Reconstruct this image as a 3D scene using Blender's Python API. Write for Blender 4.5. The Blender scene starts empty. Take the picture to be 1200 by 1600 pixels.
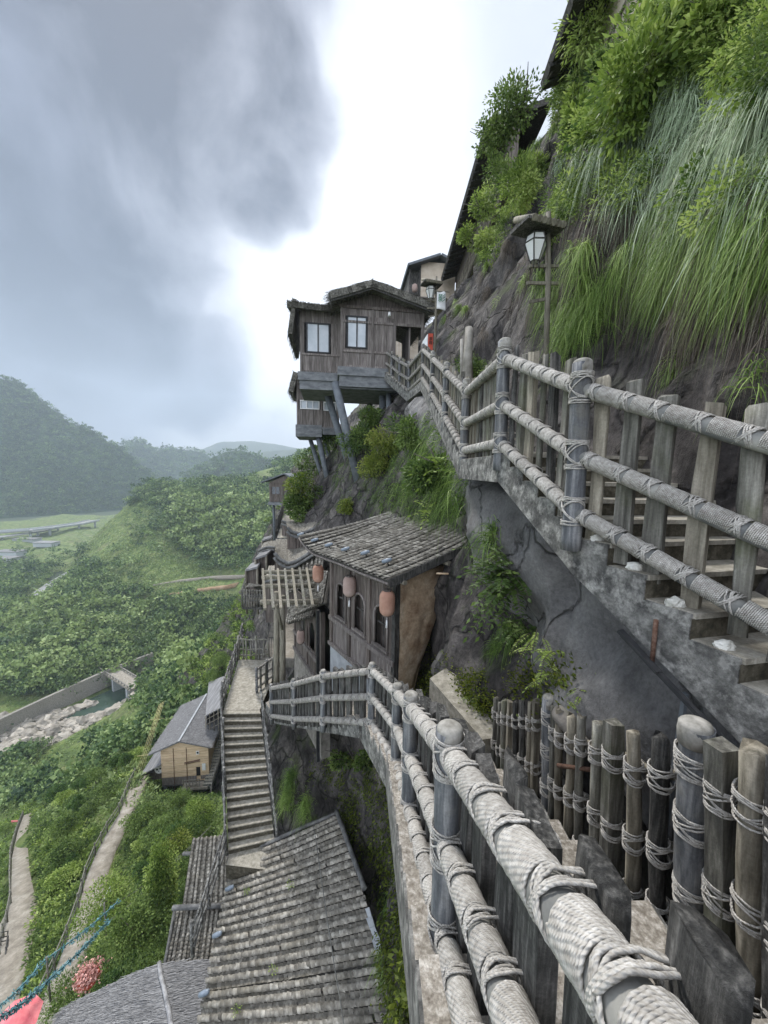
import bpy, bmesh, math, random
import numpy as np
from mathutils import Vector, Matrix, noise
from mathutils.bvhtree import BVHTree
random.seed(7); rng = np.random.default_rng(7)
S = bpy.context.scene; COL = S.collection
R = math.radians
# ---------------------------------------------------------------- camera
PITCH, ROLL, FPX = R(6.2), R(1.0), 600.0
cd = bpy.data.cameras.new("camera"); cam = bpy.data.objects.new("camera", cd); COL.objects.link(cam)
cd.sensor_fit = 'VERTICAL'; cd.sensor_height = 32.0; cd.lens = 32.0*FPX/1600.0
cd.clip_start = 0.05; cd.clip_end = 20000
CM = (Matrix.Rotation(math.pi/2-PITCH, 4, 'X') @ Matrix.Rotation(ROLL, 4, 'Z'))
cam.matrix_world = CM
S.camera = cam
CR = CM.to_3x3()
def ray(px, py): return (CR @ Vector(((px-600)/FPX, (800-py)/FPX, -1.0))).normalized()
def P(px, py, Y):
    d = ray(px, py); return d*(Y/d.y)
# ---------------------------------------------------------------- world
SUN_EL, SUN_AZ = R(52), R(-28)       # azimuth measured from +Y towards +X
w = bpy.data.worlds.new("World"); S.world = w; w.use_nodes = True
nt = w.node_tree; N = nt.nodes; L = nt.links; N.clear()
out = N.new('ShaderNodeOutputWorld'); bg = N.new('ShaderNodeBackground'); L.new(bg.outputs[0], out.inputs[0])
sky = N.new('ShaderNodeTexSky'); sky.sky_type = 'NISHITA'; sky.sun_disc = False
sky.sun_elevation = SUN_EL; sky.sun_rotation = SUN_AZ; sky.altitude = 400; sky.air_density = 1.2; sky.dust_density = 3.0
tc = N.new('ShaderNodeTexCoord')
def vm(op, a, b=None):
    n = N.new('ShaderNodeVectorMath'); n.operation = op
    for i, s in enumerate((a, b)):
        if s is None: continue
        if isinstance(s, (tuple, Vector)): n.inputs[i].default_value = tuple(s)
        else: L.new(s, n.inputs[i])
    return n
def mth(op, a, b=None, clamp=False):
    n = N.new('ShaderNodeMath'); n.operation = op; n.use_clamp = clamp
    for i, s in enumerate((a, b)):
        if s is None: continue
        if isinstance(s, (int, float)): n.inputs[i].default_value = s
        else: L.new(s, n.inputs[i])
    return n.outputs[0]
def noi(vec, scale, detail, rough=.55, dist=0):
    n = N.new('ShaderNodeTexNoise'); n.inputs['Scale'].default_value = scale; n.inputs['Detail'].default_value = detail
    n.inputs['Roughness'].default_value = rough; n.inputs['Distortion'].default_value = dist; L.new(vec, n.inputs['Vector']); return n
dirv = vm('NORMALIZE', tc.outputs['Generated']).outputs[0]
n1 = noi(dirv, 2.6, 5, .5)
warp = vm('SUBTRACT', n1.outputs['Color'], (.5, .5, .5)).outputs[0]
wsc = vm('MULTIPLY', warp, (.36, .36, .36)).outputs[0]
wdir = vm('NORMALIZE', vm('ADD', dirv, wsc).outputs[0]).outputs[0]
def lobe(px, py, r0, r1):
    """1 inside the angular radius r0, 0 outside r1"""
    d = ray(px, py); dp = vm('DOT_PRODUCT', wdir, d).outputs['Value']
    m = N.new('ShaderNodeMapRange'); m.interpolation_type = 'SMOOTHERSTEP'
    m.inputs['From Min'].default_value = math.cos(R(r1)); m.inputs['From Max'].default_value = math.cos(R(r0)); L.new(dp, m.inputs['Value'])
    return m.outputs['Result']
CLOUDS = [(60, 170, 12, 25, .85), (260, 60, 9, 19, .8), (400, 205, 3, 13, .86), (-250, 300, 18, 40, .7), (140, 480, 8, 16, .78), (320, 575, 4, 12, .66), (340, 560, 3, 11, .4), (90, 320, 5, 20, .5), (100, 640, 12, 34, .14)]
acc = None
for px, py, a, b, s in CLOUDS:
    v = mth('MULTIPLY', lobe(px, py, a, b), s)
    acc = v if acc is None else mth('MAXIMUM', acc, v)
n2 = noi(dirv, 3.4, 9, .56, .35)
det = mth('MULTIPLY', mth('SUBTRACT', n2.outputs['Fac'], .5), 2.2)
dark = mth('ADD', acc, mth('MULTIPLY', det, mth('ADD', acc, .12)), clamp=True)
cr = N.new('ShaderNodeValToRGB'); L.new(dark, cr.inputs[0])
e = cr.color_ramp.elements; e[0].position = 0; e[0].color = (.55, .585, .65, 1); e[1].position = 1; e[1].color = (.055, .07, .105, 1)
for p_, c_ in ((.25, (.36, .39, .455, 1)), (.55, (.165, .192, .26, 1))):
    q = e.new(p_); q.color = c_
glow = mth('MULTIPLY', mth('MULTIPLY', lobe(470, 340, 3, 26), .38), mth('SUBTRACT', 1.0, dark))
# sky beyond the frame is brightened to keep up the light level; thin veil over the blue sky everywhere
cs = N.new('ShaderNodeMixRGB'); cs.blend_type = 'ADD'; cs.inputs[0].default_value = 1; L.new(cr.outputs[0], cs.inputs[1])
gc = N.new('ShaderNodeCombineColor'); [L.new(glow, gc.inputs[i]) for i in range(3)]; L.new(gc.outputs[0], cs.inputs[2])
skm = N.new('ShaderNodeMixRGB'); skm.blend_type = 'MIX'; skm.inputs[0].default_value = .97
sks = vm('MULTIPLY', sky.outputs[0], (.07, .07, .07)).outputs[0]
fd = ray(420, 420); fdp = vm('DOT_PRODUCT', dirv, fd).outputs['Value']; fm = N.new('ShaderNodeMapRange'); fm.interpolation_type = 'SMOOTHSTEP'
fm.inputs['From Min'].default_value = math.cos(R(95)); fm.inputs['From Max'].default_value = math.cos(R(50)); fm.inputs['To Min'].default_value = 1.62; fm.inputs['To Max'].default_value = .66; L.new(fdp, fm.inputs['Value'])
cmul = N.new('ShaderNodeVectorMath'); cmul.operation = 'SCALE'; L.new(cs.outputs[0], cmul.inputs[0]); L.new(fm.outputs[0], cmul.inputs['Scale'])
L.new(sks, skm.inputs[1]); L.new(cmul.outputs[0], skm.inputs[2]); L.new(skm.outputs[0], bg.inputs[0]); bg.inputs[1].default_value = .80
# ---------------------------------------------------------------- sun and exposure
sl = bpy.data.lights.new("sun", 'SUN'); sl.energy = 1.5; sl.angle = R(10); sl.color = (1, .965, .91)
so = bpy.data.objects.new("sun", sl); COL.objects.link(so)
sdir = Vector((math.sin(SUN_AZ)*math.cos(SUN_EL), math.cos(SUN_AZ)*math.cos(SUN_EL), math.sin(SUN_EL)))
so.rotation_euler = sdir.to_track_quat('Z', 'Y').to_euler()
vs = S.view_settings; vs.view_transform = 'Standard'; vs.look = 'None'; vs.gamma = 1; vs.exposure = 1.5
S.cycles.volume_bounces = 1; S.cycles.max_bounces = 6; S.cycles.diffuse_bounces = 3; S.cycles.transparent_max_bounces = 8
# ---------------------------------------------------------------- materials
def mat(name, cols, scale=6, stretch=(1, 1, 1), rough=.85, bump=.3, bdist=.02, coord='Object', rnd=.35, stain=None, stain_scale=1.2, stain_amt=.5, detail=8, spec=.3, wave=None, rot=(0, 0, 0), metallic=0, transl=0, top=None, top_amt=.6, fine=None, cracks=None):
    m = bpy.data.materials.new(name); m.use_nodes = True; t = m.node_tree; n = t.nodes; l = t.links; n.clear()
    o = n.new('ShaderNodeOutputMaterial'); b = n.new('ShaderNodeBsdfPrincipled'); l.new(b.outputs[0], o.inputs[0])
    c = n.new('ShaderNodeTexCoord'); mp = n.new('ShaderNodeMapping'); l.new(c.outputs[coord], mp.inputs[0])
    mp.inputs['Scale'].default_value = stretch; mp.inputs['Rotation'].default_value = rot
    at = n.new('ShaderNodeAttribute'); at.attribute_name = 'rnd'
    off = n.new('ShaderNodeVectorMath'); off.operation = 'SCALE'; off.inputs['Scale'].default_value = 13.0 if rnd else 0
    cb = n.new('ShaderNodeCombineXYZ'); [l.new(at.outputs['Fac'], cb.inputs[i]) for i in range(3)]; l.new(cb.outputs[0], off.inputs[0])
    ad = n.new('ShaderNodeVectorMath'); ad.operation = 'ADD'; l.new(mp.outputs[0], ad.inputs[0]); l.new(off.outputs[0], ad.inputs[1])
    nz = n.new('ShaderNodeTexNoise'); nz.inputs['Scale'].default_value = scale; nz.inputs['Detail'].default_value = detail; nz.inputs['Roughness'].default_value = .6
    l.new(ad.outputs[0], nz.inputs['Vector'])
    r = n.new('ShaderNodeValToRGB'); l.new(nz.outputs['Fac'], r.inputs[0]); el = r.color_ramp.elements
    k = len(cols)
    for i, cc in enumerate(cols):
        pos = .3+.4*i/(k-1)
        if i == 0: el[0].position = pos; el[0].color = (*cc, 1)
        elif i == k-1: el[-1].position = pos; el[-1].color = (*cc, 1)
        else: q = el.new(pos); q.color = (*cc, 1)
    colr = r.outputs[0]
    if stain:
        ns = n.new('ShaderNodeTexNoise'); ns.inputs['Scale'].default_value = stain_scale; ns.inputs['Detail'].default_value = 6; ns.inputs['Roughness'].default_value = .65
        l.new(c.outputs['Object'], ns.inputs['Vector'])
        rs = n.new('ShaderNodeValToRGB'); l.new(ns.outputs['Fac'], rs.inputs[0]); rs.color_ramp.elements[0].position = .5; rs.color_ramp.elements[1].position = .66
        ml = n.new('ShaderNodeMath'); ml.operation = 'MULTIPLY'; l.new(rs.outputs[0], ml.inputs[0]); ml.inputs[1].default_value = stain_amt
        mx = n.new('ShaderNodeMixRGB'); l.new(ml.outputs[0], mx.inputs[0]); l.new(colr, mx.inputs[1]); mx.inputs[2].default_value = (*stain, 1); colr = mx.outputs[0]
    if top:
        g = n.new('ShaderNodeNewGeometry'); sx = n.new('ShaderNodeSeparateXYZ'); l.new(g.outputs['Normal'], sx.inputs[0])
        a2 = n.new('ShaderNodeMath'); a2.operation = 'ADD'; l.new(sx.outputs['Z'], a2.inputs[0])
        n3 = n.new('ShaderNodeTexNoise'); n3.inputs['Scale'].default_value = .9; n3.inputs['Detail'].default_value = 7; l.new(c.outputs['Object'], n3.inputs['Vector'])
        sb = n.new('ShaderNodeMath'); sb.operation = 'MULTIPLY_ADD'; l.new(n3.outputs['Fac'], sb.inputs[0]); sb.inputs[1].default_value = 2.4; sb.inputs[2].default_value = -1.55
        l.new(sb.outputs[0], a2.inputs[1]); mr = n.new('ShaderNodeMapRange'); mr.inputs['From Min'].default_value = .25; mr.inputs['From Max'].default_value = .6; mr.inputs['To Max'].default_value = top_amt
        l.new(a2.outputs[0], mr.inputs['Value']); mx = n.new('ShaderNodeMixRGB'); l.new(mr.outputs[0], mx.inputs[0]); l.new(colr, mx.inputs[1]); mx.inputs[2].default_value = (*top, 1); colr = mx.outputs[0]
    fine_h = None
    if fine:
        nf = n.new('ShaderNodeTexNoise'); nf.inputs['Scale'].default_value = fine[0]; nf.inputs['Detail'].default_value = 9; nf.inputs['Roughness'].default_value = .75
        l.new(c.outputs['Object'], nf.inputs['Vector']); mf = n.new('ShaderNodeMapRange'); mf.inputs['From Min'].default_value = .3; mf.inputs['From Max'].default_value = .7; mf.inputs['To Min'].default_value = 1-fine[1]; mf.inputs['To Max'].default_value = 1+fine[1]; l.new(nf.outputs['Fac'], mf.inputs['Value'])
        vf = n.new('ShaderNodeVectorMath'); vf.operation = 'SCALE'; l.new(colr, vf.inputs[0]); l.new(mf.outputs[0], vf.inputs['Scale']); colr = vf.outputs[0]; fine_h = nf.outputs['Fac']
    crack_h = None
    if cracks:
        wn = n.new('ShaderNodeTexNoise'); wn.inputs['Scale'].default_value = cracks[0]*1.5; wn.inputs['Detail'].default_value = 6; l.new(c.outputs['Object'], wn.inputs['Vector'])
        wm = n.new('ShaderNodeVectorMath'); wm.operation = 'MULTIPLY_ADD'; l.new(wn.outputs['Color'], wm.inputs[0]); wm.inputs[1].default_value = (.9/cracks[0],)*3; l.new(c.outputs['Object'], wm.inputs[2])
        vo = n.new('ShaderNodeTexVoronoi'); vo.feature = 'DISTANCE_TO_EDGE'; vo.inputs['Scale'].default_value = cracks[0]; l.new(wm.outputs[0], vo.inputs['Vector'])
        mc = n.new('ShaderNodeMapRange'); mc.inputs['From Max'].default_value = cracks[1]; l.new(vo.outputs['Distance'], mc.inputs['Value']); crack_h = mc.outputs[0]
        m2 = n.new('ShaderNodeMapRange'); m2.inputs['To Min'].default_value = .35; l.new(crack_h, m2.inputs['Value'])
        vf = n.new('ShaderNodeVectorMath'); vf.operation = 'SCALE'; l.new(colr, vf.inputs[0]); l.new(m2.outputs[0], vf.inputs['Scale']); colr = vf.outputs[0]
    if rnd:
        mr = n.new('ShaderNodeMapRange'); mr.inputs['To Min'].default_value = 1-rnd; mr.inputs['To Max'].default_value = 1+rnd; l.new(at.outputs['Fac'], mr.inputs['Value'])
        vmx = n.new('ShaderNodeVectorMath'); vmx.operation = 'SCALE'; l.new(colr, vmx.inputs[0]); l.new(mr.outputs[0], vmx.inputs['Scale']); colr = vmx.outputs[0]
    l.new(colr, b.inputs['Base Color']); b.inputs['Roughness'].default_value = rough; b.inputs['Specular IOR Level'].default_value = spec; b.inputs['Metallic'].default_value = metallic
    h = nz.outputs['Fac']
    for extra, k_ in ((fine_h, .45), (crack_h, .6)):
        if extra is not None:
            ah = n.new('ShaderNodeMath'); ah.operation = 'MULTIPLY_ADD'; l.new(extra, ah.inputs[0]); ah.inputs[1].default_value = k_; l.new(h, ah.inputs[2]); h = ah.outputs[0]
    if wave:      # (uv scale u, uv scale v, strength)
        wv = n.new('ShaderNodeTexWave'); wv.wave_type = 'BANDS'; wv.bands_direction = 'X'; wv.inputs['Scale'].default_value = 1
        mp2 = n.new('ShaderNodeMapping'); l.new(c.outputs['UV'], mp2.inputs[0]); mp2.inputs['Scale'].default_value = (wave[0], wave[1], 1); mp2.inputs['Rotation'].default_value = (0, 0, wave[3] if len(wave) > 3 else 0)
        wv.inputs['Distortion'].default_value = .4; wv.inputs['Detail'].default_value = 2; wv.inputs['Detail Scale'].default_value = 2
        l.new(mp2.outputs[0], wv.inputs['Vector']); am = n.new('ShaderNodeMath'); am.operation = 'MULTIPLY_ADD'
        l.new(wv.outputs['Fac'], am.inputs[0]); am.inputs[1].default_value = wave[2]; l.new(h, am.inputs[2]); h = am.outputs[0]
        mw = n.new('ShaderNodeMapRange'); mw.inputs['To Min'].default_value = .45; mw.inputs['To Max'].default_value = 1.1; l.new(wv.outputs['Fac'], mw.inputs['Value'])
        if wave[2] > 1:
            vmx = n.new('ShaderNodeVectorMath'); vmx.operation = 'SCALE'; l.new(colr, vmx.inputs[0]); l.new(mw.outputs[0], vmx.inputs['Scale']); l.new(vmx.outputs[0], b.inputs['Base Color'])
    bp = n.new('ShaderNodeBump'); bp.inputs['Strength'].default_value = bump; bp.inputs['Distance'].default_value = bdist; l.new(h, bp.inputs['Height']); l.new(bp.outputs[0], b.inputs['Normal'])
    if transl:
        tr = n.new('ShaderNodeBsdfTranslucent'); l.new(colr, tr.inputs[0]); ms = n.new('ShaderNodeMixShader'); ms.inputs[0].default_value = transl
        l.new(b.outputs[0], ms.inputs[1]); l.new(tr.outputs[0], ms.inputs[2]); l.new(ms.outputs[0], o.inputs[0])
    return m
def leafmat(name, cols, rough=.6, transl=.35):
    m = bpy.data.materials.new(name); m.use_nodes = True; t = m.node_tree; n = t.nodes; l = t.links; n.clear()
    o = n.new('ShaderNodeOutputMaterial'); b = n.new('ShaderNodeBsdfPrincipled'); at = n.new('ShaderNodeAttribute'); at.attribute_name = 'rnd'
    r = n.new('ShaderNodeValToRGB'); l.new(at.outputs['Fac'], r.inputs[0]); el = r.color_ramp.elements; k = len(cols)
    for i, cc in enumerate(cols):
        if i == 0: el[0].position = 0; el[0].color = (*cc, 1)
        elif i == k-1: el[-1].position = 1; el[-1].color = (*cc, 1)
        else: q = el.new(i/(k-1)); q.color = (*cc, 1)
    l.new(r.outputs[0], b.inputs['Base Color']); b.inputs['Roughness'].default_value = rough; b.inputs['Specular IOR Level'].default_value = .35
    tr = n.new('ShaderNodeBsdfTranslucent'); l.new(r.outputs[0], tr.inputs[0]); ms = n.new('ShaderNodeMixShader'); ms.inputs[0].default_value = transl
    l.new(b.outputs[0], ms.inputs[1]); l.new(tr.outputs[0], ms.inputs[2]); l.new(ms.outputs[0], o.inputs[0])
    return m
M = {}
M['rock'] = mat('rock', [(.016, .0145, .014), (.052, .047, .046), (.13, .12, .115)], scale=2.2, stretch=(1, 1, .55), bump=.9, bdist=.12, rnd=0, stain=(.23, .21, .19), stain_scale=1.1, stain_amt=.45, detail=12, top=(.045, .065, .015), top_amt=.8, rough=.9, fine=(14, .55), cracks=(.8, .05))
M['cast_rock'] = mat('cast_rock', [(.075, .073, .073), (.15, .147, .148), (.25, .245, .24)], scale=1.5, bump=.9, bdist=.06, rnd=0, stain=(.19, .18, .175), stain_scale=.9, stain_amt=.45, detail=14, fine=(22, .35), cracks=(.55, .018))
M['boulder'] = mat('boulder', [(.08, .075, .07), (.17, .155, .14), (.27, .25, .22)], scale=3, bump=.7, bdist=.06, rnd=.2, detail=12, top=(.06, .08, .02), top_amt=.5)
M['river_rock'] = mat('river_rock', [(.16, .145, .12), (.30, .27, .23), (.42, .39, .34)], scale=.5, bump=.7, bdist=.3, rnd=.3, detail=10)
M['concrete'] = mat('concrete', [(.04, .04, .04), (.12, .118, .112), (.29, .285, .27)], scale=6, bump=.9, bdist=.025, rnd=0, fine=(38, .5), stain=(.50, .49, .46), stain_scale=9, stain_amt=.55, detail=12, rough=.92)
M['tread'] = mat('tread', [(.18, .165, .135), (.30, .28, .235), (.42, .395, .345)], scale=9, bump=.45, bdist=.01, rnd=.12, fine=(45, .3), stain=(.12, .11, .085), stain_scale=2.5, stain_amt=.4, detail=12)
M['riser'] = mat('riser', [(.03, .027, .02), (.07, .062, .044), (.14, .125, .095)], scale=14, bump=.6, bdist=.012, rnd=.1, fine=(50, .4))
M['granite'] = mat('granite', [(.13, .11, .09), (.27, .245, .21), (.50, .47, .43)], scale=30, fine=(80, .35), bump=.4, bdist=.008, rnd=.1, stain=(.16, .14, .11), stain_scale=3, stain_amt=.4)
M['slab'] = mat('slab', [(.10, .107, .117), (.165, .175, .187), (.24, .25, .26)], scale=3, stretch=(1, 1, 2), bump=.3, bdist=.02, rnd=.1)
M['postgrey'] = mat('postgrey', [(.05, .053, .059), (.12, .126, .136), (.31, .312, .315)], scale=4, stretch=(5, 5, .55), bump=.5, bdist=.008, rnd=.15, stain=(.20, .185, .15), stain_scale=3.5, stain_amt=.4, fine=(60, .22))
M['postcap'] = mat('postcap', [(.13, .12, .10), (.27, .26, .235), (.40, .38, .35)], scale=14, bump=.7, bdist=.01, rnd=.1)
M['oldwood'] = mat('oldwood', [(.055, .052, .046), (.15, .145, .125), (.31, .30, .265)], scale=3, stretch=(9, 9, .8), bump=.7, bdist=.012, rnd=.3, stain=(.085, .095, .04), stain_scale=2.2, stain_amt=.5, fine=(60, .22))
M['darkwood'] = mat('darkwood', [(.018, .018, .018), (.055, .054, .051), (.17, .165, .155)], scale=3, stretch=(16, 16, 1.4), bump=1.0, bdist=.015, rnd=.25, stain=(.20, .19, .18), stain_scale=4, stain_amt=.4, fine=(70, .45))
M['palewood'] = mat('palewood', [(.09, .08, .06), (.21, .19, .15), (.36, .33, .27)], scale=3, stretch=(9, 9, .8), bump=.7, bdist=.012, rnd=.3, fine=(60, .22))
M['brownwood'] = mat('brownwood', [(.042, .034, .03), (.11, .092, .082), (.215, .19, .172)], scale=3, stretch=(10, 10, .6), bump=.5, bdist=.01, rnd=.3, fine=(60, .22))
M['wallwood'] = mat('wallwood', [(.075, .064, .058), (.17, .15, .14), (.30, .275, .26)], scale=3, stretch=(9, 9, .5), bump=.5, bdist=.01, rnd=.22, fine=(60, .22))
M['orangewood'] = mat('orangewood', [(.46, .33, .21), (.62, .47, .32), (.72, .58, .42)], scale=2, stretch=(.6, .6, 6), bump=.3, bdist=.01, rnd=.12)
M['log'] = mat('log', [(.10, .09, .07), (.19, .175, .14), (.28, .26, .215)], scale=4, stretch=(6, 6, .8), bump=.5, bdist=.01, rnd=.2, fine=(60, .22))
M['rail'] = mat('rail', [(.09, .095, .10), (.19, .19, .18), (.34, .33, .30)], scale=5, bump=.4, bdist=.006, rnd=.1)
M['rope'] = mat('rope', [(.27, .25, .225), (.41, .39, .36), (.56, .54, .51)], scale=40, bump=.7, bdist=.004, rnd=.15, wave=(26, 1.0, .9, R(35)))
M['ropeband'] = mat('ropeband', [(.31, .285, .255), (.46, .435, .40), (.62, .595, .56)], scale=30, bump=.9, bdist=.006, rnd=.12, wave=(19, .001, 1.4))
M['tile'] = mat('tile', [(.08, .072, .06), (.205, .19, .163), (.43, .405, .355)], scale=5, bump=.5, bdist=.01, rnd=.34, stain=(.135, .12, .09), stain_scale=1.4, stain_amt=.55, detail=10)
M['tilebase'] = mat('tilebase', [(.03, .028, .025), (.06, .056, .05), (.10, .095, .085)], scale=14, bump=.5, bdist=.01, rnd=0)
M['litter'] = mat('litter', [(.06, .055, .045), (.15, .14, .12), (.33, .31, .27)], scale=11, bump=.8, bdist=.04, rnd=0, detail=12)
M['ridge'] = mat('ridge', [(.06, .06, .06), (.12, .12, .12), (.22, .22, .21)], scale=5, bump=.4, rnd=.1)
M['plaster'] = mat('plaster', [(.20, .13, .08), (.44, .335, .23), (.62, .53, .41)], scale=1.5, bump=.7, bdist=.03, rnd=0, stain=(.16, .075, .03), stain_scale=1.3, stain_amt=.7, fine=(16, .3), detail=12)
M['paleplaster'] = mat('paleplaster', [(.40, .33, .25), (.52, .45, .36), (.60, .54, .45)], scale=1.6, bump=.2, rnd=0)
M['stonewall'] = mat('stonewall', [(.13, .12, .10), (.24, .225, .20), (.36, .34, .31)], scale=4, bump=.7, bdist=.03, rnd=.1)
M['greyplaster'] = mat('greyplaster', [(.26, .28, .30), (.36, .38, .40), (.46, .48, .50)], scale=3, bump=.2, rnd=.1)
M['thatch'] = mat('thatch', [(.045, .043, .038), (.12, .115, .10), (.25, .24, .215)], scale=5, stretch=(3, 3, 3), bump=.9, bdist=.05, rnd=.4)
M['thatchpale'] = mat('thatchpale', [(.12, .12, .125), (.215, .215, .22), (.33, .33, .335)], scale=5, bump=.8, bdist=.04, rnd=.35)
M['shingle'] = mat('shingle', [(.12, .12, .125), (.18, .18, .185), (.25, .25, .255)], scale=1.2, stretch=(4, .4, 4), bump=.6, bdist=.05, rnd=.2)
M['metal'] = mat('metal', [(.02, .021, .024), (.03, .031, .034), (.05, .05, .052)], scale=9, bump=.1, rnd=0, rough=.5)
M['bluegrey'] = mat('bluegrey', [(.085, .097, .112), (.125, .14, .157), (.17, .185, .20)], scale=4, bump=.15, rnd=.1, rough=.7)
M['rust'] = mat('rust', [(.05, .025, .018), (.12, .065, .045), (.2, .14, .11)], scale=30, bump=.6, bdist=.004, rnd=0)
M['whitestone'] = mat('whitestone', [(.38, .36, .31), (.62, .61, .56), (.74, .73, .69)], scale=14, bump=.6, bdist=.012, rnd=.1)
M['white'] = mat('white', [(.62, .63, .64), (.72, .73, .74), (.78, .78, .78)], scale=5, bump=.1, rnd=.05)
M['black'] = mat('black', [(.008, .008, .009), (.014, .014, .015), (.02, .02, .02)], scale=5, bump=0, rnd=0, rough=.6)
M['lampblue'] = mat('lampblue', [(.15, .18, .22), (.21, .25, .30), (.28, .32, .37)], scale=5, bump=0, rnd=0, rough=.3)
M['peach'] = mat('peach', [(.42, .23, .165), (.55, .33, .25), (.63, .42, .335)], scale=2.5, stretch=(1, 1, 1), bump=.15, rnd=0, rough=.7, stain=(.66, .42, .30), stain_scale=3, stain_amt=.4, transl=.25)
M['peachpale'] = mat('peachpale', [(.40, .29, .25), (.50, .38, .34), (.58, .47, .42)], scale=2.5, bump=.15, rnd=0, rough=.7, transl=.25)
M['lampglass'] = mat('lampglass', [(.55, .56, .55), (.66, .67, .66), (.72, .73, .72)], scale=4, bump=0, rnd=0, rough=.25)
M['pane'] = mat('pane', [(.30, .35, .40), (.42, .47, .52), (.56, .60, .64)], scale=.8, bump=0, rnd=0, rough=.08, spec=.8)
M['panedark'] = mat('panedark', [(.03, .035, .04), (.05, .06, .07), (.08, .09, .1)], scale=.8, bump=0, rnd=0, rough=.1, spec=.6)
M['pink'] = mat('pink', [(.66, .13, .16), (.74, .2, .22), (.8, .27, .28)], scale=4, bump=.2, rnd=.1)
M['pinkpale'] = mat('pinkpale', [(.40, .17, .13), (.70, .38, .34), (.78, .52, .47)], scale=9, bump=.5, rnd=.2)
M['red'] = mat('red', [(.38, .05, .03), (.45, .08, .05), (.5, .11, .07)], scale=4, bump=.1, rnd=0)
M['teal'] = mat('teal', [(.05, .16, .18), (.12, .28, .31), (.30, .42, .46)], scale=14, bump=.4, rnd=.4)
M['bamboo'] = mat('bamboo', [(.33, .28, .12), (.42, .37, .18), (.5, .45, .27)], scale=3, bump=.1, rnd=.2)
M['cable'] = mat('cable', [(.10, .10, .09), (.16, .16, .15), (.22, .22, .20)], scale=3, bump=0, rnd=0)
M['terrain'] = mat('terrain', [(.022, .04, .014), (.045, .07, .022), (.085, .11, .035)], scale=.35, bump=.6, bdist=.3, rnd=0, stain=(.10, .085, .05), stain_scale=.08, stain_amt=.35, detail=12)
M['meadow'] = mat('meadow', [(.035, .065, .018), (.095, .14, .035), (.20, .23, .08)], scale=.25, fine=(1.2, .5), bump=.8, bdist=.8, rnd=0, stain=(.15, .13, .08), stain_scale=.05, stain_amt=.4, detail=12)
M['mountain'] = mat('mountain', [(.010, .03, .014), (.025, .06, .026), (.06, .105, .045)], scale=.05, bump=1.0, bdist=7, rnd=0, detail=14)
M['farmountain'] = mat('farmountain', [(.018, .034, .018), (.03, .05, .024), (.045, .07, .03)], scale=.012, bump=.6, bdist=12, rnd=0, detail=10)
M['dirt'] = mat('dirt', [(.20, .125, .07), (.30, .20, .12), (.38, .28, .19)], scale=.3, bump=.4, bdist=.1, rnd=0)
M['pathstone'] = mat('pathstone', [(.17, .15, .125), (.27, .245, .205), (.38, .35, .305)], scale=1.6, fine=(9, .25), bump=.3, bdist=.03, rnd=0, stain=(.22, .19, .15), stain_scale=.6, stain_amt=.4)
M['asphalt'] = mat('asphalt', [(.22, .22, .22), (.28, .28, .28), (.34, .34, .34)], scale=.3, bump=.1, rnd=0)
M['water'] = mat('water', [(.025, .045, .032), (.035, .06, .045), (.05, .075, .055)], scale=.3, bump=.06, bdist=.1, rnd=0, rough=.12, spec=.5)
M['bark'] = mat('bark', [(.04, .035, .028), (.09, .08, .065), (.15, .135, .11)], scale=6, stretch=(3, 3, .6), bump=.6, rnd=.1)
M['leaf_dark'] = leafmat('leaf_dark', [(0.018, 0.052, 0.016), (0.046, 0.104, 0.023), (0.091, 0.163, 0.039), (0.156, 0.247, 0.065)])
M['leaf_mid'] = leafmat('leaf_mid', [(0.028, 0.056, 0.017), (0.077, 0.134, 0.033), (0.154, 0.230, 0.055), (0.264, 0.358, 0.110)])
M['leaf_bright'] = leafmat('leaf_bright', [(0.046, 0.098, 0.018), (0.149, 0.230, 0.042), (0.287, 0.391, 0.084), (0.483, 0.575, 0.192)])
M['leaf_yellow'] = leafmat('leaf_yellow', [(.06, .11, .02), (.14, .20, .03), (.26, .31, .06), (.40, .42, .12)])
M['grass_green'] = leafmat('grass_green', [(.04, .08, .015), (.10, .18, .035), (.20, .31, .06), (.38, .50, .16)])
M['grass_silver'] = leafmat('grass_silver', [(.09, .10, .06), (.18, .23, .13), (.32, .41, .25), (.50, .60, .42)])
M['grass_dry'] = leafmat('grass_dry', [(.045, .035, .03), (.10, .08, .065), (.19, .16, .13), (.33, .30, .25)])
M['moss'] = leafmat('moss', [(.03, .045, .006), (.07, .10, .012), (.13, .17, .02), (.22, .25, .03)])
M['far_leaf'] = leafmat('far_leaf', [(0.020, 0.052, 0.020), (0.072, 0.133, 0.043), (0.167, 0.246, 0.080), (0.319, 0.406, 0.160)], transl=.2)
M['bamboo_leaf'] = leafmat('bamboo_leaf', [(0.075, 0.125, 0.042), (0.163, 0.231, 0.072), (0.275, 0.362, 0.132), (0.413, 0.500, 0.228)], transl=.25)
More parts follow.
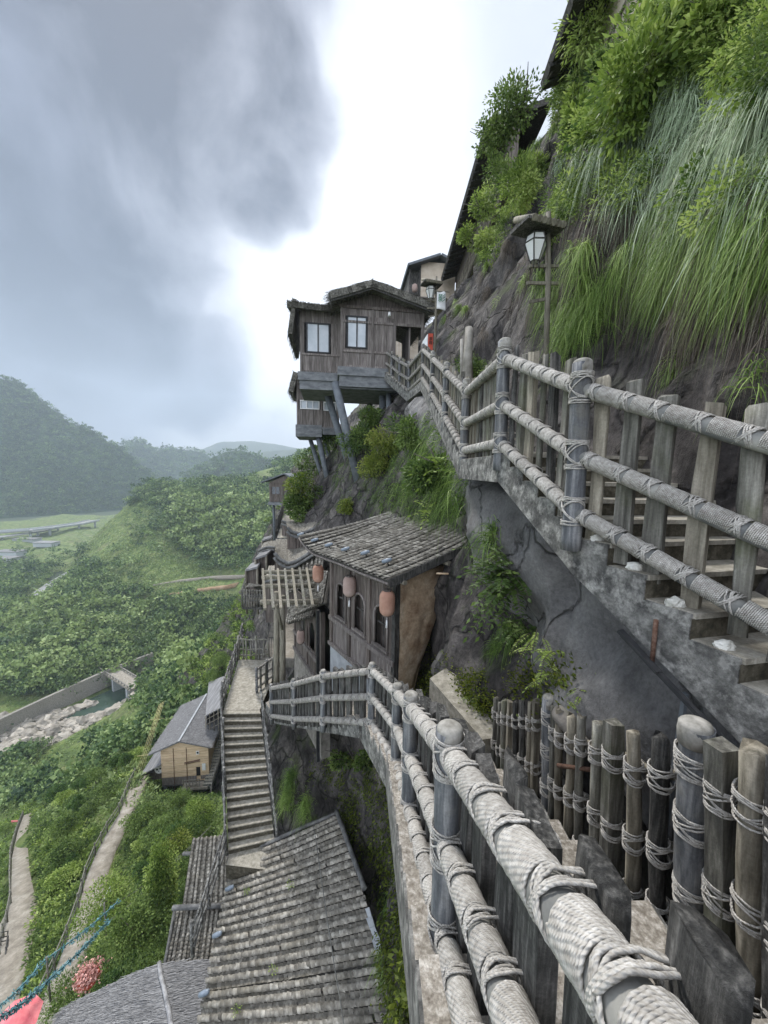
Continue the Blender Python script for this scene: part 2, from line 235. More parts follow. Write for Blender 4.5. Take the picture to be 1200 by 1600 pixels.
# ---------------------------------------------------------------- object helpers
def tag(o, label=None, cat=None, group=None, kind=None):
    if label: o['label'] = label
    if cat: o['category'] = cat
    if group: o['group'] = group
    if kind: o['kind'] = kind
    return o
def thing(name, label, cat, loc=(0, 0, 0), group=None):
    o = bpy.data.objects.new(name, None); COL.objects.link(o); o.location = loc; o.empty_display_size = .2
    return tag(o, label, cat, group)
def root_loc(p):
    v = Vector((0, 0, 0))
    while p is not None: v += Vector(p.location); p = p.parent
    return v
def np_mesh(name, V, F, m, parent=None, rnd=None, uv=None, smooth=False):
    """V (n,3) world; F (k,c) int array of tris or quads"""
    V = np.asarray(V, dtype=np.float32); F = np.asarray(F, dtype=np.int32)
    if parent is not None: V = V-np.array(root_loc(parent), dtype=np.float32)
    me = bpy.data.meshes.new(name); k, c = F.shape
    me.vertices.add(len(V)); me.vertices.foreach_set('co', V.ravel())
    me.loops.add(k*c); me.loops.foreach_set('vertex_index', F.ravel())
    me.polygons.add(k); me.polygons.foreach_set('loop_start', np.arange(0, k*c, c, dtype=np.int32))
    if smooth: me.polygons.foreach_set('use_smooth', np.ones(k, dtype=bool))
    me.materials.append(m)
    if rnd is not None:
        a = me.attributes.new('rnd', 'FLOAT', 'FACE'); a.data.foreach_set('value', np.asarray(rnd, dtype=np.float32))
    me.update(calc_edges=True); me.validate()
    o = bpy.data.objects.new(name, me); COL.objects.link(o)
    if parent is not None: o.parent = parent
    return o
class MB:
    def __init__(s): s.v = []; s.f = []; s.uv = []; s.r = []; s.sm = []
    def add(s, verts, faces, uvs=None, rnd=None, smooth=False):
        b = len(s.v); s.v += [tuple(x) for x in verts]
        rr = random.random() if rnd is None else rnd
        for i, f in enumerate(faces):
            s.f.append([b+j for j in f]); s.r.append(rr); s.sm.append(smooth)
            s.uv += (uvs[i] if uvs else [(0, 0)]*len(f))
    def frame_box(s, c, ax, ay, az, rnd=None, bev=0):
        """c centre; ax, ay, az half-extent vectors"""
        c = Vector(c); ax = Vector(ax); ay = Vector(ay); az = Vector(az)
        if ax.cross(ay).dot(az) < 0: ax = -ax
        v = [c+sx*ax+sy*ay+sz*az for sz in (-1, 1) for sy in (-1, 1) for sx in (-1, 1)]
        s.add(v, [(0, 2, 3, 1), (4, 5, 7, 6), (0, 1, 5, 4), (2, 6, 7, 3), (0, 4, 6, 2), (1, 3, 7, 5)], rnd=rnd)
    def box(s, c, size, rz=0, rnd=None):
        cs, sn = math.cos(rz), math.sin(rz)
        s.frame_box(c, (cs*size[0]/2, sn*size[0]/2, 0), (-sn*size[1]/2, cs*size[1]/2, 0), (0, 0, size[2]/2), rnd)
    def beam(s, p0, p1, w, h, up=(0, 0, 1), rnd=None):
        p0 = Vector(p0); p1 = Vector(p1); d = p1-p0; u = Vector(up)
        sd = d.cross(u)
        if sd.length < 1e-6: sd = d.cross(Vector((1, 0, 0)))
        sd.normalize(); uu = sd.cross(d).normalized()
        s.frame_box((p0+p1)/2, d/2, sd*w/2, uu*h/2, rnd)
    def tube(s, pts, rad, n=8, closed=False, caps=True, rnd=None, smooth=True, jit=0, up=None):
        pts = [Vector(p) for p in pts]; m = len(pts)
        rad = rad if isinstance(rad, (list, tuple)) else [rad]*m
        rr = random.random() if rnd is None else rnd
        V = []; u = None; ln = 0; lens = []
        for i, p in enumerate(pts):
            a = pts[(i-1) % m] if (closed or i > 0) else p
            b = pts[(i+1) % m] if (closed or i < m-1) else p
            t = (b-a)
            if t.length < 1e-9: t = Vector((0, 0, 1))
            t.normalize()
            if u is None:
                u = t.cross(Vector(up) if up else Vector((0, 0, 1)))
                if u.length < 1e-3: u = t.cross(Vector((0, 1, 0)))
            u = (u-t*u.dot(t)).normalized(); w_ = t.cross(u)
            if i: ln += (p-pts[i-1]).length
            lens.append(ln)
            for k in range(n):
                a_ = 2*math.pi*k/n; r_ = rad[i]*(1+(random.uniform(-jit, jit) if jit else 0))
                V.append(p+(u*math.cos(a_)+w_*math.sin(a_))*r_)
        F = []; U = []; segs = m if closed else m-1
        for i in range(segs):
            j = (i+1) % m; l0 = lens[i]; l1 = lens[j] if j else ln+(pts[0]-pts[-1]).length
            for k in range(n):
                k2 = (k+1) % n
                F.append((i*n+k, i*n+k2, j*n+k2, j*n+k)); U.append([(l0, k/n), (l0, (k+1)/n), (l1, (k+1)/n), (l1, k/n)])
        s.add(V, F, U, rr, smooth)
        if caps and not closed:
            b = len(s.v)-len(V)
            for ring, rev in ((0, True), (m-1, False)):
                f = [b+ring*n+k for k in range(n)]
                if rev: f.reverse()
                s.f.append(f); s.r.append(rr); s.sm.append(False); s.uv += [(0, 0)]*n
    def quad(s, a, b, c, d, rnd=None): s.add([a, b, c, d], [(0, 1, 2, 3)], rnd=rnd)
    def slab(s, pts, th, rnd=None):
        """flat polygon (list of Vectors) thickened along its normal by th (downwards if th<0)"""
        pts = [Vector(p) for p in pts]; nrm = (pts[1]-pts[0]).cross(pts[2]-pts[0]).normalized()
        k = len(pts); top = [p for p in pts]; bot = [p+nrm*th for p in pts]
        if th > 0: F = [tuple(reversed(range(k)))]+[tuple(range(k, 2*k))]+[(i, (i+1) % k, k+(i+1) % k, k+i) for i in range(k)]
        else: F = [tuple(range(k))]+[tuple(reversed(range(k, 2*k)))]+[((i+1) % k, i, k+i, k+(i+1) % k) for i in range(k)]
        s.add(top+bot, F, rnd=rnd)
    def blob(s, c, size, sub=2, amp=.2, fr=1.5, seed=0, rnd=None, smooth=True):
        bm = bmesh.new(); bmesh.ops.create_icosphere(bm, subdivisions=sub, radius=1)
        c = Vector(c); V = []
        for v in bm.verts:
            d = v.co.normalized(); k = 1+amp*noise.noise(d*fr+Vector((seed*3.1, seed, 0)))*1.6
            V.append(c+Vector((d.x*size[0]*k, d.y*size[1]*k, d.z*size[2]*k)))
        s.add(V, [[x.index for x in f.verts] for f in bm.faces], rnd=rnd, smooth=smooth); bm.free()
    def build(s, name, m, parent=None, label=None, bevel=0):
        me = bpy.data.meshes.new(name); off = root_loc(parent) if parent is not None else Vector((0, 0, 0))
        me.from_pydata([(x[0]-off.x, x[1]-off.y, x[2]-off.z) for x in s.v], [], s.f)
        me.uv_layers.new(name='UVMap').data.foreach_set('uv', [q for t in s.uv for q in t])
        me.attributes.new('rnd', 'FLOAT', 'FACE').data.foreach_set('value', s.r)
        me.polygons.foreach_set('use_smooth', s.sm)
        me.materials.append(M[m] if isinstance(m, str) else m)
        o = bpy.data.objects.new(name, me); COL.objects.link(o)
        if parent is not None: o.parent = parent
        if bevel:
            b = o.modifiers.new('bevel', 'BEVEL'); b.width = bevel; b.segments = 2; b.limit_method = 'ANGLE'
        if label: o['label'] = label
        return o
    def solo(s, name, m, label, cat, group=None, kind=None, bevel=0):
        xs = [p[0] for p in s.v]; ys = [p[1] for p in s.v]; zs = [p[2] for p in s.v]
        c = Vector(((min(xs)+max(xs))/2, (min(ys)+max(ys))/2, min(zs)))
        s.v = [(p[0]-c.x, p[1]-c.y, p[2]-c.z) for p in s.v]
        o = s.build(name, m, None, bevel=bevel); o.location = c
        return tag(o, label, cat, group, kind)
def copy_tree(o, parent=None):
    c = o.copy(); COL.objects.link(c); c.parent = parent
    for ch in o.children: copy_tree(ch, c)
    return c
def lerp(a, b, t): return a+(b-a)*t
HAZE_D = 0.00026
# ================================================================ LARGE STRUCTURE
def fbm(x, y, z, o=4):
    return noise.fractal(Vector((x, y, z)), 1.0, 2.0, o)
# ---- the cliff: X of the rock face as a function of (Y, z)
CZ = [20, 16, 13, 8, 4, 2, 0, -1.5, -3, -4.5, -6, -8, -10, -13, -18, -30, -50]
CT = {
 -5: [16, 9, 6.6, 5.1, 4.1, 3.6, 3.3, 2.6, 1.9, 1.4, 1.0, .7, .3, -.4, -2, -8, -25],
 0:  [16, 9, 6.5, 5.0, 3.8, 3.4, 3.0, 2.3, 1.75, 1.3, .9, .5, .1, -.8, -3, -9, -26],
 3:  [16, 9, 6.4, 4.8, 3.6, 3.15, 2.85, 2.3, 1.95, 1.2, .6, .2, -.2, -1, -3.5, -10, -27],
 5:  [16, 9, 6.3, 4.7, 3.5, 3.0, 2.6, 2.35, 2.0, 1.5, 1.0, .75, .6, .3, -2, -9, -26],
 8:  [16, 9, 6.2, 4.6, 3.3, 2.9, 2.4, 2.2, 1.75, 1.25, 1.0, .8, .7, .4, -2, -9, -26],
 10: [16, 9, 6.0, 4.5, 3.1, 2.7, 1.9, 1.8, 1.6, 1.4, 1.0, .8, .5, .0, -3, -10, -27],
 13: [15, 8.5, 6, 4.4, 2.9, 1.3, .8, .4, .1, 0, -.2, -.5, -1.1, -2, -5, -11, -27],
 16: [15, 8.5, 6, 4.2, 2, .8, .1, -.6, -1.2, -1.5, -1.8, -2.5, -3.4, -4.6, -6.6, -11, -27],
 19: [15, 8.5, 6, 3.6, 1.0, -.3, -1.5, -2.4, -3, -3.4, -3.6, -3.7, -3.8, -5.2, -7.6, -10.5, -20],
 24: [14, 8, 5.5, 3.2, 0, -1.8, -3.2, -4.2, -4.8, -4.8, -4.8, -4.8, -4.9, -6.4, -8.2, -10.8, -20],
 30: [13, 7.5, 5, 2.5, -1, -3, -5, -6, -6.4, -6.4, -6.4, -6.4, -6.6, -8.2, -9.6, -11.8, -20],
 40: [11, 6, 3.5, 1, -3, -5, -7, -8, -8.7, -9.2, -9.7, -10.2, -10.8, -11.3, -12, -14, -22],
 60: [6, 2, 0, -3, -7, -10, -12, -13.2, -14, -14.6, -15.2, -16, -17, -18, -19.5, -24, -38],
 80: [0, -4, -6, -10, -14, -17, -18.5, -19.2, -20, -20.5, -21, -22, -23, -24.5, -27, -32, -48]}
cyk = sorted(CT); ctab = np.array([CT[k] for k in cyk], float)
czk = np.array(CZ[::-1], float); ctab = ctab[:, ::-1]
def cliffX(y, z):
    # smooth interpolation in y of linear interpolation in z
    cols = np.array([np.interp(z, czk, ctab[i]) for i in range(len(cyk))])
    y = min(max(y, cyk[0]), cyk[-1]); i = min(max(np.searchsorted(cyk, y)-1, 0), len(cyk)-2)
    t = (y-cyk[i])/(cyk[i+1]-cyk[i])
    return lerp(cols[i], cols[i+1], t)
def grid_faces(nr, nc, flip=False):
    a = np.arange(nr*nc).reshape(nr, nc)
    f = np.stack([a[:-1, :-1], a[1:, :-1], a[1:, 1:], a[:-1, 1:]], -1).reshape(-1, 4)
    return f[:, ::-1] if flip else f
ys = np.concatenate([np.arange(-5, 20, .15), np.arange(20, 40, .35), np.arange(40, 80.1, 1)])
zs = np.concatenate([np.arange(-50, -18, 1), np.arange(-18, 15, .15), np.arange(15, 20.1, .6)])
V = []
for y in ys:
    for z in zs:
        x = float(cliffX(y, z)); k = min(1, max(.0, 1))
        a = noise.fractal(Vector((y*.28, z*.22, x*.1)), 1, 2, 3)*.7
        b = noise.ridged_multi_fractal(Vector((y*.5+z*.22, z*.35, 3.1)), .9, 2.1, 5, 1, 2)*.30-.35
        c = noise.fractal(Vector((y*2.2, z*1.6, 9)), .8, 2.2, 4)*.07
        far = 1+max(0, (y-14))*.012
        near = 1.0 if (z < -6 or z > 5 or y > 12) else .55
        V.append((x-(a*near+b)*far-c, y, z+.25*noise.noise(Vector((y*.7, z*.7, 5)))))
cliff = np_mesh('cliff', V, grid_faces(len(ys), len(zs)), M['rock'], smooth=True)
cliff['kind'] = 'structure'
# ---- grey cast rock face hanging under the upper stair
ks = [1.0, 2, 3, 4, 5, 6.2, 7.5, 9, 11, 13.2, 14.5]
ktop = [-1.75, -1.3, -.72, -.2, -.1, -.1, .25, .85, 1.75, 2.6, 2.7]
kbot = [-2.9, -2.75, -2.7, -2.6, -2.45, -2.2, -1.6, -.7, .1, 1.0, 1.6]
kx = [2.4, 2.25, 2.1, 1.98, 1.78, 1.55, 1.45, 1.42, 1.35, 1.25, 1.05]
yy = np.arange(1, 14.5, .1); tt = np.linspace(0, 1, 60); V = []
for y in yy:
    zt, zb, x0 = np.interp(y, ks, ktop), np.interp(y, ks, kbot), np.interp(y, ks, kx)
    zb += .22*noise.noise(Vector((y*.9, 1, 2)))
    xc = float(cliffX(y, zb))
    for t in tt:
        z = lerp(zt, zb, t)
        x = x0+.16+lerp(.0, xc-.15-x0, t**1.5)-(.12 if y < 4 else .34)*math.sin(math.pi*min(1, t*1.12))
        x -= .30*noise.fractal(Vector((y*.45+z*.5, z*.55-y*.2, 7)), 1, 2, 2)+.05*noise.ridged_multi_fractal(Vector((y*.8, z*1.1, 2)), 1, 2, 3, 1, 2)
        x -= .035*noise.fractal(Vector((y*2.5, z*2.5, 4)), 1, 2, 5)+.10*noise.ridged_multi_fractal(Vector((y*.55+z*.4, z*.5, 8)), .9, 2, 4, 1, 2)-.1
        if t > .93: x += (t-.93)*6
        if t < .08: x += (.08-t)*3
        V.append((x, y, z))
castf = np_mesh('cast_rock_face', V, grid_faces(len(yy), len(tt), True), M['cast_rock'], smooth=True)
castf['kind'] = 'structure'
# ---- valley terrain through known spots, thin-plate interpolation
TP = [(-8, 0, -22), (-8, 20, -23), (-12, 40, -29), (-18, 60, -36), (-19, 36, -33), (-15, 28, -30), (-20, 44, -34.5), (-24, 25, -32), (-25.5, 36, -34.2), (-25, 48, -35), (-34, 36, -38), (-45, 45, -47), (-50, 60, -54),
 (-45, 10, -48), (-30, -10, -38), (-60, 20, -60), (-90, 60, -82), (-80, 100, -80), (-60, 100, -62), (-40, 100, -45), (-25, 100, -27), (-10, 100, -12), (20, 60, 5), (20, 100, 5), (-10, -40, -20), (-60, -40, -60),
 (-112, 150, -96), (-122, 132, -96), (-135, 115, -97), (-100, 172, -95.5), (-90, 190, -95), (-150, 150, -92), (-140, 172, -91), (-85, 150, -84), (-70, 170, -74), (-50, 180, -58), (-20, 180, -25),
 (-150, 190, -90), (-147, 220, -88), (-115, 230, -80), (-208, 250, -90), (-108, 260, -70), (-175, 300, -58), (-87, 270, -52), (-60, 220, -50), (-85, 300, -33), (-108, 370, -12), (-160, 390, -17), (-233, 400, -21), (-262, 410, -27),
 (-285, 375, -70), (-286, 345, -95), (-300, 400, -90), (-90, 450, 15), (-30, 450, 26), (30, 300, 40), (0, 220, 10), (50, 180, 30), (-333, 400, -97), (-266, 290, -97), (-416, 500, -97), (-360, 470, -97), (-330, 560, -97), (-220, 480, -60), (-120, 560, -25), (-60, 640, -20),
 (-420, 380, -97), (-300, 230, -98), (-220, 180, -98), (-180, 120, -98), (-170, 60, -98), (-250, 100, -98), (-420, 200, -98), (-150, -40, -95), (-400, 0, -98), (-560, 560, -92), (-560, 300, -97), (-500, 700, -97), (-300, 700, -97), (-100, 800, -90), (100, 700, -20), (100, 450, 60), (60, 60, 25), (80, 260, 70)]
TPa = np.array(TP, float); tx = TPa[:, :2]; tz = TPa[:, 2]
def tps(r2): return np.where(r2 > 1e-9, .5*r2*np.log(np.maximum(r2, 1e-9)), 0)
d2 = ((tx[:, None]-tx[None])**2).sum(-1); nP = len(tx)
A_ = np.zeros((nP+3, nP+3)); A_[:nP, :nP] = tps(d2)+np.eye(nP)*30; A_[:nP, nP] = 1; A_[:nP, nP+1:] = tx; A_[nP, :nP] = 1; A_[nP+1:, :nP] = tx.T
sol = np.linalg.solve(A_, np.concatenate([tz, [0, 0, 0]]))
def Hbase(x, y):
    q = np.stack([x, y], -1); r2 = ((q[..., None, :]-tx)**2).sum(-1)
    return tps(r2)@sol[:nP]+sol[nP]+q@sol[nP+1:]
RIV = np.array([(-190, 60), (-150, 100), (-122, 132), (-112, 150), (-100, 172), (-88, 190), (-70, 215)], float)
RIVERZ = -97.2
def seg_dist(x, y, pl):
    best = np.full(np.shape(x), 1e9)
    for a, b in zip(pl[:-1], pl[1:]):
        ab = b-a; t = np.clip(((x-a[0])*ab[0]+(y-a[1])*ab[1])/(ab@ab), 0, 1)
        best = np.minimum(best, np.hypot(x-a[0]-t*ab[0], y-a[1]-t*ab[1]))
    return best
def H(x, y):
    x = np.asarray(x, float); y = np.asarray(y, float); h = np.maximum(Hbase(x, y), -98.5)
    amp = np.clip((np.hypot(x, y)-60)/200, 0, 1)
    h = h+amp*2.2*(np.sin(x*.043+1.3*np.sin(y*.031))*np.cos(y*.05+x*.013)+.5*np.sin(x*.11+y*.07))
    d = seg_dist(x, y, RIV); k = np.clip(1-(d-8)/9, 0, 1); k = k*k*(3-2*k)
    h = h*(1-k)+k*(RIVERZ-1.6)
    # the ground falls away in front of and under the boarded house
    rt = x/np.maximum(y, 1); m = np.clip(1-(np.abs(rt+.49)-.15)/.06, 0, 1)*np.clip((y-20)/8, 0, 1)*np.clip(1-(y-53)/8, 0, 1); m = m*m*(3-2*m)
    cap = np.where(y < 43, -.93*y, -40-(y-43)*.3)
    return np.where(h > cap, h*(1-m)+cap*m, h)
def stretched(a, b, n, p=2.2):
    t = np.linspace(0, 1, n); return a+(b-a)*t**p
gy = np.concatenate([np.linspace(-60, -1, 25), stretched(0, 760, 330, 1.6)])
gx = np.concatenate([-stretched(2, 640, 300, 1.6)[::-1], np.linspace(4, 130, 40)])
GX, GY = np.meshgrid(gx, gy); GZ = H(GX, GY)
V = np.stack([GX, GY, GZ], -1).reshape(-1, 3)
terr = np_mesh('terrain', V, grid_faces(len(gy), len(gx), True), M['meadow'], smooth=True); terr['kind'] = 'structure'
def at_z(px, py, z): d = ray(px, py); return d*(z/d.z)
def flat_sheet(name, x0, x1, y0, y1, z, m):
    o = np_mesh(name, [(x0, y0, z), (x1, y0, z), (x1, y1, z), (x0, y1, z)], [(0, 1, 2, 3)], m); o['kind'] = 'structure'; return o
flat_sheet('ground', -9000, 9000, -600, 12000, -100, M['farmountain'])
o = np_mesh('river', [(p[0]+s*8, p[1]-s*3, RIVERZ+.3) for p in RIV[2:] for s in (-1, 1)], [(2*i, 2*i+1, 2*i+3, 2*i+2) for i in range(len(RIV)-3)], M['water']); o['kind'] = 'structure'
# ---- mountains beyond the valley: ridge outlines at their own distances with real slopes in front and behind
def mountain(name, ridge, Y, m, run=1.6, nu=150, nv=46, seed=0, amp=1.0, base=-100):
    px = np.array([r[0] for r in ridge], float); py = np.array([r[1] for r in ridge], float)
    us = np.linspace(px[0], px[-1], nu); V = []
    for i, u in enumerate(us):
        v = np.interp(u, px, py); p = P(u, v, Y(u) if callable(Y) else Y); h = p.z-base
        for j in range(nv):
            t = j/(nv-1)*1.35
            if t <= 1: f = t**1.15; d = -(1-t)*h*run
            else: f = 1-(t-1)*1.6; d = (t-1)*h*run*2
            x, y = p.x, p.y+d
            spur = noise.ridged_multi_fractal(Vector((x/(h*.9+60)+seed, y/(h*1.8+90), seed)), 1, 2, 5, 1, 2)-1.0
            k = math.sin(math.pi*min(1, f))
            z = base+h*f*(1+.0*spur)+amp*h*.16*spur*k*(t <= 1.0)
            V.append((x+.0*spur, y-amp*h*.12*spur*k, z+h*.01*noise.noise(Vector((x/25, y/25, 1)))))
    o = np_mesh(name, V, grid_faces(nu, nv), m, smooth=True); o['kind'] = 'structure'; return o
mt_left = mountain('mountain', [(-500, 480), (-350, 500), (-250, 480), (-120, 545), (-40, 575), (0, 591), (25, 596), (54, 618), (83, 641), (112, 662), (142, 671), (167, 689), (190, 700), (230, 735), (262, 775), (290, 800)], lambda u: 900+u*.35, M['mountain'], run=1.5, nu=190, nv=70, seed=2)
mt_2 = mountain('mountain', [(60, 740), (120, 712), (167, 699), (190, 696), (204, 689), (225, 690), (244, 703), (258, 700), (283, 701), (317, 706), (345, 725), (380, 760), (400, 800)], 1500, M['mountain'], run=1.7, seed=5)
mt_3 = mountain('mountain', [(255, 770), (300, 735), (333, 714), (355, 705), (375, 703), (408, 713), (433, 724), (470, 745), (520, 790)], 1050, M['mountain'], run=1.7, seed=9, nu=110)
mt_4 = mountain('mountain', [(180, 730), (240, 708), (317, 700), (346, 689), (392, 688), (433, 693), (471, 701), (496, 698), (540, 702), (620, 715), (760, 740)], 2700, M['farmountain'], run=2.0, seed=12, nu=110, nv=30)
mt_5 = mountain('mountain', [(250, 735), (330, 716), (420, 704), (480, 699), (520, 694), (600, 700), (760, 740)], 2000, M['farmountain'], run=1.9, seed=14, nu=110, nv=30)
mt_r = mountain('mountain', [(370, 790), (400, 745), (437, 722), (475, 712), (500, 700), (560, 690), (640, 680), (800, 700)], 620, M['mountain'], run=1.3, seed=17, nu=120, nv=46)
# ---- ray casting onto the big surfaces, so that plants sit on them
dg = bpy.context.evaluated_depsgraph_get()
def bvh(o):
    me = o.data; nv = len(me.vertices); co = np.empty(nv*3, np.float32); me.vertices.foreach_get('co', co); co = co.reshape(-1, 3)
    return BVHTree.FromPolygons([tuple(c) for c in co], [tuple(p.vertices) for p in me.polygons])
B_cliff = bvh(cliff); B_terr = bvh(terr); B_cast = bvh(castf); B_mt = bvh(mt_left); B_m2 = bvh(mt_2); B_m3 = bvh(mt_3); B_mr = bvh(mt_r)
def hit(px, py, trees=(B_cliff,)):
    d = ray(px, py); best = None
    for b in trees:
        r = b.ray_cast(Vector((0, 0, 0)), d)
        if r[0] is not None and (best is None or r[3] < best[2]):
            n = r[1]; n = -n if n.dot(d) > 0 else n; best = (r[0], n, r[3])
    return best
def Hf(x, y): return float(H(np.array([x]), np.array([y]))[0])
# ---- river banks, retaining wall, bridge
def wall_strip(name, pts, h, th, m, label, cat, zb=None):
    mb = MB()
    for a, b in zip(pts[:-1], pts[1:]):
        a = Vector(a); b = Vector(b); mb.beam(a-Vector((0, 0, h/2)), b-Vector((0, 0, h/2)), th, h)
    return mb.solo(name, m, label, cat)
wall_strip('embankment_wall', [(-152, 104, -91), (-139, 122, -91), (-131, 141, -90.5), (-121, 160, -89.5), (-110, 176, -89)], 7.5, 1.2, 'stonewall', 'grey stone embankment wall along the far bank of the river', 'wall')
bp0, bp1 = P(168, 1080, 165), P(210, 1108, 152)
br = thing('footbridge', 'small pale concrete bridge over the green river pool', 'bridge', (bp0.x, bp0.y, -95))
d = Vector((bp1.x-bp0.x, bp1.y-bp0.y, 0)).normalized(); s_ = Vector((d.y, -d.x, 0)); zc = -91
b0 = Vector((bp0.x, bp0.y, zc))-d*4; b1 = Vector((bp1.x, bp1.y, zc))+d*4
mb = MB(); mb.beam(b0, b1, 6, .8); mb.build('deck', 'pathstone', br)
for t in (.12, .5, .88):
    mb = MB(); q = b0.lerp(b1, t); mb.frame_box(q-Vector((0, 0, 4)), d*.7, s_*2.7, Vector((0, 0, 3.6))); mb.build('pier', 'greyplaster', br)
for s in (-1, 1):
    mb = MB(); mb.beam(b0+s_*s*2.8+Vector((0, 0, 1.3)), b1+s_*s*2.8+Vector((0, 0, 1.3)), .35, .3)
    for k in range(14): q = b0.lerp(b1, k/13)+s_*s*2.8; mb.frame_box(q+Vector((0, 0, .95)), d*.25, s_*.2, Vector((0, 0, .6)))
    mb.build('parapet', 'stonewall', br)
mb = MB()
for k in range(1100):
    t = random.random(); i = 1+t*2.1; a = RIV[int(i)]; b = RIV[int(i)+1]; q = a+(b-a)*(i-int(i)); off = random.gauss(0, 11)
    x, y = q[0]+off+2, q[1]+off*.4; z = max(Hf(x, y), RIVERZ); sz = random.choice([.35, .5, .6, .8, 1.0, 1.4, 2.2])
    if not (i > 2.35 and abs(off) < 7): mb.blob((x, y, z+.1), (sz*1.2, sz, sz*.75), 2, .45, 1.7, k, smooth=False)
o = mb.solo('river_rocks', 'river_rock', 'pale boulders strewn along the river bed', 'rocks', kind='stuff')
# ---- roads on the valley floor
def ribbon(name, pts, w_, m, th=.6, kind='structure', ztop=None):
    """pts: Vectors along the centre; a horizontal slab with thickness"""
    pts = [Vector(p) for p in pts]; T = []
    for i, p in enumerate(pts):
        a = pts[max(i-1, 0)]; b = pts[min(i+1, len(pts)-1)]; d = (b-a); d.z = 0; d.normalize(); s = Vector((d.y, -d.x, 0)); ww = w_[i] if isinstance(w_, (list, tuple)) else w_
        T += [p-s*ww/2, p+s*ww/2, p+s*ww/2-Vector((0, 0, th)), p-s*ww/2-Vector((0, 0, th))]
    F = []
    for i in range(len(pts)-1):
        for k in range(4): F.append((i*4+k, i*4+(k+1) % 4, (i+1)*4+(k+1) % 4, (i+1)*4+k))
    F += [(3, 2, 1, 0), tuple(len(T)-4+k for k in range(4))]
    o = np_mesh(name, T, F, M[m] if isinstance(m, str) else m); o['kind'] = kind; return o
def on_terr(px, py, dz=.4):
    h = hit(px, py, (B_terr,)); return h[0]+Vector((0, 0, dz)) if h else None
rp = [on_terr(*q, 1.2) for q in ((40, 945), (60, 930), (85, 912), (105, 898), (118, 889))]
rp = [p for p in rp if p]; ribbon('road', rp, 9, 'asphalt', 3)
hz = -86
hw = [P(-60, 892, 470), P(0, 880, 480), P(50, 866, 500), P(80, 856, 520), P(125, 846, 560), P(150, 842, 600)]
for p in hw: p.z = lerp(hz, hz+1, 0)
ribbon('highway', hw, 14, 'asphalt', 1.6)
hw2 = [Vector((p.x-18, p.y-48, -90)) for p in hw]; ribbon('highway', hw2, 11, 'asphalt', 1.4)
mb = MB()
for off in (-7.2, 7.2):
    for a, b in zip(hw[:-1], hw[1:]):
        d = (b-a).normalized(); s = Vector((d.y, -d.x, 0)); mb.beam(a+s*off+Vector((0, 0, .7)), b+s*off+Vector((0, 0, .7)), .5, 1.4)
mb.solo('guard_rail', 'greyplaster', 'pale parapet along the distant elevated highway', 'guard rail')
for k, p in enumerate(hw2):
    mb = MB(); mb.tube([(p.x, p.y, -99), (p.x, p.y, -91)], 1.2, 8); mb.solo('pier', 'greyplaster', 'concrete pier under the lower deck of the distant highway', 'pier', 'piers of the distant highway')
    mb = MB(); mb.tube([(hw[k].x, hw[k].y, -99), (hw[k].x, hw[k].y, -87.5)], 1.4, 8); mb.solo('pier', 'greyplaster', 'concrete pier under the upper deck of the distant highway', 'pier', 'piers of the distant highway')
# two terrace roads on the middle hill
for nm, pl, w_, m_ in (('dirt_road', [(262, 930), (290, 926), (318, 921), (352, 917), (372, 912)], 4.5, 'dirt'), ('dirt_road', [(240, 915), (280, 908), (330, 902), (385, 900)], 2.0, 'pathstone'), ('dirt_road', [(285, 985), (310, 980), (345, 975)], 2.5, 'dirt'), ('dirt_road', [(85, 1060), (120, 1040), (170, 1022), (215, 1012)], 2.2, 'pathstone')):
    q = [on_terr(*c, .8) for c in pl]; q = [p for p in q if p]
    if len(q) > 1: ribbon(nm, q, w_, m_, 2.5)
# ---- walkways down on the steep slope
def path_pts(pl, dz=.3): return [p for p in (on_terr(x, y, dz) for x, y in pl) if p]
PATH_A = path_pts([(222, 1215), (212, 1240), (200, 1275), (182, 1305), (165, 1340), (152, 1375), (143, 1420), (128, 1470), (110, 1520), (80, 1590), (60, 1650)], .5)
PATH_B = path_pts([(44, 1275), (36, 1300), (32, 1340), (33, 1375), (36, 1410), (32, 1440), (22, 1490), (12, 1540), (0, 1590), (-14, 1650)], .5)
ribbon('path', PATH_A, 1.35, 'pathstone', 2.2); ribbon('path', PATH_B, [1.3, 1.15, 1.15, 1.15, 1.3, 2.2, 2.0, 1.7, 1.6, 1.6], 'pathstone', 2.2)
def path_fence(pts, off, label, m='oldwood', h=1.0, step=1.5):
    r = thing('railing', label, 'railing', pts[0]); L_ = []
    for i, p in enumerate(pts):
        a = pts[max(i-1, 0)]; b = pts[min(i+1, len(pts)-1)]; d = (b-a); d.z = 0; d.normalize(); L_.append(p+Vector((d.y, -d.x, 0))*off)
    Q = []
    for a, b in zip(L_[:-1], L_[1:]):
        k = max(1, int((b-a).length/step)); Q += [a.lerp(b, i/k) for i in range(k)]
    for q in Q[:60]:
        mb = MB(); mb.tube([q-Vector((0, 0, .2)), q+Vector((0, 0, h+random.uniform(0, .15)))], .06, 6); mb.build('post', m, r)
    for hh in (.5, .92):
        mb = MB(); mb.tube([q+Vector((0, 0, hh)) for q in Q], .045, 6); mb.build('rail', m, r)
    return r
PATH_A_W = PATH_A; path_fence(PATH_A, .68, 'dark wooden railing on the valley side of the middle slope path')
path_fence(PATH_B, .65, 'dark railing on the valley side of the lowest slope path')
B_all = (B_cliff, B_terr, B_cast)
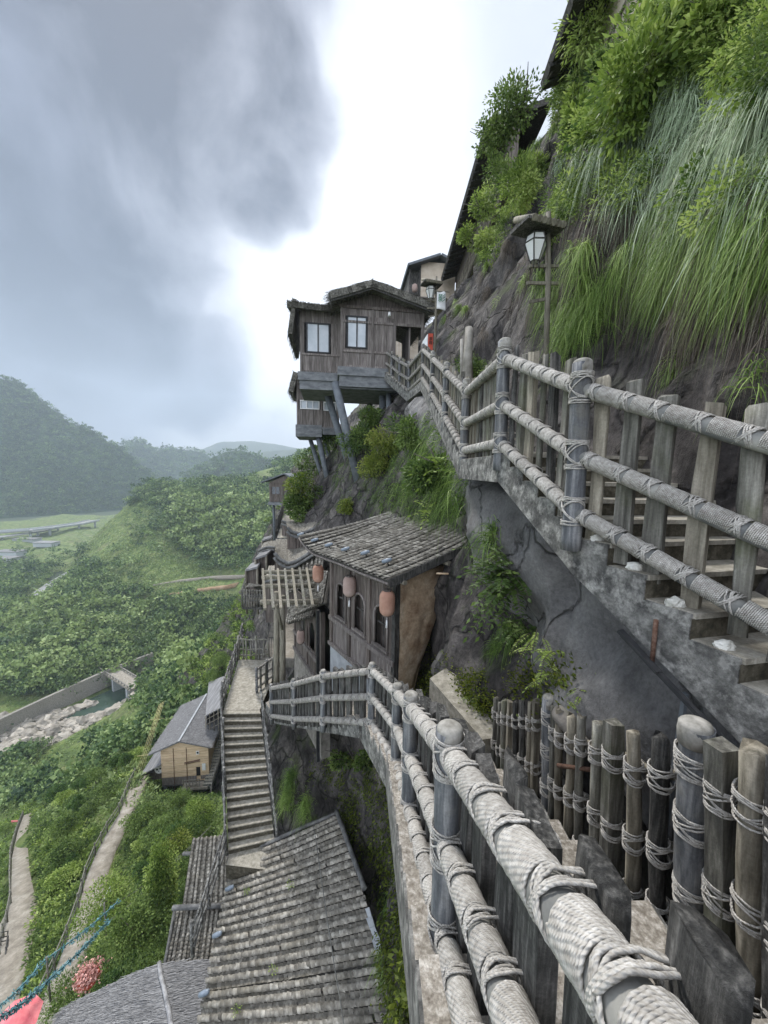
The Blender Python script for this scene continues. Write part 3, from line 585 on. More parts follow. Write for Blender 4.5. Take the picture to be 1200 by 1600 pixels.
# ================================================================ STAIRS
def flight(body, tread, L0, L1, W, n, under=.28, riser=None):
    """steps from L0 up to L1 (left edge, tread heights), W = vector across. Each step: concrete body block + thin tread sheet + riser"""
    L0 = Vector(L0); L1 = Vector(L1); D = L1-L0; dz = D.z/n; dh = Vector((D.x, D.y, 0))/n; W = Vector(W)
    for i in range(n):
        a = L0+dh*i; b = a+dh; zt = L0.z+dz*(i+1); z0 = L0.z+dz*i-under; z1 = L0.z+dz*(i+1)-under; j = random.uniform(-.004, .004)
        ww = W*(1+random.uniform(-.006, .006)); o = Vector((0, 0, 0))
        A = [Vector((a.x, a.y, z0)), Vector((b.x, b.y, z1)), Vector((b.x, b.y, zt+j)), Vector((a.x, a.y, zt+j))]
        V = [p+o for p in A]+[p+ww for p in A]
        body.add(V, [(3, 2, 1, 0), (4, 5, 6, 7), (0, 1, 5, 4), (1, 2, 6, 5), (2, 3, 7, 6), (3, 0, 4, 7)])
        if riser is not None:
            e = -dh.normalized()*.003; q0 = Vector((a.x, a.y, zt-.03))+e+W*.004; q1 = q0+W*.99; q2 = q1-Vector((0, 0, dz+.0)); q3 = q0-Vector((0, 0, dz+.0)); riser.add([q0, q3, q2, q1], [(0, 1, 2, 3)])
        # tread sheet with slightly proud nosing
        nh = dh.normalized()
        c = [Vector((a.x, a.y, 0))-nh*.015+W*.012, Vector((b.x, b.y, 0))+W*.012, Vector((b.x, b.y, 0))+W*.99, Vector((a.x, a.y, 0))-nh*.015+W*.99]
        T = [Vector((p.x, p.y, zt+.006)) for p in c]+[Vector((p.x, p.y, zt-.028)) for p in c]
        tread.add(T, [(0, 1, 2, 3), (7, 6, 5, 4), (0, 4, 5, 1), (1, 5, 6, 2), (2, 6, 7, 3), (3, 7, 4, 0)])
def platform(body, tread, poly, z, th=.3):
    p = [Vector((x, y, z)) for x, y in poly]
    if (p[1]-p[0]).cross(p[2]-p[0]).z < 0: p.reverse()
    body.slab(p, -th); c = sum(p, Vector())/len(p); tread.slab([c.lerp(q, .985)+Vector((0, 0, .005)) for q in p], -.03)
def stairs(body, tread, riser_like='concrete', tm='tread'):
    o = body.build('stairs', riser_like); o['kind'] = 'structure'
    t = tread.build('stair_treads', tm); t['kind'] = 'structure'; return o
# upper stair
B_, T_, R_ = MB(), MB(), MB()
flight(B_, T_, (2.26, 1.02, -1.66), (1.80, 2.165, -.96), (1.5, .35, 0), 5, riser=R_)
flight(B_, T_, (1.80, 2.165, -.96), (1.47, 2.92, -.49), (1.5, .35, 0), 3, riser=R_)
flight(B_, T_, (1.47, 2.92, -.49), (1.25, 4.3, .19), (1.7, .2, 0), 5, riser=R_)
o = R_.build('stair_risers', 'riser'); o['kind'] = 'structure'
platform(B_, T_, [(1.25, 4.3), (1.2, 6.25), (3.3, 6.25), (3.3, 4.3)], .19)
flight(B_, T_, (1.2, 6.25, .19), (1.15, 13.2, 2.97), (1.6, 0, 0), 20)
platform(B_, T_, [(1.15, 13.2), (.8, 15.3), (2.7, 15.9), (3.0, 13.2)], 2.97)
flight(B_, T_, (.8, 15.3, 2.97), (-.12, 19.0, 4.6), (1.5, .37, 0), 12)
stairs(B_, T_)
# black steel edging and drip pipe under the near flight
r = thing('steel_channel', 'black steel channel running under the edge of the upper stone stair', 'channel', (1.6, 2.2, -1.5))
mb = MB(); mb.beam((2.15, 1.2, -1.87), (1.80, 2.05, -1.34), .03, .025); mb.beam((1.80, 2.05, -1.34), (1.63, 2.5, -1.08), .03, .025); mb.build('channel', 'metal', r)
mb = MB(); mb.beam((1.71, 2.25, -1.21), (1.61, 2.5, -1.05), .05, .02); mb.build('bracket', 'metal', r)
mb = MB(); mb.tube([(1.715, 2.32, -1.19), (1.715, 2.32, -.90)], .014, 8); mb.solo('drain_spout', 'rust', 'short rusty drain spout on the side of the upper stone stair', 'spout')
mb = MB(); mb.beam((1.83, 2.18, -1.3), (1.79, 2.18, -2.4), .03, .02); mb.solo('steel_strut', 'bluegrey', 'thin grey steel strut rising behind the thick round fence post', 'strut')
# lower stair
LE = [(.28, -1.6, -1.0), (.28, 1.9, -2.75), (.2, 3.55, -3.55), (.1, 5.3, -4.4), (-.3, 7.1, -5.0), (-3.95, 13.3, -9.1)]
B_, T_ = MB(), MB()
flight(B_, T_, LE[3], LE[0][:2]+(LE[0][2],), (1.5, .05, 0), 19, under=.35)
flight(B_, T_, (-.36, 7.1, -5.05), (.1, 5.3, -4.4), (1.3, .35, 0), 4, under=.35)
platform(B_, T_, [(-.36, 7.1), (-.42, 7.3), (.75, 8.0), (.95, 7.45)], -5.0, .4)
flight(B_, T_, (-3.95, 13.3, -9.1), (-.42, 7.1, -5.0), (1.15, .65, 0), 25, under=.3)
platform(B_, T_, [(-3.95, 13.3), (-4.5, 14.1), (-3.4, 15.2), (-2.6, 14.1)], -9.1, .35)
stairs(B_, T_, tm='granite')
mb = MB(); mb.slab([(.95, 7.1, -4.02), (1.55, 5.4, -4.02), (1.95, 5.5, -4.02), (1.5, 7.7, -4.02)], -.9); o = mb.build('ledge', 'tread'); o['kind'] = 'structure'
# left stair going down towards the viewer, landing and path behind it
B_, T_ = MB(), MB()
sl0 = at_z(357, 1335, -13); sr0 = at_z(429, 1318, -13); sl1 = at_z(349, 1110, -10); sr1 = at_z(406, 1110, -10)
zb_ = -13.0
n = 16
for i in range(n):
    t0, t1 = i/n, (i+1)/n; a0 = sl0.lerp(sl1, t0); a1 = sl0.lerp(sl1, t1)
    b0 = sr0.lerp(sr1, t0); b1 = sr0.lerp(sr1, t1); zt = lerp(zb_, -10.0, t1)
    q = [a0, a1, b1, b0]; B_.slab([Vector((p.x, p.y, zt)) for p in reversed(q)], -.6) if False else B_.slab([Vector((p.x, p.y, zt)) for p in q], .6)
    sh = (a0-a1); sh.z = 0; sh = sh.normalized()*.02; T_.slab([Vector((p.x, p.y, zt+.006)) for p in [a0+sh, b0+sh, b1, a1]], -.035)
platform(B_, T_, [(sl1.x, sl1.y), (-7.5, 19.2), (-5.3, 19.2), (sr1.x, sr1.y)], -10.0, .5)
platform(B_, T_, [(sl0.x+.05, sl0.y-.35), (sl0.x, sl0.y), (sr0.x, sr0.y), (sr0.x+.05, sr0.y-.9)], -13.0, .5)
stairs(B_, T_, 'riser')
# path beyond the gate
B_, T_ = MB(), MB()
platform(B_, T_, [(-6.3, 19.2), (-7.6, 27), (-10.5, 36), (-8.6, 36), (-5.8, 27), (-4.6, 19.2)], -9.9, .5)
o = B_.build('path', 'stonewall'); o['kind'] = 'structure'; o = T_.build('path_paving', 'pathstone'); o['kind'] = 'structure'
# ================================================================ ROPE-WRAPPED RAILINGS
def ring(mb, c, ax, r, rr, tilt=0, phase=0, side=None, ext=0, n=16, k=5, squeeze=1):
    """closed rope loop round an axis; side/ext stretch it towards a baluster"""
    ax = ax.normalized(); u = ax.cross(Vector((0, 0, 1)))
    if u.length < .1: u = ax.cross(Vector((0, 1, 0)))
    u.normalize(); v = ax.cross(u); pts = []
    for i in range(n):
        a = 2*math.pi*i/n; d = u*math.cos(a)+v*math.sin(a); q = c+d*r+ax*(tilt*math.sin(a+phase))
        if side is not None: q += side*max(0, d.dot(side))*ext
        pts.append(q+Vector((random.gauss(0, .0012), random.gauss(0, .0012), random.gauss(0, .0012))))
    mb.tube(pts, rr, k, closed=True, caps=False)
def helix(mb, p0, p1, R_, rr, pitch, n=16, k=6):
    ax = (p1-p0); ln = ax.length; ax.normalize(); u = ax.cross(Vector((0, 0, 1)))
    if u.length < .1: u = ax.cross(Vector((0, 1, 0)))
    u.normalize(); v = ax.cross(u); turns = ln/pitch; tot = int(turns*n); pts = []
    for i in range(tot+1):
        a = 2*math.pi*i/n; jj = 1+.012*math.sin(i*.37)+random.gauss(0, .004)
        pts.append(p0+ax*(pitch*i/n)+(u*math.cos(a)+v*math.sin(a))*R_*jj)
    mb.tube(pts, rr, k, caps=True)
def wrap_rail(parent, a, b, rad, lod, side=None, thick=.06, balpos=(), name='rail', gap=.08, mid=.5):
    """one rail section from a to b with its rope; lod 0 near .. 2 far"""
    a = Vector(a); b = Vector(b); d = b-a; ln = d.length; ax = d.normalized()
    m = 5 if lod < 2 else 3
    mb = MB(); mb.tube([a.lerp(b, i/m)+Vector((0, 0, -.012*math.sin(math.pi*i/m))) for i in range(m+1)], [rad*(1+random.uniform(-.03, .03)) for _ in range(m+1)], (20, 14, 8)[lod])
    rail = mb.build(name, 'rail', parent)
    rp_ = MB(); rr = .0046 if lod == 0 else .0065
    cuts = sorted(balpos); marks = []; last = .06
    for c in cuts+[ln-.06]:
        if c-last > mid:        # an extra lashing over the middle of a long stretch
            marks.append(((c+last)/2, False))
        if c < ln-.07: marks.append((c, True))
        last = c
    s = .07
    for c, isbal in marks+[(ln+.0, None)]:
        g = gap*random.uniform(.8, 1.25); e = min(ln-.07, c-g/2) if isbal is not None else ln-.07
        if e-s > .02:
            p0 = a+ax*s; p1 = a+ax*e
            if lod == 0: helix(rp_, p0, p1, rad+rr*.8, rr, rr*1.98, 15, 5)
            else:
                k = (16, 16, 8)[lod]; q = 5 if lod == 1 else 2
                rp_.tube([p0.lerp(p1, i/q) for i in range(q+1)], [rad+.006]+[rad+.013]*(q-1)+[rad+.006], k)
        if isbal is None: break
        cm = a+ax*c
        for w_ in range((2, 2, 1)[lod] if isbal else 1):
            for sg in (-1, 1):
                for st in range(2 if lod < 2 else 1):
                    ring(rp_, cm+ax*(g*.10*sg+st*rr*2.1+w_*.012), ax, rad+rr*1.0, rr, tilt=sg*g*.33, phase=random.uniform(-.35, .35), side=side if isbal else None, ext=thick if isbal and w_ == 0 else 0, n=(24, 14, 8)[lod], k=(6, 4, 3)[lod])
        s = c+g/2
    rp_.build('rope', 'ropeband' if lod else 'rope', rail); return rail
def round_post(parent, base, top, rad, lod, ties=(), m='postgrey', name='post', seed=0, side=None):
    base = Vector(base); top = Vector(top); d = top-base; n = (28, 16, 8)[lod]; K = (14, 7, 3)[lod]; mb = MB(); pts = []; rs = []
    for i in range(K+1):
        t = i/K; pts.append(base+d*t+Vector((.006*math.sin(3*t+seed), .006*math.cos(4*t+seed), 0))); rs.append(rad*(1.06-.08*t+.03*noise.noise(Vector((t*3, seed, 0)))))
    mb.tube(pts, rs, n, caps=True, jit=.012 if lod == 0 else 0)
    post = mb.build(name, m, parent)
    cp = MB(); k = (6, 4, 2)[lod]; cpts = [top-d.normalized()*.10, top-d.normalized()*.03]+[top+d.normalized()*.035*math.sin(i/k*1.45) for i in range(1, k+1)]
    crs = [rs[-1]*1.015, rs[-1]*1.03]+[rs[-1]*max(.25, math.cos(i/k*1.32)) for i in range(1, k+1)]
    cp.tube(cpts, crs, n, jit=.02 if lod == 0 else .01); cp.build('cap', 'postcap', post)
    u = d.normalized()
    for z in ties:
        rp_ = MB(); c = base+u*z; rr = (.0052, .007, .009)[lod]
        for k_ in range((4, 3, 1)[lod]):
            ring(rp_, c+u*(.075+k_*rr*2), u, rad*1.05+rr, rr, tilt=.008*random.uniform(-1, 1), n=(24, 14, 8)[lod], k=(6, 4, 3)[lod])
            ring(rp_, c-u*(.075+k_*rr*2), u, rad*1.05+rr, rr, tilt=.008*random.uniform(-1, 1), n=(24, 14, 8)[lod], k=(6, 4, 3)[lod])
        for sg in (-1, 1):
            for k_ in range((2, 2, 1)[lod]):
                ring(rp_, c+u*k_*rr*2, u, rad*1.07+rr, rr, tilt=sg*.075, phase=random.uniform(-.4, .4)+k_*.1, n=(24, 14, 8)[lod], k=(6, 4, 3)[lod])
        rp_.build('rope', 'rope' if lod < 2 else 'ropeband', post)
    return post
def plank(parent, base, h, w_, th, along, name='baluster', m='oldwood', lean=(0, 0), rough_top=True, kind='flat'):
    """upright batten: w_ along the railing, th across it, slightly warped, split top"""
    base = Vector(base); al = Vector(along).normalized(); ac = Vector((al.y, -al.x, 0)).normalized(); K = 5; V = []; F = []
    tp = [random.uniform(-.03, .02) for _ in range(4)] if rough_top else [0]*4
    ph = random.uniform(0, 6); n = 4 if kind == 'flat' else 8
    for i in range(K+1):
        t = i/K; c = base+Vector((lean[0]*t, lean[1]*t, h*t))+al*.010*math.sin(ph+t*4)+ac*.006*math.sin(ph*2+t*3)
        ww = w_*(1+.10*math.sin(ph+5*t))*.5; tt_ = th*.5
        if n == 4: ring_ = [(-ww, -tt_), (ww, -tt_), (ww, tt_), (-ww, tt_)]
        else: ring_ = [(ww*math.cos(a)*(1+random.uniform(-.12, .12)), tt_*math.sin(a)*(1+random.uniform(-.12, .12))) for a in [2*math.pi*q/n for q in range(n)]]
        for q, (x, y) in enumerate(ring_): V.append(c+al*x+ac*y+(Vector((0, 0, tp[q % 4] if rough_top else 0)) if i == K else Vector((0, 0, 0))))
    for i in range(K):
        for q in range(n): F.append((i*n+q, i*n+(q+1) % n, (i+1)*n+(q+1) % n, (i+1)*n+q))
    F += [tuple(range(K*n, K*n+n)), tuple(reversed(range(n)))]
    mb = MB(); mb.add(V, F, smooth=(n == 8)); return mb.build(name, m, parent)
def railing(label, posts, heights, post_h, rad, bal_side, bal_gap, bal_w=.085, bal_th=.05, bal_over=.10, prad=.055, group=None, lods=None, rgap=.08, mid=.5, bmats=('oldwood', 'darkwood', 'oldwood', 'palewood')):
    r = thing('railing', label, 'railing', posts[0], group); cnt = 0
    for i, p in enumerate(posts):
        p = Vector(p); lod = lods[i]; pr = prad*(1.1 if lod == 0 else 1)
        round_post(r, p-Vector((0, 0, .12)), p+Vector((0, 0, post_h)), pr, lod, [h+.12 for h in heights], seed=i)
    for i in range(len(posts)-1):
        a = Vector(posts[i]); b = Vector(posts[i+1]); lod = min(lods[i], lods[i+1]); d = b-a; dh = Vector((d.x, d.y, 0)); side = Vector((dh.y, -dh.x, 0)).normalized()*bal_side
        n = max(1, round(dh.length/bal_gap)); ts = [(k+.5)/n+random.uniform(-.1, .1)/n for k in range(n)]
        for h in heights:
            o_ = Vector((0, 0, h))
            wrap_rail(r, a+o_, b+o_, rad, lod, side=side, thick=bal_th+.012, balpos=[t*d.length for t in ts], gap=rgap, mid=mid)
        for t in ts:
            c = a.lerp(b, t)+side*(rad+bal_th/2+.004)
            if cnt < 99:
                plank(r, c-Vector((0, 0, .02)), heights[-1]+bal_over+random.uniform(-.04, .05), bal_w*random.uniform(.75, 1.15), bal_th*random.uniform(.8, 1.1), dh, lean=(random.uniform(-.02, .02), random.uniform(-.02, .02)), m=random.choice(bmats), kind='flat' if random.random() < .8 else 'round'); cnt += 1
    return r
HT = [.22, .64, 1.08]
railing('rope-wrapped log railing climbing along the upper stone stair above the grey cast rock',
    [(2.55, 1.02, -1.38), (1.43, 2.9, -.46), (1.27, 4.3, .14), (1.26, 6.2, .16), (1.24, 8.2, .95), (1.23, 10.6, 1.88), (1.20, 13.3, 2.92), (.87, 15.3, 2.90), (.56, 16.7, 3.45), (.24, 18.0, 4.05), (-.06, 19.2, 4.55)],
    [.18, .60, 1.08], 1.26, .05, 1, .215, group='rope-wrapped railings', lods=[0, 0, 0, 1, 1, 1, 2, 2, 2, 2, 2], bal_w=.10, bal_over=.16, prad=.062)
railing('rope-wrapped log railing beside the descending stair in the foreground, turning left below the lantern house',
    [(.46, -.9, -1.40), (.37, 1.9, -2.72), (.30, 3.55, -3.55), (.24, 5.2, -4.42), (-.17, 6.9, -5.0), (-1.33, 8.35, -5.95), (-2.48, 10.3, -7.3), (-3.9, 12.9, -9.0)],
    [.17, .70, 1.22], 1.36, .056, 1, .255, group='rope-wrapped railings', lods=[0, 0, 0, 0, 1, 1, 1, 2], bal_w=.165, bal_th=.065, bal_over=.13, prad=.065, rgap=.10, bmats=('darkwood',))
railing('short rope-bound railing curving round the landing beside the pergola posts',
    [(-5.55, 16.2, -10), (-5.3, 16.9, -10), (-5.1, 17.4, -10), (-4.9, 18.2, -10)], HT, 1.2, .05, 1, .4, group='rope-wrapped railings', lods=[2, 2, 2, 2], bal_w=.07)
# ---- wooden stake fence on the right of the foreground stair
FP = [  # px, top, bottom, kind, width(m)
 (775, 1090, 1200, 'r', .07), (781, 1097, 1212, 'r', .05), (789, 1094, 1218, 'r', .07), (797, 1095, 1225, 'f', .05), (806, 1097, 1233, 'r', .06), (817, 1093, 1241, 'r', .06), (828, 1096, 1250, 'r', .05), (838, 1094, 1258, 'f', .055),
 (858, 1090, 1280, 'p', .115), (866, 1104, 1288, 'r', .06), (876, 1108, 1306, 'r', .065), (893, 1116, 1316, 'r', .07), (908, 1118, 1324, 'r', .06), (934, 1126, 1350, 'r', .08), (958, 1126, 1382, 'f', .09), (991, 1146, 1400, 'r', .075), (1032, 1150, 1422, 'r', .08),
 (1087, 1134, 1485, 'p', .15), (1131, 1160, 1520, 'f', .10), (1182, 1168, 1556, 'g', .13), (1238, 1195, 1610, 'f', .11), (1300, 1200, 1690, 'r', .12)]
FP = [(a, b, c, d, e*(1.3 if d in 'rf' else 1.06)) for a, b, c, d, e in FP]
fn = thing('stake_fence', 'uneven wooden stake fence lashed with rope on the right of the foreground stair', 'fence', (1.55, 2, -2.4))
fpts = []
for i, (px, t, b, kd, wd) in enumerate(FP):
    Yp = 1.56*600/(px-600)*1.0; Yp = min(Yp, 5.35); top = P(px, t, Yp); bot = P(px-3, b, Yp); bot = Vector((bot.x, bot.y, bot.z-.12)); c = (top+bot)/2; fpts.append((bot, top))
    h = top.z-bot.z; lod = 0 if Yp < 3 else 1
    if kd == 'p':
        po = round_post(fn, bot, top, wd/2, lod, (), seed=i)
    else:
        po = plank(fn, bot, h, wd, wd*.8 if kd != 'f' else wd*.7, (1, .2, 0), 'stake', random.choice(['oldwood', 'palewood', 'darkwood']) if kd != 'g' else 'palewood', lean=((top-bot).x, (top-bot).y), kind='flat' if kd == 'f' else 'round')
    u = (top-bot).normalized(); rr = .0052
    for fr_ in ((.80, .42, .10) if kd != 'p' else (.86, .62, .33, .12)):
        rp_ = MB(); cc = bot.lerp(top, fr_)
        for st in range(3):
            ring(rp_, cc+u*(.045+st*rr*2.1), u, wd*.52+rr, rr, tilt=random.uniform(-.012, .012), n=20 if lod == 0 else 12, k=5)
            ring(rp_, cc-u*(.045+st*rr*2.1), u, wd*.52+rr, rr, tilt=random.uniform(-.012, .012), n=20 if lod == 0 else 12, k=5)
        for sg in (-1, 1):
            for st in range(2): ring(rp_, cc+u*st*rr*2, u, wd*.54+rr, rr, tilt=sg*.045, phase=random.uniform(-.4, .4), side=Vector((1, 0, 0)), ext=.03, n=20 if lod == 0 else 12, k=5)
        rp_.build('rope', 'rope', po)
for fr_, rd in ((.80, .034), (.42, .034), (.08, .036)):
    pp = [bt.lerp(tp, fr_)+Vector((wd*.5+.05, .01, 0)) for (bt, tp), (_, _, _, _, wd) in zip(fpts, FP)]
    mb = MB(); mb.tube(pp, rd, 12); rl = mb.build('rail', 'log', fn)
    rp_ = MB()
    for a, b in zip(pp[:-1], pp[1:]):
        q0, q1 = a.lerp(b, .3), a.lerp(b, .7)
        if (b-a).length > .1: rp_.tube([q0, q0.lerp(q1, .1), q0.lerp(q1, .9), q1], [rd+.004, rd+.01, rd+.01, rd+.004], 12)
    rp_.build('rope', 'ropeband', rl)
mb = MB(); mb.tube([P(872, 1196, 3.2), P(1020, 1215, 2.55)], .018, 10); mb.solo('rusty_pipe', 'rust', 'thin rusty pipe lying behind the stakes of the fence', 'pipe')
# pale stones on the step ends
FL = [((2.26, 1.02, -1.66), (1.80, 2.165, -.96), 5, (4,)), ((1.80, 2.165, -.96), (1.47, 2.92, -.49), 3, (0, 1, 2)), ((1.47, 2.92, -.49), (1.25, 4.3, .19), 5, (0, 1, 2, 3, 4))]
WHERE = ['nearest of the row, at the right edge', 'second from the near end, above the rusty spout', 'third from the near end of the row', 'just before the thick round post', 'just behind the thick round post', 'fourth from the landing', 'third from the landing', 'second from the landing', 'farthest up, at the landing']
k = 0
for L0, L1, n, idx in FL:
    for i in idx:
        L0v, L1v = Vector(L0), Vector(L1); p = L0v.lerp(L1v, (i+.55)/n); p.z = L0v.z+(L1v.z-L0v.z)*(i+1)/n; p.x += random.uniform(.06, .085); s_ = random.uniform(.85, 1.1)
        mb = MB(); mb.blob((p.x, p.y, p.z+.016), (.056*s_, .046*s_, .040*s_), 3, .20, 2.2, k*3+1, smooth=False); mb.solo('stone', 'whitestone', 'white rock on the upper stair edge, '+WHERE[k], 'stone', 'white rocks set on the ends of the steps'); k += 1
# ---- rustic railings beside the left stair
def rustic(label, pts, h=.95, m='concrete', step=.42, fat=1.0):
    r = thing('railing', label, 'railing', pts[0]); Q = []
    pts = [Vector(p) for p in pts]
    for a, b in zip(pts[:-1], pts[1:]):
        k = max(1, int((b-a).length/step)); Q += [a.lerp(b, i/k) for i in range(k)]
    Q.append(pts[-1])
    for i, q in enumerate(Q[:100]):
        mb = MB(); big = i % 4 == 0; a = q+Vector((random.uniform(-.03, .03), random.uniform(-.03, .03), -.1)); b = q+Vector((random.uniform(-.05, .05), random.uniform(-.05, .05), h+(.12 if big else random.uniform(-.05, .03))))
        mb.tube([a, a.lerp(b, .5)+Vector((random.uniform(-.03, .03), 0, 0)), b], [(.05 if big else .03)*fat]*3, 6, jit=.15); mb.build('post', m, r)
    for hh in (.25, .55, h-.05):
        mb = MB(); mb.tube([q+Vector((random.uniform(-.025, .025), random.uniform(-.025, .025), hh+random.uniform(-.03, .03))) for q in Q], .035, 6, jit=.2); mb.build('rail', m, r)
    return r
rustic('weathered knotty railing on the valley side of the left stair and landing', [sl0+Vector((-.22, -2.0, -1.0)), sl0+Vector((-.18, -1.0, -.6)), sl0+Vector((-.08, 0, .05)), sl1+Vector((-.08, 0, 0)), (-7.55, 19.1, -10), (-7.9, 21, -9.7)], m='concrete')
rustic('weathered knotty railing on the cliff side of the left stair', [sr0+Vector((.08, 0, .05)), sr1+Vector((.08, 0, 0))], m='concrete')
rustic('dark stake fence closing the far end of the stone landing', [(-7.5, 19.2, -10), (-5.95, 19.25, -10)], h=1.15, m='oldwood', step=.2, fat=1.5)
g = thing('gate', 'thin barred metal gate across the path beside the log posts', 'gate', (-5.6, 19.25, -10))
mb = MB()
for zz in (.1, 1.2): mb.beam((-5.9, 19.25, -10+zz), (-5.2, 19.25, -10+zz), .03, .03)
mb.build('frame', 'metal', g)
for i in range(7):
    mb = MB(); x = -5.87+i*.105; mb.beam((x, 19.25, -9.9), (x, 19.25, -8.8), .018, .018); mb.build('bar', 'metal', g)
# ================================================================ BUILDINGS
class Fr:
    """local frame: x along the facade, y into the building, z up"""
    def __init__(s, o, xd):
        s.o = Vector(o); s.x = Vector((xd[0], xd[1], 0)).normalized(); s.y = Vector((-s.x.y, s.x.x, 0))
        if s.y.y < 0 and abs(s.y.y) > abs(s.y.x)*.2: s.y = -s.y
    def p(s, x, y, z): return s.o+s.x*x+s.y*y+Vector((0, 0, z))
    def box(s, mb, x0, x1, y0, y1, z0, z1, rnd=None):
        mb.frame_box(s.p((x0+x1)/2, (y0+y1)/2, (z0+z1)/2), s.x*(x1-x0)/2, s.y*(y1-y0)/2, Vector((0, 0, (z1-z0)/2)), rnd)
def tile_roof(parent, E0, E1, T1, T0, gap=.27, tl=.13, lift0=0, lift1=0, sag=.0, name='roof', base='tilebase', jit=1.0):
    """eave E0-E1, top T0-T1; columns of overlapping cover tiles over channel tiles"""
    E0, E1, T1, T0 = map(Vector, (E0, E1, T1, T0)); up = (E1-E0).cross(T0-E0).normalized()
    if up.z < 0: up = -up
    def S_(u, v):
        p = E0.lerp(E1, u).lerp(T0.lerp(T1, u), v)
        l = lift0*max(0, 1-u*4)**2*(1-v)+lift1*max(0, 1-(1-u)*4)**2*(1-v)
        return p+Vector((0, 0, l-sag*math.sin(math.pi*v)+.018*noise.noise(p*.9)))
    eu = ((E1-E0).length+(T1-T0).length)/2; ev = ((T0-E0).length+(T1-E1).length)/2; nc = max(2, round(eu/gap)); nr = max(2, round(ev/tl)); V = []; F = []; RN = []
    bb = MB(); q = 14
    Gp = [[S_(i/q, j/q)-up*.05 for j in range(q+1)] for i in range(q+1)]
    for i in range(q):
        for j in range(q): bb.quad(Gp[i][j], Gp[i+1][j], Gp[i+1][j+1], Gp[i][j+1])
    Gb = [[p-up*.07 for p in r] for r in Gp]
    for i in range(q):
        for j in range(q): bb.quad(Gb[i][j+1], Gb[i+1][j+1], Gb[i+1][j], Gb[i][j])
    for i in range(q):
        bb.quad(Gp[i][0], Gb[i][0], Gb[i+1][0], Gp[i+1][0]); bb.quad(Gp[i][q], Gp[i+1][q], Gb[i+1][q], Gb[i][q]); bb.quad(Gp[0][i], Gp[0][i+1], Gb[0][i+1], Gb[0][i]); bb.quad(Gp[q][i], Gb[q][i], Gb[q][i+1], Gp[q][i+1])
    ro = bb.build(name, base, parent); K = 5
    for c in range(nc):
        u = (c+.5)/nc; wander = random.uniform(-.15, .15)/nc
        for r in range(nr):
            for kind in (0, 1):
                uu = u+wander+(0 if kind == 0 else .5/nc); v0 = (r-.15)/nr; v1 = (r+1.25)/nr
                if uu > 1: continue
                if random.random() < .012*jit and kind == 0: continue
                a = S_(uu, max(v0, -.02)); b = S_(uu, min(v1, 1.01)); ax = (b-a); al = (S_(min(uu+.01, 1), .5)-S_(max(uu-.01, 0), .5)).normalized(); al = (al-up*al.dot(up)).normalized()
                sk = al*random.gauss(0, .012*jit); ra = gap*(.29 if kind == 0 else .27)*random.uniform(.93, 1.07)*(1 if kind == 0 else 1); rb = ra*.86; h0 = .028+random.gauss(0, .005)*jit; h1 = 0
                if kind == 1: h0 -= .035; h1 -= .04
                bs = len(V)
                for (pt, rr, hh) in ((a+sk, ra, h0), (b-sk, rb, h1)):
                    for k in range(K+1):
                        t = math.pi*k/K; s_ = math.sin(t) if kind == 0 else -math.sin(t)*.55
                        V.append(pt+al*math.cos(t)*rr+up*(s_*rr*.62+hh))
                th = -.016
                for k in range(K+1):
                    t = math.pi*k/K; s_ = math.sin(t) if kind == 0 else -math.sin(t)*.55; V.append(a+sk+al*math.cos(t)*ra+up*(s_*ra*.62+h0+th))
                for k in range(K):
                    F.append((bs+k, bs+k+1, bs+K+1+k+1, bs+K+1+k)); F.append((bs+k, bs+2*K+2+k, bs+2*K+2+k+1, bs+k+1))
                rv = min(1, max(0, random.gauss(.5, .24))) if kind == 0 else random.uniform(.0, .35); RN += [rv]*(2*K)
    o = np_mesh('tiles', [tuple(v) for v in V], F, M['tile'], ro, RN, smooth=True)
    return ro, S_, up
def planks_wall(parent, fr, x0, x1, z0, z1, y=0, w=.13, th=.03, m='wallwood', holes=(), name='wall_panel', dz=.0):
    """vertical boards; holes: (hx0, hx1, hz0, hz1, arch)"""
    mb = MB(); n = max(1, round((x1-x0)/w)); ww = (x1-x0)/n
    for i in range(n):
        a = x0+i*ww; b = a+ww-.006; yo = random.uniform(0, .008); segs = [(z0, z1)]
        for (h0, h1, q0, q1, arch) in holes:
            mid = (a+b)/2
            if b > h0+.01 and a < h1-.01:
                tp = q1
                if arch: r_ = (h1-h0)/2; dd = min(1, abs(mid-(h0+h1)/2)/r_); tp = q1-r_+r_*math.sqrt(max(0, 1-dd*dd))
                ns = []
                for s0, s1 in segs:
                    if q0 > s0: ns.append((s0, min(q0, s1)))
                    if tp < s1: ns.append((max(tp, s0), s1))
                segs = ns
        for s0, s1 in segs:
            if s1-s0 > .02: fr.box(mb, a, b, y-yo, y+th, s0, s1)
    return mb.build(name, m, parent)
def beam_part(parent, fr, x0, x1, y0, y1, z0, z1, name='beam', m='brownwood'):
    mb = MB(); fr.box(mb, x0, x1, y0, y1, z0, z1); return mb.build(name, m, parent)
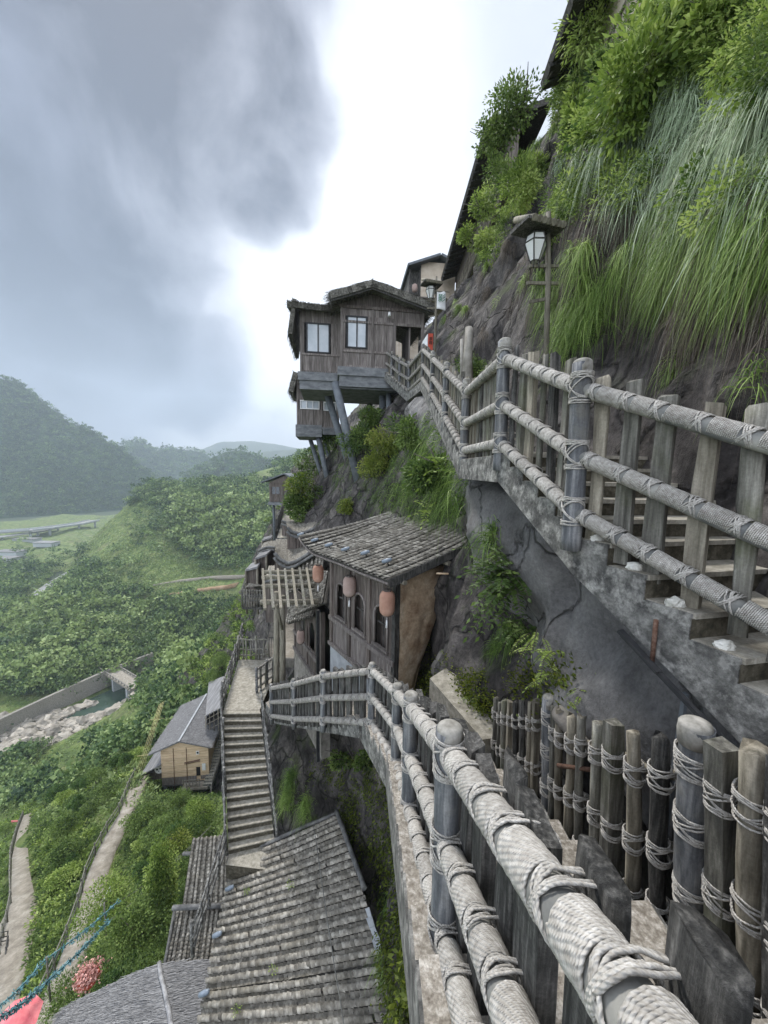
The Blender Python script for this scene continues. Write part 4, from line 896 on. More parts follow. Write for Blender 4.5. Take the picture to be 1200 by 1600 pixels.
def window(parent, fr, x0, x1, z0, z1, y=0, fw=.06, frame='metal', pane='pane', leaves=2):
    mb = MB(); fr.box(mb, x0, x1, y-.05, y+.04, z0, z0+fw); fr.box(mb, x0, x1, y-.05, y+.04, z1-fw, z1)
    for k in range(leaves+1):
        c = lerp(x0+fw/2, x1-fw/2, k/leaves); fr.box(mb, c-fw/2, c+fw/2, y-.047, y+.038, z0+fw, z1-fw)
    w_ = mb.build('window', frame, parent)
    for k in range(leaves):
        a = lerp(x0+fw, x1-fw, k/leaves)+fw*.4; b = lerp(x0+fw, x1-fw, (k+1)/leaves)-fw*.4; mb = MB(); fr.box(mb, a, b, y, y+.012, z0+fw+.001, z1-fw-.001); mb.build('pane', pane, w_)
    return w_
def thatch_field(parent, m, surf, nu, nv, ln=.35, wd=.03, name='straw', lift=.06, stiff=.2, droop_edge=True):
    """short straw blades laid down a slope; surf(u,v) v=0 eave .. 1 ridge"""
    n = nu*nv; V = np.zeros((n*4, 3)); F = np.zeros((n, 4), int); RN = rng.uniform(0, 1, n); k = 0
    for i in range(nu):
        for j in range(nv):
            u = (i+random.random())/nu; v = (j+random.random())/nv; p = surf(u, v); q = surf(u, max(-.05, v-.05)); d = (q-p).normalized(); al = (surf(min(1, u+.01), v)-surf(max(0, u-.01), v)).normalized()
            nrm = al.cross(d).normalized(); nrm = nrm if nrm.z > 0 else -nrm
            L_ = ln*random.uniform(.5, 1.2); w_ = wd*random.uniform(.5, 1.3); s = al*w_/2; e = p+d*L_+al*random.gauss(0, .05)*ln*2+nrm*random.uniform(0, lift)
            if v < .05: e += Vector((0, 0, -random.uniform(0, .12)))
            b = p+nrm*.012; V[k*4:k*4+4] = [b-s, b+s, e+s*.4, e-s*.4]; F[k] = (k*4, k*4+1, k*4+2, k*4+3); k += 1
    return np_mesh(name, V, F, M[m], parent, RN)
def thatch_roof(parent, E0, E1, T1, T0, th=.22, m='thatch', nu=60, nv=14, name='thatch_roof', sag=0, wd=.04, ln=.4):
    E0, E1, T1, T0 = map(Vector, (E0, E1, T1, T0)); up = (E1-E0).cross(T0-E0).normalized(); up = up if up.z > 0 else -up
    def S_(u, v):
        p = E0.lerp(E1, u).lerp(T0.lerp(T1, u), v); return p+Vector((0, 0, -sag*math.sin(math.pi*v)+.05*noise.noise(p*1.1)))
    mb = MB(); q = 10; G = [[S_(i/q, j/q) for j in range(q+1)] for i in range(q+1)]; B2 = [[p-up*th for p in r] for r in G]
    for i in range(q):
        for j in range(q): mb.quad(G[i][j], G[i+1][j], G[i+1][j+1], G[i][j+1]); mb.quad(B2[i][j+1], B2[i+1][j+1], B2[i+1][j], B2[i][j])
        mb.quad(G[i][0], B2[i][0], B2[i+1][0], G[i+1][0]); mb.quad(G[i][q], G[i+1][q], B2[i+1][q], B2[i][q]); mb.quad(G[0][i], G[0][i+1], B2[0][i+1], B2[0][i]); mb.quad(G[q][i], B2[q][i], B2[q][i+1], G[q][i+1])
    ro = mb.build(name, m, parent); thatch_field(ro, m, S_, nu, nv, ln=ln, wd=wd)
    # ragged fringe at the eave and both ends
    mb = MB()
    for e in range(int(nu*5)):
        r_ = random.random()
        if r_ < .6: p = S_(random.random(), 0); dd = (S_(.5, 0)-S_(.5, .1)).normalized()
        elif r_ < .8: v = random.random(); p = S_(0, v); dd = (E0-E1).normalized()
        else: v = random.random(); p = S_(1, v); dd = (E1-E0).normalized()
        p = p-up*random.uniform(0, th); e_ = p+(dd+Vector((random.gauss(0, .3), random.gauss(0, .3), -.35))).normalized()*ln*random.uniform(.3, .8); s = Vector((random.gauss(0, 1), random.gauss(0, 1), 0)).normalized()*wd*.4
        mb.add([p-s, p+s, e_], [(0, 1, 2)])
    for e in range(int(nu*2)):
        p = S_(random.random(), 1.0); e_ = p+Vector((random.gauss(0, .5), random.gauss(0, .5), random.uniform(.2, 1))).normalized()*ln*random.uniform(.15, .5); s = Vector((random.gauss(0, 1), random.gauss(0, 1), 0)).normalized()*wd*.4
        mb.add([p-s, p+s, e_], [(0, 1, 2)])
    mb.build('straw', m, ro)
    return ro, S_
# ---------------------------------------------------------------- lantern house beside the stair
A1 = Vector((.33, 9.0, 0)); A0 = Vector((-1.66, 12.0, 0))
h1 = thing('timber_house', 'brown timber house with arched windows, grey tiled roof and orange mud end wall', 'house', (.33, 9.0, -6.4))
f1 = Fr((.33, 9.0, 0), (A0-A1)); f1.y = Vector((.833, .553, 0))
HL = 3.6; ZB, ZS, ZM, ZT = -6.6, -5.55, -4.72, -2.55
wins = [(.32, .94, -4.55, -3.45, True), (1.42, 2.04, -4.55, -3.45, True), (2.56, 3.16, -4.55, -3.45, True)]
planks_wall(h1, f1, 0.08, HL-.08, ZM+.05, ZT, holes=wins, w=.10, m='brownwood')
planks_wall(h1, f1, 0.08, HL-.08, ZS, ZM-.05, w=.26, m='wallwood')
for x in (-.0, 1.18, 2.3, HL-.1): beam_part(h1, f1, x-.06, x+.08, -.06, .08, ZS-.1 if x > 0 else ZB, ZT, 'post', 'darkwood' if x < .01 else 'brownwood')
beam_part(h1, f1, -.05, HL, -.10, .04, ZM-.06, ZM+.06, 'rail', 'wallwood'); beam_part(h1, f1, -.05, HL, -.12, .06, ZS-.07, ZS+.03, 'sill', 'wallwood'); beam_part(h1, f1, -.3, HL+.2, -.07, .08, ZT-.02, ZT+.14, 'beam', 'darkwood')
mb = MB(); f1.box(mb, .05, HL, -.02, .3, ZB-.6, ZS-.08); mb.build('plinth', 'greyplaster', h1)
mb = MB()
for k in range(30): f1.box(mb, .05+k*.117, .15+k*.117, .22+.01*(k%2), .27, ZS, ZT)
mb.build('inner_wall', 'brownwood', h1)
mb = MB(); f1.box(mb, HL-.08, HL, .08, 2.0, ZB, ZT); mb.build('end_wall', 'brownwood', h1)
for (a, b, z0, z1, _) in wins:
    pts = [f1.p(a, -.02, z0)]+[f1.p((a+b)/2-math.cos(t)*(b-a)/2, -.02, z1-(b-a)/2+math.sin(t)*(b-a)/2) for t in [math.pi*k/12 for k in range(13)]]+[f1.p(b, -.02, z0)]
    mb = MB(); mb.tube(pts, .038, 6); wf = mb.build('window_frame', 'wallwood', h1)
    mb = MB(); f1.box(mb, a-.06, b+.06, -.07, .03, z0-.05, z0+.01); mb.build('sill', 'wallwood', wf)
    mb = MB(); mb.beam(f1.p((a+b)/2, .07, z0), f1.p((a+b)/2, .07, z1), .03, .03)
    mb.beam(f1.p(a, .07, z0+.6), f1.p(b, .07, z0+.6), .03, .03)
    mb.build('lattice', 'darkwood', wf)
# mud end wall towards the viewer
fe = Fr((.33, 9.0, 0), (.833, .553)); nrm = Vector((.553, -.833, 0)); V = []; nu_, nv_ = 22, 40
for j in range(nv_+1):
    t = j/nv_; z = lerp(-6.3, -2.45, t); wr = np.interp(z, [-6.3, -5.2, -4.4, -3.6, -2.45], [.35, .62, 1.0, 1.32, 1.45])
    for i in range(nu_+1):
        u = i/nu_*wr; p = Vector((.33, 9.0, z))+fe.x*(u+.02); b = .05+.05*noise.fractal(Vector((u*1.6, z*1.3, 3)), 1, 2, 4)+.10*math.sin(min(1, (1-i/nu_)*3)*1.57)
        V.append(p+nrm*b)
np_mesh('mud_wall', V, grid_faces(nv_+1, nu_+1), M['plaster'], h1, smooth=True)
mb = MB(); mb.slab([Vector((.36, 9.03, -6.3)), Vector((.36, 9.03, -2.45))+fe.x*0, Vector((.36, 9.03, -2.45))+fe.x*1.5, Vector((.36, 9.03, -6.3))+fe.x*.4], .12 if True else 0); mb.build('mud_wall_core', 'plaster', h1)
E0 = P(467, 851, 12.7); E1 = P(606, 905, 8.55); T1 = P(766, 830, 9.3); T0 = P(620, 797, 12.9)
r1, S1, up1 = tile_roof(h1, E0, E1, T1, T0, gap=.20, tl=.11, lift0=.35, lift1=.0, sag=.06)
for k in range(15):     # rafters and eave board
    mb = MB(); u = (k+.5)/15; mb.beam(S1(u, -.01)-up1*.17, S1(u, .5)-up1*.17, .06, .09); mb.build('rafter', 'darkwood', h1)
mb = MB(); mb.tube([S1(u/14, -.012)-up1*.13 for u in range(15)], .035, 6); mb.build('eave_board', 'wallwood', h1)
for k in (.12, .55): 
    mb = MB(); mb.tube([S1(.80, k)-up1*.24, S1(1.01, k)-up1*.24], .06, 10); mb.build('purlin', 'log', h1)
mb = MB(); mb.beam(S1(1.0, -.01)-up1*.14, S1(1.0, 1)-up1*.14, .05, .18); mb.build('barge_board', 'darkwood', h1)
mb = MB(); mb.tube([P(682, 896, 8.9), P(728, 897, 9.0)], .022, 8); mb.solo('wooden_pole', 'orangewood', 'short orange brown pole sticking out under the tiled eave', 'pole')
def onplane(px, py, p0, n):
    d = ray(px, py); return d*(Vector(p0).dot(n)/d.dot(n))
def floodlight(p, ax, up, label, grp, s=.11):
    r = thing('roof_floodlight', label, 'floodlight', p, grp); ax = ax.normalized()
    mb = MB(); c = p+up*.13; mb.tube([c-ax*s, c-ax*s*.85, c, c+ax*s*.85, c+ax*s], [s*.15, s*.33, s*.42, s*.33, s*.15], 10); mb.build('lamp', 'lampblue', r)
    mb = MB(); mb.tube([p+up*.0, p+up*.12], .015, 6); mb.build('bracket', 'metal', r)
ORD = ['first from the left tip', 'second from the left tip', 'third from the left tip', 'third from the near corner', 'second from the near corner', 'nearest the front corner']
for (px, py), w_ in zip([(472, 838), (494, 847), (516, 855), (542, 862), (573, 868), (607, 881)], ORD):
    p = onplane(px, py+2, E1, up1); floodlight(p, (T0-E0)+Vector((0, 0, 0))+(E1-E0)*.12, up1, 'small blue-grey floodlight on the lantern house roof, '+w_, 'floodlights on the tiled eaves', .13)
def lantern(px, py, Y, h, w_, m, label, hang=.35, tassel=.32):
    c = P(px, py, Y); r = thing('paper_lantern', label, 'lantern', c-Vector((0, 0, h/2)), 'round-cornered hanging lanterns'); mb = MB(); n = 26; pts = []; rs = []
    for i in range(n+1):
        t = i/n*2-1; pts.append(c+Vector((0, 0, t*h/2))); rs.append(w_/2*(1-abs(t)**5*.42)*(1+(.016 if i % 2 else -.016)))
    mb.tube(pts, rs, 24, up=(0, 1, 0)); mb.build('shade', m, r)
    mb = MB(); mb.tube([c+Vector((0, 0, h/2-.01)), c+Vector((0, 0, h/2+.035))], w_*.26, 14); mb.tube([c-Vector((0, 0, h/2+.03)), c-Vector((0, 0, h/2-.01))], w_*.26, 14); mb.build('cap', 'red' if False else 'brownwood', r)
    mb = MB(); mb.tube([c+Vector((0, 0, h/2)), c+Vector((0, 0, h/2+hang))], .006, 5); mb.build('cord', 'metal', r)
    if tassel:
        mb = MB(); mb.tube([c-Vector((0, 0, h/2)), c-Vector((0, 0, h/2+tassel*.4)), c-Vector((0, 0, h/2+tassel*.45)), c-Vector((0, 0, h/2+tassel))], [.004, .004, .022, .03], 8); mb.build('tassel', 'white' if m != 'x' else m, r)
lantern(605, 942, 8.75, .58, .37, 'peach', 'bright orange lantern nearest the front corner of the tiled roof')
lantern(546, 916, 10.6, .56, .37, 'peachpale', 'faded pale pink lantern hanging in the middle of the eave')
lantern(497, 896, 12.4, .55, .36, 'peach', 'orange lantern at the far end of the eave above the pergola')
lantern(470, 995, 13.9, .50, .31, 'peachpale', 'small pale lantern below the second house roof behind the log posts', tassel=0)
# ---------------------------------------------------------------- second timber house, lower and farther left
h2 = thing('timber_house', 'lower timber house with stone base behind the log posts of the pergola', 'house', (-2.6, 13.4, -9))
f2 = Fr((-2.05, 12.75, 0), (-1.65, 3.0)); f2.y = Vector((.876, .482, 0)); f2b = f2
planks_wall(h2, f2, .1, 3.4, -7.6, -5.0, holes=[(.9, 1.45, -6.75, -5.7, True), (2.1, 2.6, -6.75, -5.7, True)], w=.11, m='brownwood')
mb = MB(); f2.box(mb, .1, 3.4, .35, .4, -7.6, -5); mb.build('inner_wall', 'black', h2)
mb = MB(); f2.box(mb, .05, 3.5, -.03, .3, -10.4, -7.65); mb.build('plinth', 'stonewall', h2)
beam_part(h2, f2, 0, 3.5, -.1, .05, -7.68, -7.55, 'sill', 'wallwood'); beam_part(h2, f2, 0, 3.5, -.08, .05, -6.95, -6.82, 'rail', 'wallwood')
for x in (0, 1.7, 3.4): beam_part(h2, f2, x-.05, x+.07, -.05, .07, -7.6, -4.9, 'post', 'brownwood')
beam_part(h2, f2, -.12, -.02, -.25, -.15, -10.3, -4.75, 'post', 'metal')
tile_roof(h2, P(452, 966, 15.2), P(505, 941, 12.3), P(513, 893, 14.0), P(477, 889, 17.4), gap=.235, tl=.13, sag=.03)
tile_roof(h2, P(447, 974, 15.0), P(487, 962, 13.2), P(492, 945, 13.8), P(452, 944, 16.4), gap=.235, tl=.13, sag=.02, name='lower_roof')
# ---------------------------------------------------------------- log pergola over the path
pg = thing('pergola', 'open log pergola with seven pale slats over the path', 'pergola', P(441, 1058, 13.6))
ZP = -4.25
def at_z(px, py, z): d = ray(px, py); return d*(z/d.z)
for i, (x0, y0, x1, y1) in enumerate([(410.5, 889, 414, 952), (422, 889, 427, 951), (434, 889, 439, 951), (445, 889, 451, 950), (456.5, 888.5, 463.5, 949), (468, 888, 476.5, 948), (479, 888, 488.5, 946)]):
    mb = MB(); mb.beam(at_z(x0, y0, ZP+.05), at_z(x1, y1, ZP+.05), .085, .07); mb.build('slat', 'oldwood' if i % 2 else 'log', pg)
for (x0, x1, y) in ((411, 487, 894), (411, 487, 902), (411, 489, 916), (409, 496, 941)):
    mb = MB(); mb.tube([at_z(x0-2, y, ZP-.1), at_z(x1+2, y-1, ZP-.1)], .085, 10); mb.build('beam', 'log', pg)
for (x, y1, y, Y) in ((432, 945, 1066, 13.3), (441.5, 948, 1072, 12.9)):
    a = P(x, y1, Y); b = P(x-1, y, Y); a.z = ZP-.12; mb = MB(); mb.tube([b-Vector((0, 0, 1.3)), a.lerp(b, .5)+Vector((.02, 0, 0)), a], [.105, .10, .085], 10); mb.build('post', 'log', pg)
a = P(441.5, 985, 12.9); mb = MB(); mb.tube([a, at_z(432, 945, ZP-.1)], .045, 8); mb.build('brace', 'log', pg)
# ---------------------------------------------------------------- old sagging roofs farther down the row
def old_house(label, near, far, wallh, Yn, Yf, m='litter', ridge=True):
    """near/far: pixel polylines of the roof's near and far edge"""
    k = len(near); n3 = [P(x, y, Yn(x) if callable(Yn) else Yn) for x, y in near]; f3 = [P(x, y, Yf) for x, y in far]
    r = thing('old_house', label, 'house', (n3[k//2].x, n3[k//2].y, n3[k//2].z-wallh)); V = []; nu_, nv_ = 24, 12
    def cv(pts, t):
        s = t*(len(pts)-1); i = min(int(s), len(pts)-2); return pts[i].lerp(pts[i+1], s-i)
    mb = MB(); G = [[cv(n3, i/nu_).lerp(cv(f3, i/nu_), j/nv_)+Vector((0, 0, .06*noise.noise(Vector((i*.6, j*.6, 3))))) for j in range(nv_+1)] for i in range(nu_+1)]
    for i in range(nu_):
        for j in range(nv_): mb.add([G[i][j], G[i+1][j], G[i+1][j+1], G[i][j+1]], [(0, 1, 2, 3)], smooth=True)
    for i in range(nu_):
        for j in (0, nv_): mb.quad(G[i][j], G[i+1][j], G[i+1][j]-Vector((0, 0, .15)), G[i][j]-Vector((0, 0, .15)))
    mb.build('roof', m, r)
    if ridge:
        mb = MB(); mb.tube([cv(n3, i/16)+Vector((0, 0, .07)) for i in range(17)], .085, 8); mb.build('ridge_tiles', 'ridge', r)
        mb = MB(); mb.tube([cv(n3, i/16)+Vector((0, -.12, -.12)) for i in range(17)], .07, 8); mb.build('verge_tiles', 'ridge', r)
    mb = MB()
    for i in range(nu_):
        a, b = G[i][1]-Vector((0, 0, .16)), G[i+1][1]-Vector((0, 0, .16)); zb = n3[k//2].z-wallh; mb.quad(a, b, Vector((b.x, b.y, zb)), Vector((a.x, a.y, zb)))
    mb.build('wall', 'brownwood', r); return r, n3, f3
oh1, n3, f3 = old_house('old house with a litter-covered roof and sagging curved black ridge behind the pergola', [(429, 866), (437, 876), (450, 883), (462, 880), (477, 871), (492, 861), (505, 856)], [(431, 843), (440, 842), (450, 842), (460, 843), (470, 844), (480, 845), (492, 846)], 2.6, 17.4, 22)
tile_roof(oh1, P(448, 925, 16.2), P(500, 915, 15.0), P(505, 868, 17.2), P(446, 888, 18.4), gap=.25, tl=.14, name='tiled_apron')
old_house('old house with a small sagging roof against the bare rock slab', [(449, 826), (456, 833), (468, 836), (482, 832), (498, 824), (514, 817)], [(447, 815), (456, 814), (465, 815), (474, 814), (480, 812), (492, 808)], 2.5, 19.6, 24)
old_house('narrow old roof topped by a dark ridge, farthest of the sagging roofs', [(440, 815), (450, 819), (462, 821), (474, 818), (481, 812)], [(442, 809), (450, 811), (460, 812), (470, 811), (477, 808)], 2.2, 25.5, 29)
old_house('old house with a short grey tiled roof just behind the pergola beams', [(414, 905), (425, 902), (438, 899), (452, 897)], [(420, 884), (430, 883), (440, 882), (452, 882)], 2.4, 17.5, 20.5, m='tile')
old_house('old house with a dark tiled roof between the pergola and the slate-roofed shacks', [(404, 862), (412, 858), (421, 856), (430, 857)], [(412, 848), (418, 846), (424, 845), (432, 845)], 2.0, 26.5, 30, m='litter')
# roofs on the open side
def shack(label, roof, wall, Yr, m='shingle', wm='brownwood', extra=None):
    R_ = [P(x, y, Y) for (x, y), Y in zip(roof, Yr)]; c = sum(R_, Vector())/4
    r = thing('shack', label, 'shack', (c.x, c.y, min(p.z for p in R_)-wall)); mb = MB(); mb.slab(R_, -.12 if (R_[1]-R_[0]).cross(R_[2]-R_[0]).z > 0 else .12); mb.build('roof', m, r)
    Q = [c.lerp(p, .86) for p in R_]; zb = min(p.z for p in R_)-wall; mb = MB()
    for i in range(4):
        a, b = Q[i], Q[(i+1) % 4]; n = max(2, int((b-a).length/.2))
        for k in range(n):
            p, q = a.lerp(b, k/n), a.lerp(b, (k+.92)/n); mb.add([p-Vector((0, 0, .14)), q-Vector((0, 0, .14)), Vector((q.x, q.y, zb)), Vector((p.x, p.y, zb))], [(0, 1, 2, 3)])
    mb.build('wall', wm, r)
    for p in R_[:2]:
        mb = MB(); q = c.lerp(p, .93); mb.tube([Vector((q.x, q.y, zb-.6)), Vector((q.x, q.y, p.z-.1))], .07, 6); mb.build('post', 'log', r)
    return r
shack('small slate-roofed timber shack on the valley side above the balcony', [(398, 872), (416, 866), (427, 856), (409, 860)], 2.2, (24, 24, 27.5, 27.5))
shack('lowest of the slate-roofed shacks, at the outer edge above the tree tops', [(383, 890), (402, 885), (408, 877), (394, 879)], 2.0, (22.5, 22.5, 25, 25))
shack('tiny far shack with a flat grey roof and thin posts', [(409, 844), (424, 840), (426, 836), (413, 839)], 1.6, (31, 31, 33.5, 33.5))
bal = thing('balcony', 'dark wooden balcony with railing jutting out over the valley left of the pergola', 'balcony', P(392, 952, 20))
b0 = P(378, 948, 20); b1 = P(411, 950, 20); b2 = b1+Vector((-.6, 2.2, 0)); b3 = b0+Vector((-.6, 2.2, 0)); b2.z = b3.z = b1.z = b0.z
mb = MB(); mb.slab([b0, b1, b2, b3], -.15); mb.build('deck', 'darkwood', bal)
for hh in (.35, .62, .9):
    mb = MB(); mb.beam(b0+Vector((0, 0, hh)), b1+Vector((0, 0, hh)), .06, .06); mb.beam(b3+Vector((0, 0, hh)), b0+Vector((0, 0, hh)), .06, .06); mb.build('rail', 'darkwood', bal)
for k in range(9):
    q = b0.lerp(b1, k/8); mb = MB(); mb.tube([q, q+Vector((0, 0, .95))], .035, 6); mb.build('baluster', 'oldwood', bal)
mb = MB(); ap = P(389, 911, 20.6); mb.slab([b0+Vector((.1, .3, 1.0)), ap, P(409, 928, 21.5), b1+Vector((0, .3, 1.1))], -.08); mb.build('awning', 'thatch', bal)
# ---------------------------------------------------------------- stilt house
sh = thing('stilt_house', 'thatched grey-brown plank house on slanting concrete stilts at the top of the stair', 'house', (-2.1, 18.8, 4.1))
fs = Fr((-2.12, 18.7, 4.83), (.985, .14))
W1, W2, W3 = 1.45, 2.5, 3.85      # post positions along the front
ZE = 2.62
planks_wall(sh, fs, .06, W1, 0, .66, w=.12); planks_wall(sh, fs, W1, W2, 0, .66, w=.12); planks_wall(sh, fs, W1, W2, .76, 2.02, w=.13, name='door_panel')
planks_wall(sh, fs, .06, W1, .76, 2.3, holes=[(.22, 1.2, .84, 2.3, False)], w=.12); planks_wall(sh, fs, .06, W2, 2.3, ZE, w=.13); planks_wall(sh, fs, W1, W2, 2.06, 2.3, w=.13); planks_wall(sh, fs, W2, W3, 2.05, ZE, w=.14)
window(sh, fs, .22, 1.20, .85, 2.30, y=.0)
for x in (0, W1, W2, W3): beam_part(sh, fs, x-.06, x+.06, -.06, .08, -.02 if x < W3 else -.3, ZE+.1, 'post', 'wallwood')
for z in (.02, .71, 2.04): beam_part(sh, fs, .06, W2-.06, -.045, .05, z-.05, z+.05, 'rail', 'wallwood')
beam_part(sh, fs, W2+.06, W3+.1, -.045, .06, 1.98, 2.10, 'rail', 'wallwood'); beam_part(sh, fs, -.1, W3+.1, -.075, .1, ZE, ZE+.12, 'beam', 'brownwood')
mb = MB(); fs.box(mb, -.18, W2+.1, -.14, 4.2, -.42, -.03); fs.box(mb, -.10, W2, -.06, 4.1, -.92, -.42); mb.build('slab', 'slab', sh)
mb = MB(); fs.box(mb, -.16, W3+.1, .1, 4.2, -.99, -.93); mb.build('underside', 'slab', sh)
mb = MB(); fs.box(mb, 0, .06, .08, 4, 0, ZE); fs.box(mb, W2-.03, W2+.03, .08, 4, 0, ZE); fs.box(mb, 0, W3, 3.95, 4.0, .0 , .9); fs.box(mb, 0, W2, 3.95, 4.0, .9, ZE); mb.build('side_wall', 'wallwood', sh)
mb = MB(); fs.box(mb, W3-.62, W3-.56, .1, 2.0, -.3, 2.0); mb.build('passage_wall', 'wallwood', sh)
mb = MB(); fs.box(mb, .1, W2-.1, .5, .55, .1, ZE-.1); mb.build('inner_wall', 'darkwood', sh)
# gable wall + thatch
ap_x, ap_z = 1.35, 3.42
mb = MB(); mb.slab([fs.p(-.35, .05, ZE+.1), fs.p(W3+.2, .05, ZE+.1), fs.p(ap_x, .05, ap_z-.08)], .05); mb.build('gable', 'brownwood', sh)
def trf(fr, parent, ex, ez, rx, rz, y0, y1, th=.28, **k): return thatch_roof(parent, fr.p(ex, y0, ez), fr.p(ex, y1, ez), fr.p(rx, y1, rz), fr.p(rx, y0, rz), th=th, **k)
trf(fs, sh, -.58, ZE+.36, ap_x, ap_z+.24, -.7, 4.6, nu=70, nv=22, th=.3); trf(fs, sh, W3+.45, ZE+.20, ap_x, ap_z+.24, -.7, 4.6, nu=70, nv=26, th=.3)
mb = MB()
for k in range(11): mb.beam(fs.p(lerp(-.6, ap_x, k/10), -.25, lerp(ZE+.05, ap_z-.1, k/10)), fs.p(lerp(-.6, ap_x, k/10), .05, lerp(ZE+.05, ap_z-.1, k/10)), .07, .07)
mb.beam(fs.p(-.55, -.62, ZE+.02), fs.p(ap_x, -.62, ap_z-.1), .05, .12); mb.beam(fs.p(ap_x, -.62, ap_z-.1), fs.p(W3+.42, -.62, ZE-.13), .05, .12); mb.build('barge_board', 'darkwood', sh)
# left wing, set back
fw = Fr(fs.p(-1.95, 1.25, -.03), (.985, .14)); WW = 1.93
planks_wall(sh, fw, .05, WW, .0, .80, w=.12); planks_wall(sh, fw, .05, WW, .80, 2.35, holes=[(.24, 1.42, .90, 2.35, False)], w=.12); planks_wall(sh, fw, .05, WW, 2.35, 2.9, w=.12)
window(sh, fw, .24, 1.42, .92, 2.34, y=0); beam_part(sh, fw, -.05, .06, -.05, .07, -.02, 2.9, 'post', 'wallwood'); beam_part(sh, fw, .06, WW, -.045, .05, .80, .89, 'rail', 'wallwood'); beam_part(sh, fw, .06, WW, -.045, .05, -.02, .06, 'rail', 'wallwood')
mb = MB(); fw.box(mb, -.16, WW, -.12, 3.4, -.42, -.025); fw.box(mb, -.08, WW, -.04, 3.3, -.85, -.42); mb.build('slab', 'slab', sh)
mb = MB(); fw.box(mb, 0, .05, .07, 3.2, 0, 2.9); mb.build('side_wall', 'wallwood', sh)
mb = MB(); fw.box(mb, .1, WW, .5, .55, .1, 2.8); mb.build('inner_wall', 'darkwood', sh)
thatch_roof(sh, fw.p(-.58, -.5, 1.6), fw.p(-.58, 3.6, 1.6), fw.p(-.36, 3.6, 3.2), fw.p(-.36, -.5, 3.2), th=.2, nu=40, nv=14)
thatch_roof(sh, fw.p(-.6, -.6, 3.0), fw.p(WW+.1, -.6, 3.0), fw.p(WW+.1, 1.5, 3.5), fw.p(-.5, 1.5, 3.4), th=.25, nu=40, nv=14)
for (x, y, x2, y2, Y, r_) in ((526, 607, 557, 742, 18.9, .19), (514, 625, 548, 735, 21.5, .19), (597, 612, 598, 655, 20.6, .17), (578, 640, 580, 672, 22.5, .17), (607, 620, 608, 640, 19.8, .14)):
    a = P(x, y, Y); b = P(x2, y2, Y-.6); mb = MB(); mb.tube([a+(a-b).normalized()*.3, a.lerp(b, .5), b+(b-a).normalized()*.6], r_, 14); mb.build('stilt', 'bluegrey', sh)
mb = MB(); mb.tube([fs.p(2.2, -.1, 2.35), fs.p(2.2, -.22, 2.5)], .03, 6); mb.tube([fs.p(2.2, -.22, 2.5), fs.p(2.2, -.24, 2.3)], [.05, .08], 8); mb.solo('wall_lamp', 'white', 'small pale wall lamp under the thatched gable', 'wall lamp')
# second stilt house lower behind it
s2 = thing('stilt_house', 'smaller lower stilt house with thatched edge behind the big one, half hidden', 'house', P(480, 690, 25))
g2 = Fr(P(465, 663, 24.5), (.985, .14))
planks_wall(s2, g2, .05, 1.45, 0, .95, w=.13); planks_wall(s2, g2, 1.5, 2.5, -.15, .9, w=.13); window(s2, g2, .15, 1.35, .95, 1.5, y=0, frame='white', leaves=3); window(s2, g2, 1.6, 2.4, .9, 1.45, y=0, frame='white', leaves=2)
mb = MB(); g2.box(mb, -.12, 1.5, -.1, 3, -.75, -.02); g2.box(mb, 1.55, 2.7, -.25, 3, -.6, -.17); mb.build('slab', 'slab', s2)
mb = MB(); g2.box(mb, 0, .05, .05, 3, 0, 3.0); g2.box(mb, .05, 2.6, .6, .65, 0, 2.9); mb.build('side_wall', 'darkwood', s2)
for x in (0, 1.47, 2.5): beam_part(s2, g2, x-.05, x+.06, -.05, .07, -.02, 3, 'post', 'wallwood')
planks_wall(s2, g2, .05, 2.5, 1.5, 3.0, w=.13)
thatch_roof(s2, g2.p(-.5, -.5, 1.95), g2.p(-.5, 3.2, 1.95), g2.p(-.2, 3.2, 3.1), g2.p(-.2, -.5, 3.1), th=.3, nu=30, nv=10)
for (x, y, x2, y2, Y, r_) in ((497, 682, 511, 745, 25, .17), (505, 680, 517, 722, 26.5, .16), (484, 684, 500, 735, 27, .15)):
    a = P(x, y, Y); b = P(x2, y2, Y-.5); mb = MB(); mb.tube([a, b+(b-a).normalized()*.5], r_, 10); mb.build('stilt', 'bluegrey', s2)
# small building seen through the passage
pv = thing('hut', 'little plank hut with a grey roof seen through the passage of the stilt house', 'hut', P(627, 560, 27)); gp = Fr(P(616, 560, 27), (1, 0))
planks_wall(pv, gp, 0, 1.6, 0, 1.6, w=.2, m='paleplaster'); mb = MB(); mb.tube([gp.p(-.3, -.2, 1.75), gp.p(1.9, -.2, 1.65)], .16, 8); gp.box(mb, -.3, 1.9, -.2, 1.5, 1.7, 1.85); mb.build('roof', 'bluegrey', pv)
# ---------------------------------------------------------------- plastered house above
uh = thing('cliff_house', 'cream plastered house with a dark open gallery perched above the thatched roof', 'house', P(665, 475, 28)); gu = Fr(P(657, 464, 28), (1, .1))
mb = MB(); gu.box(mb, 0, 2.4, 0, 3, 0, 2.3); mb.build('wall', 'paleplaster', uh)
mb = MB(); gu.box(mb, -.78, -.02, .4, 3, -.6, 1.9); mb.build('gallery', 'darkwood', uh)
for x in (-.78, -.06): beam_part(uh, gu, x-.04, x+.05, -.02, .08, -.6, 2.0, 'post', 'darkwood')
mb = MB(); a, b, c_ = gu.p(-.95, -.5, 1.75), gu.p(1.25, -.5, 2.55), gu.p(2.9, -.5, 1.9)
for p, q in ((a, b), (b, c_)): mb.slab([p, q, q+gu.y*4, p+gu.y*4], .15)
mb.build('roof', 'bluegrey', uh)
mb = MB(); gu.box(mb, -.9, 2.6, -.3, .1, -.75, -.6); mb.build('floor', 'darkwood', uh)
mb = MB()
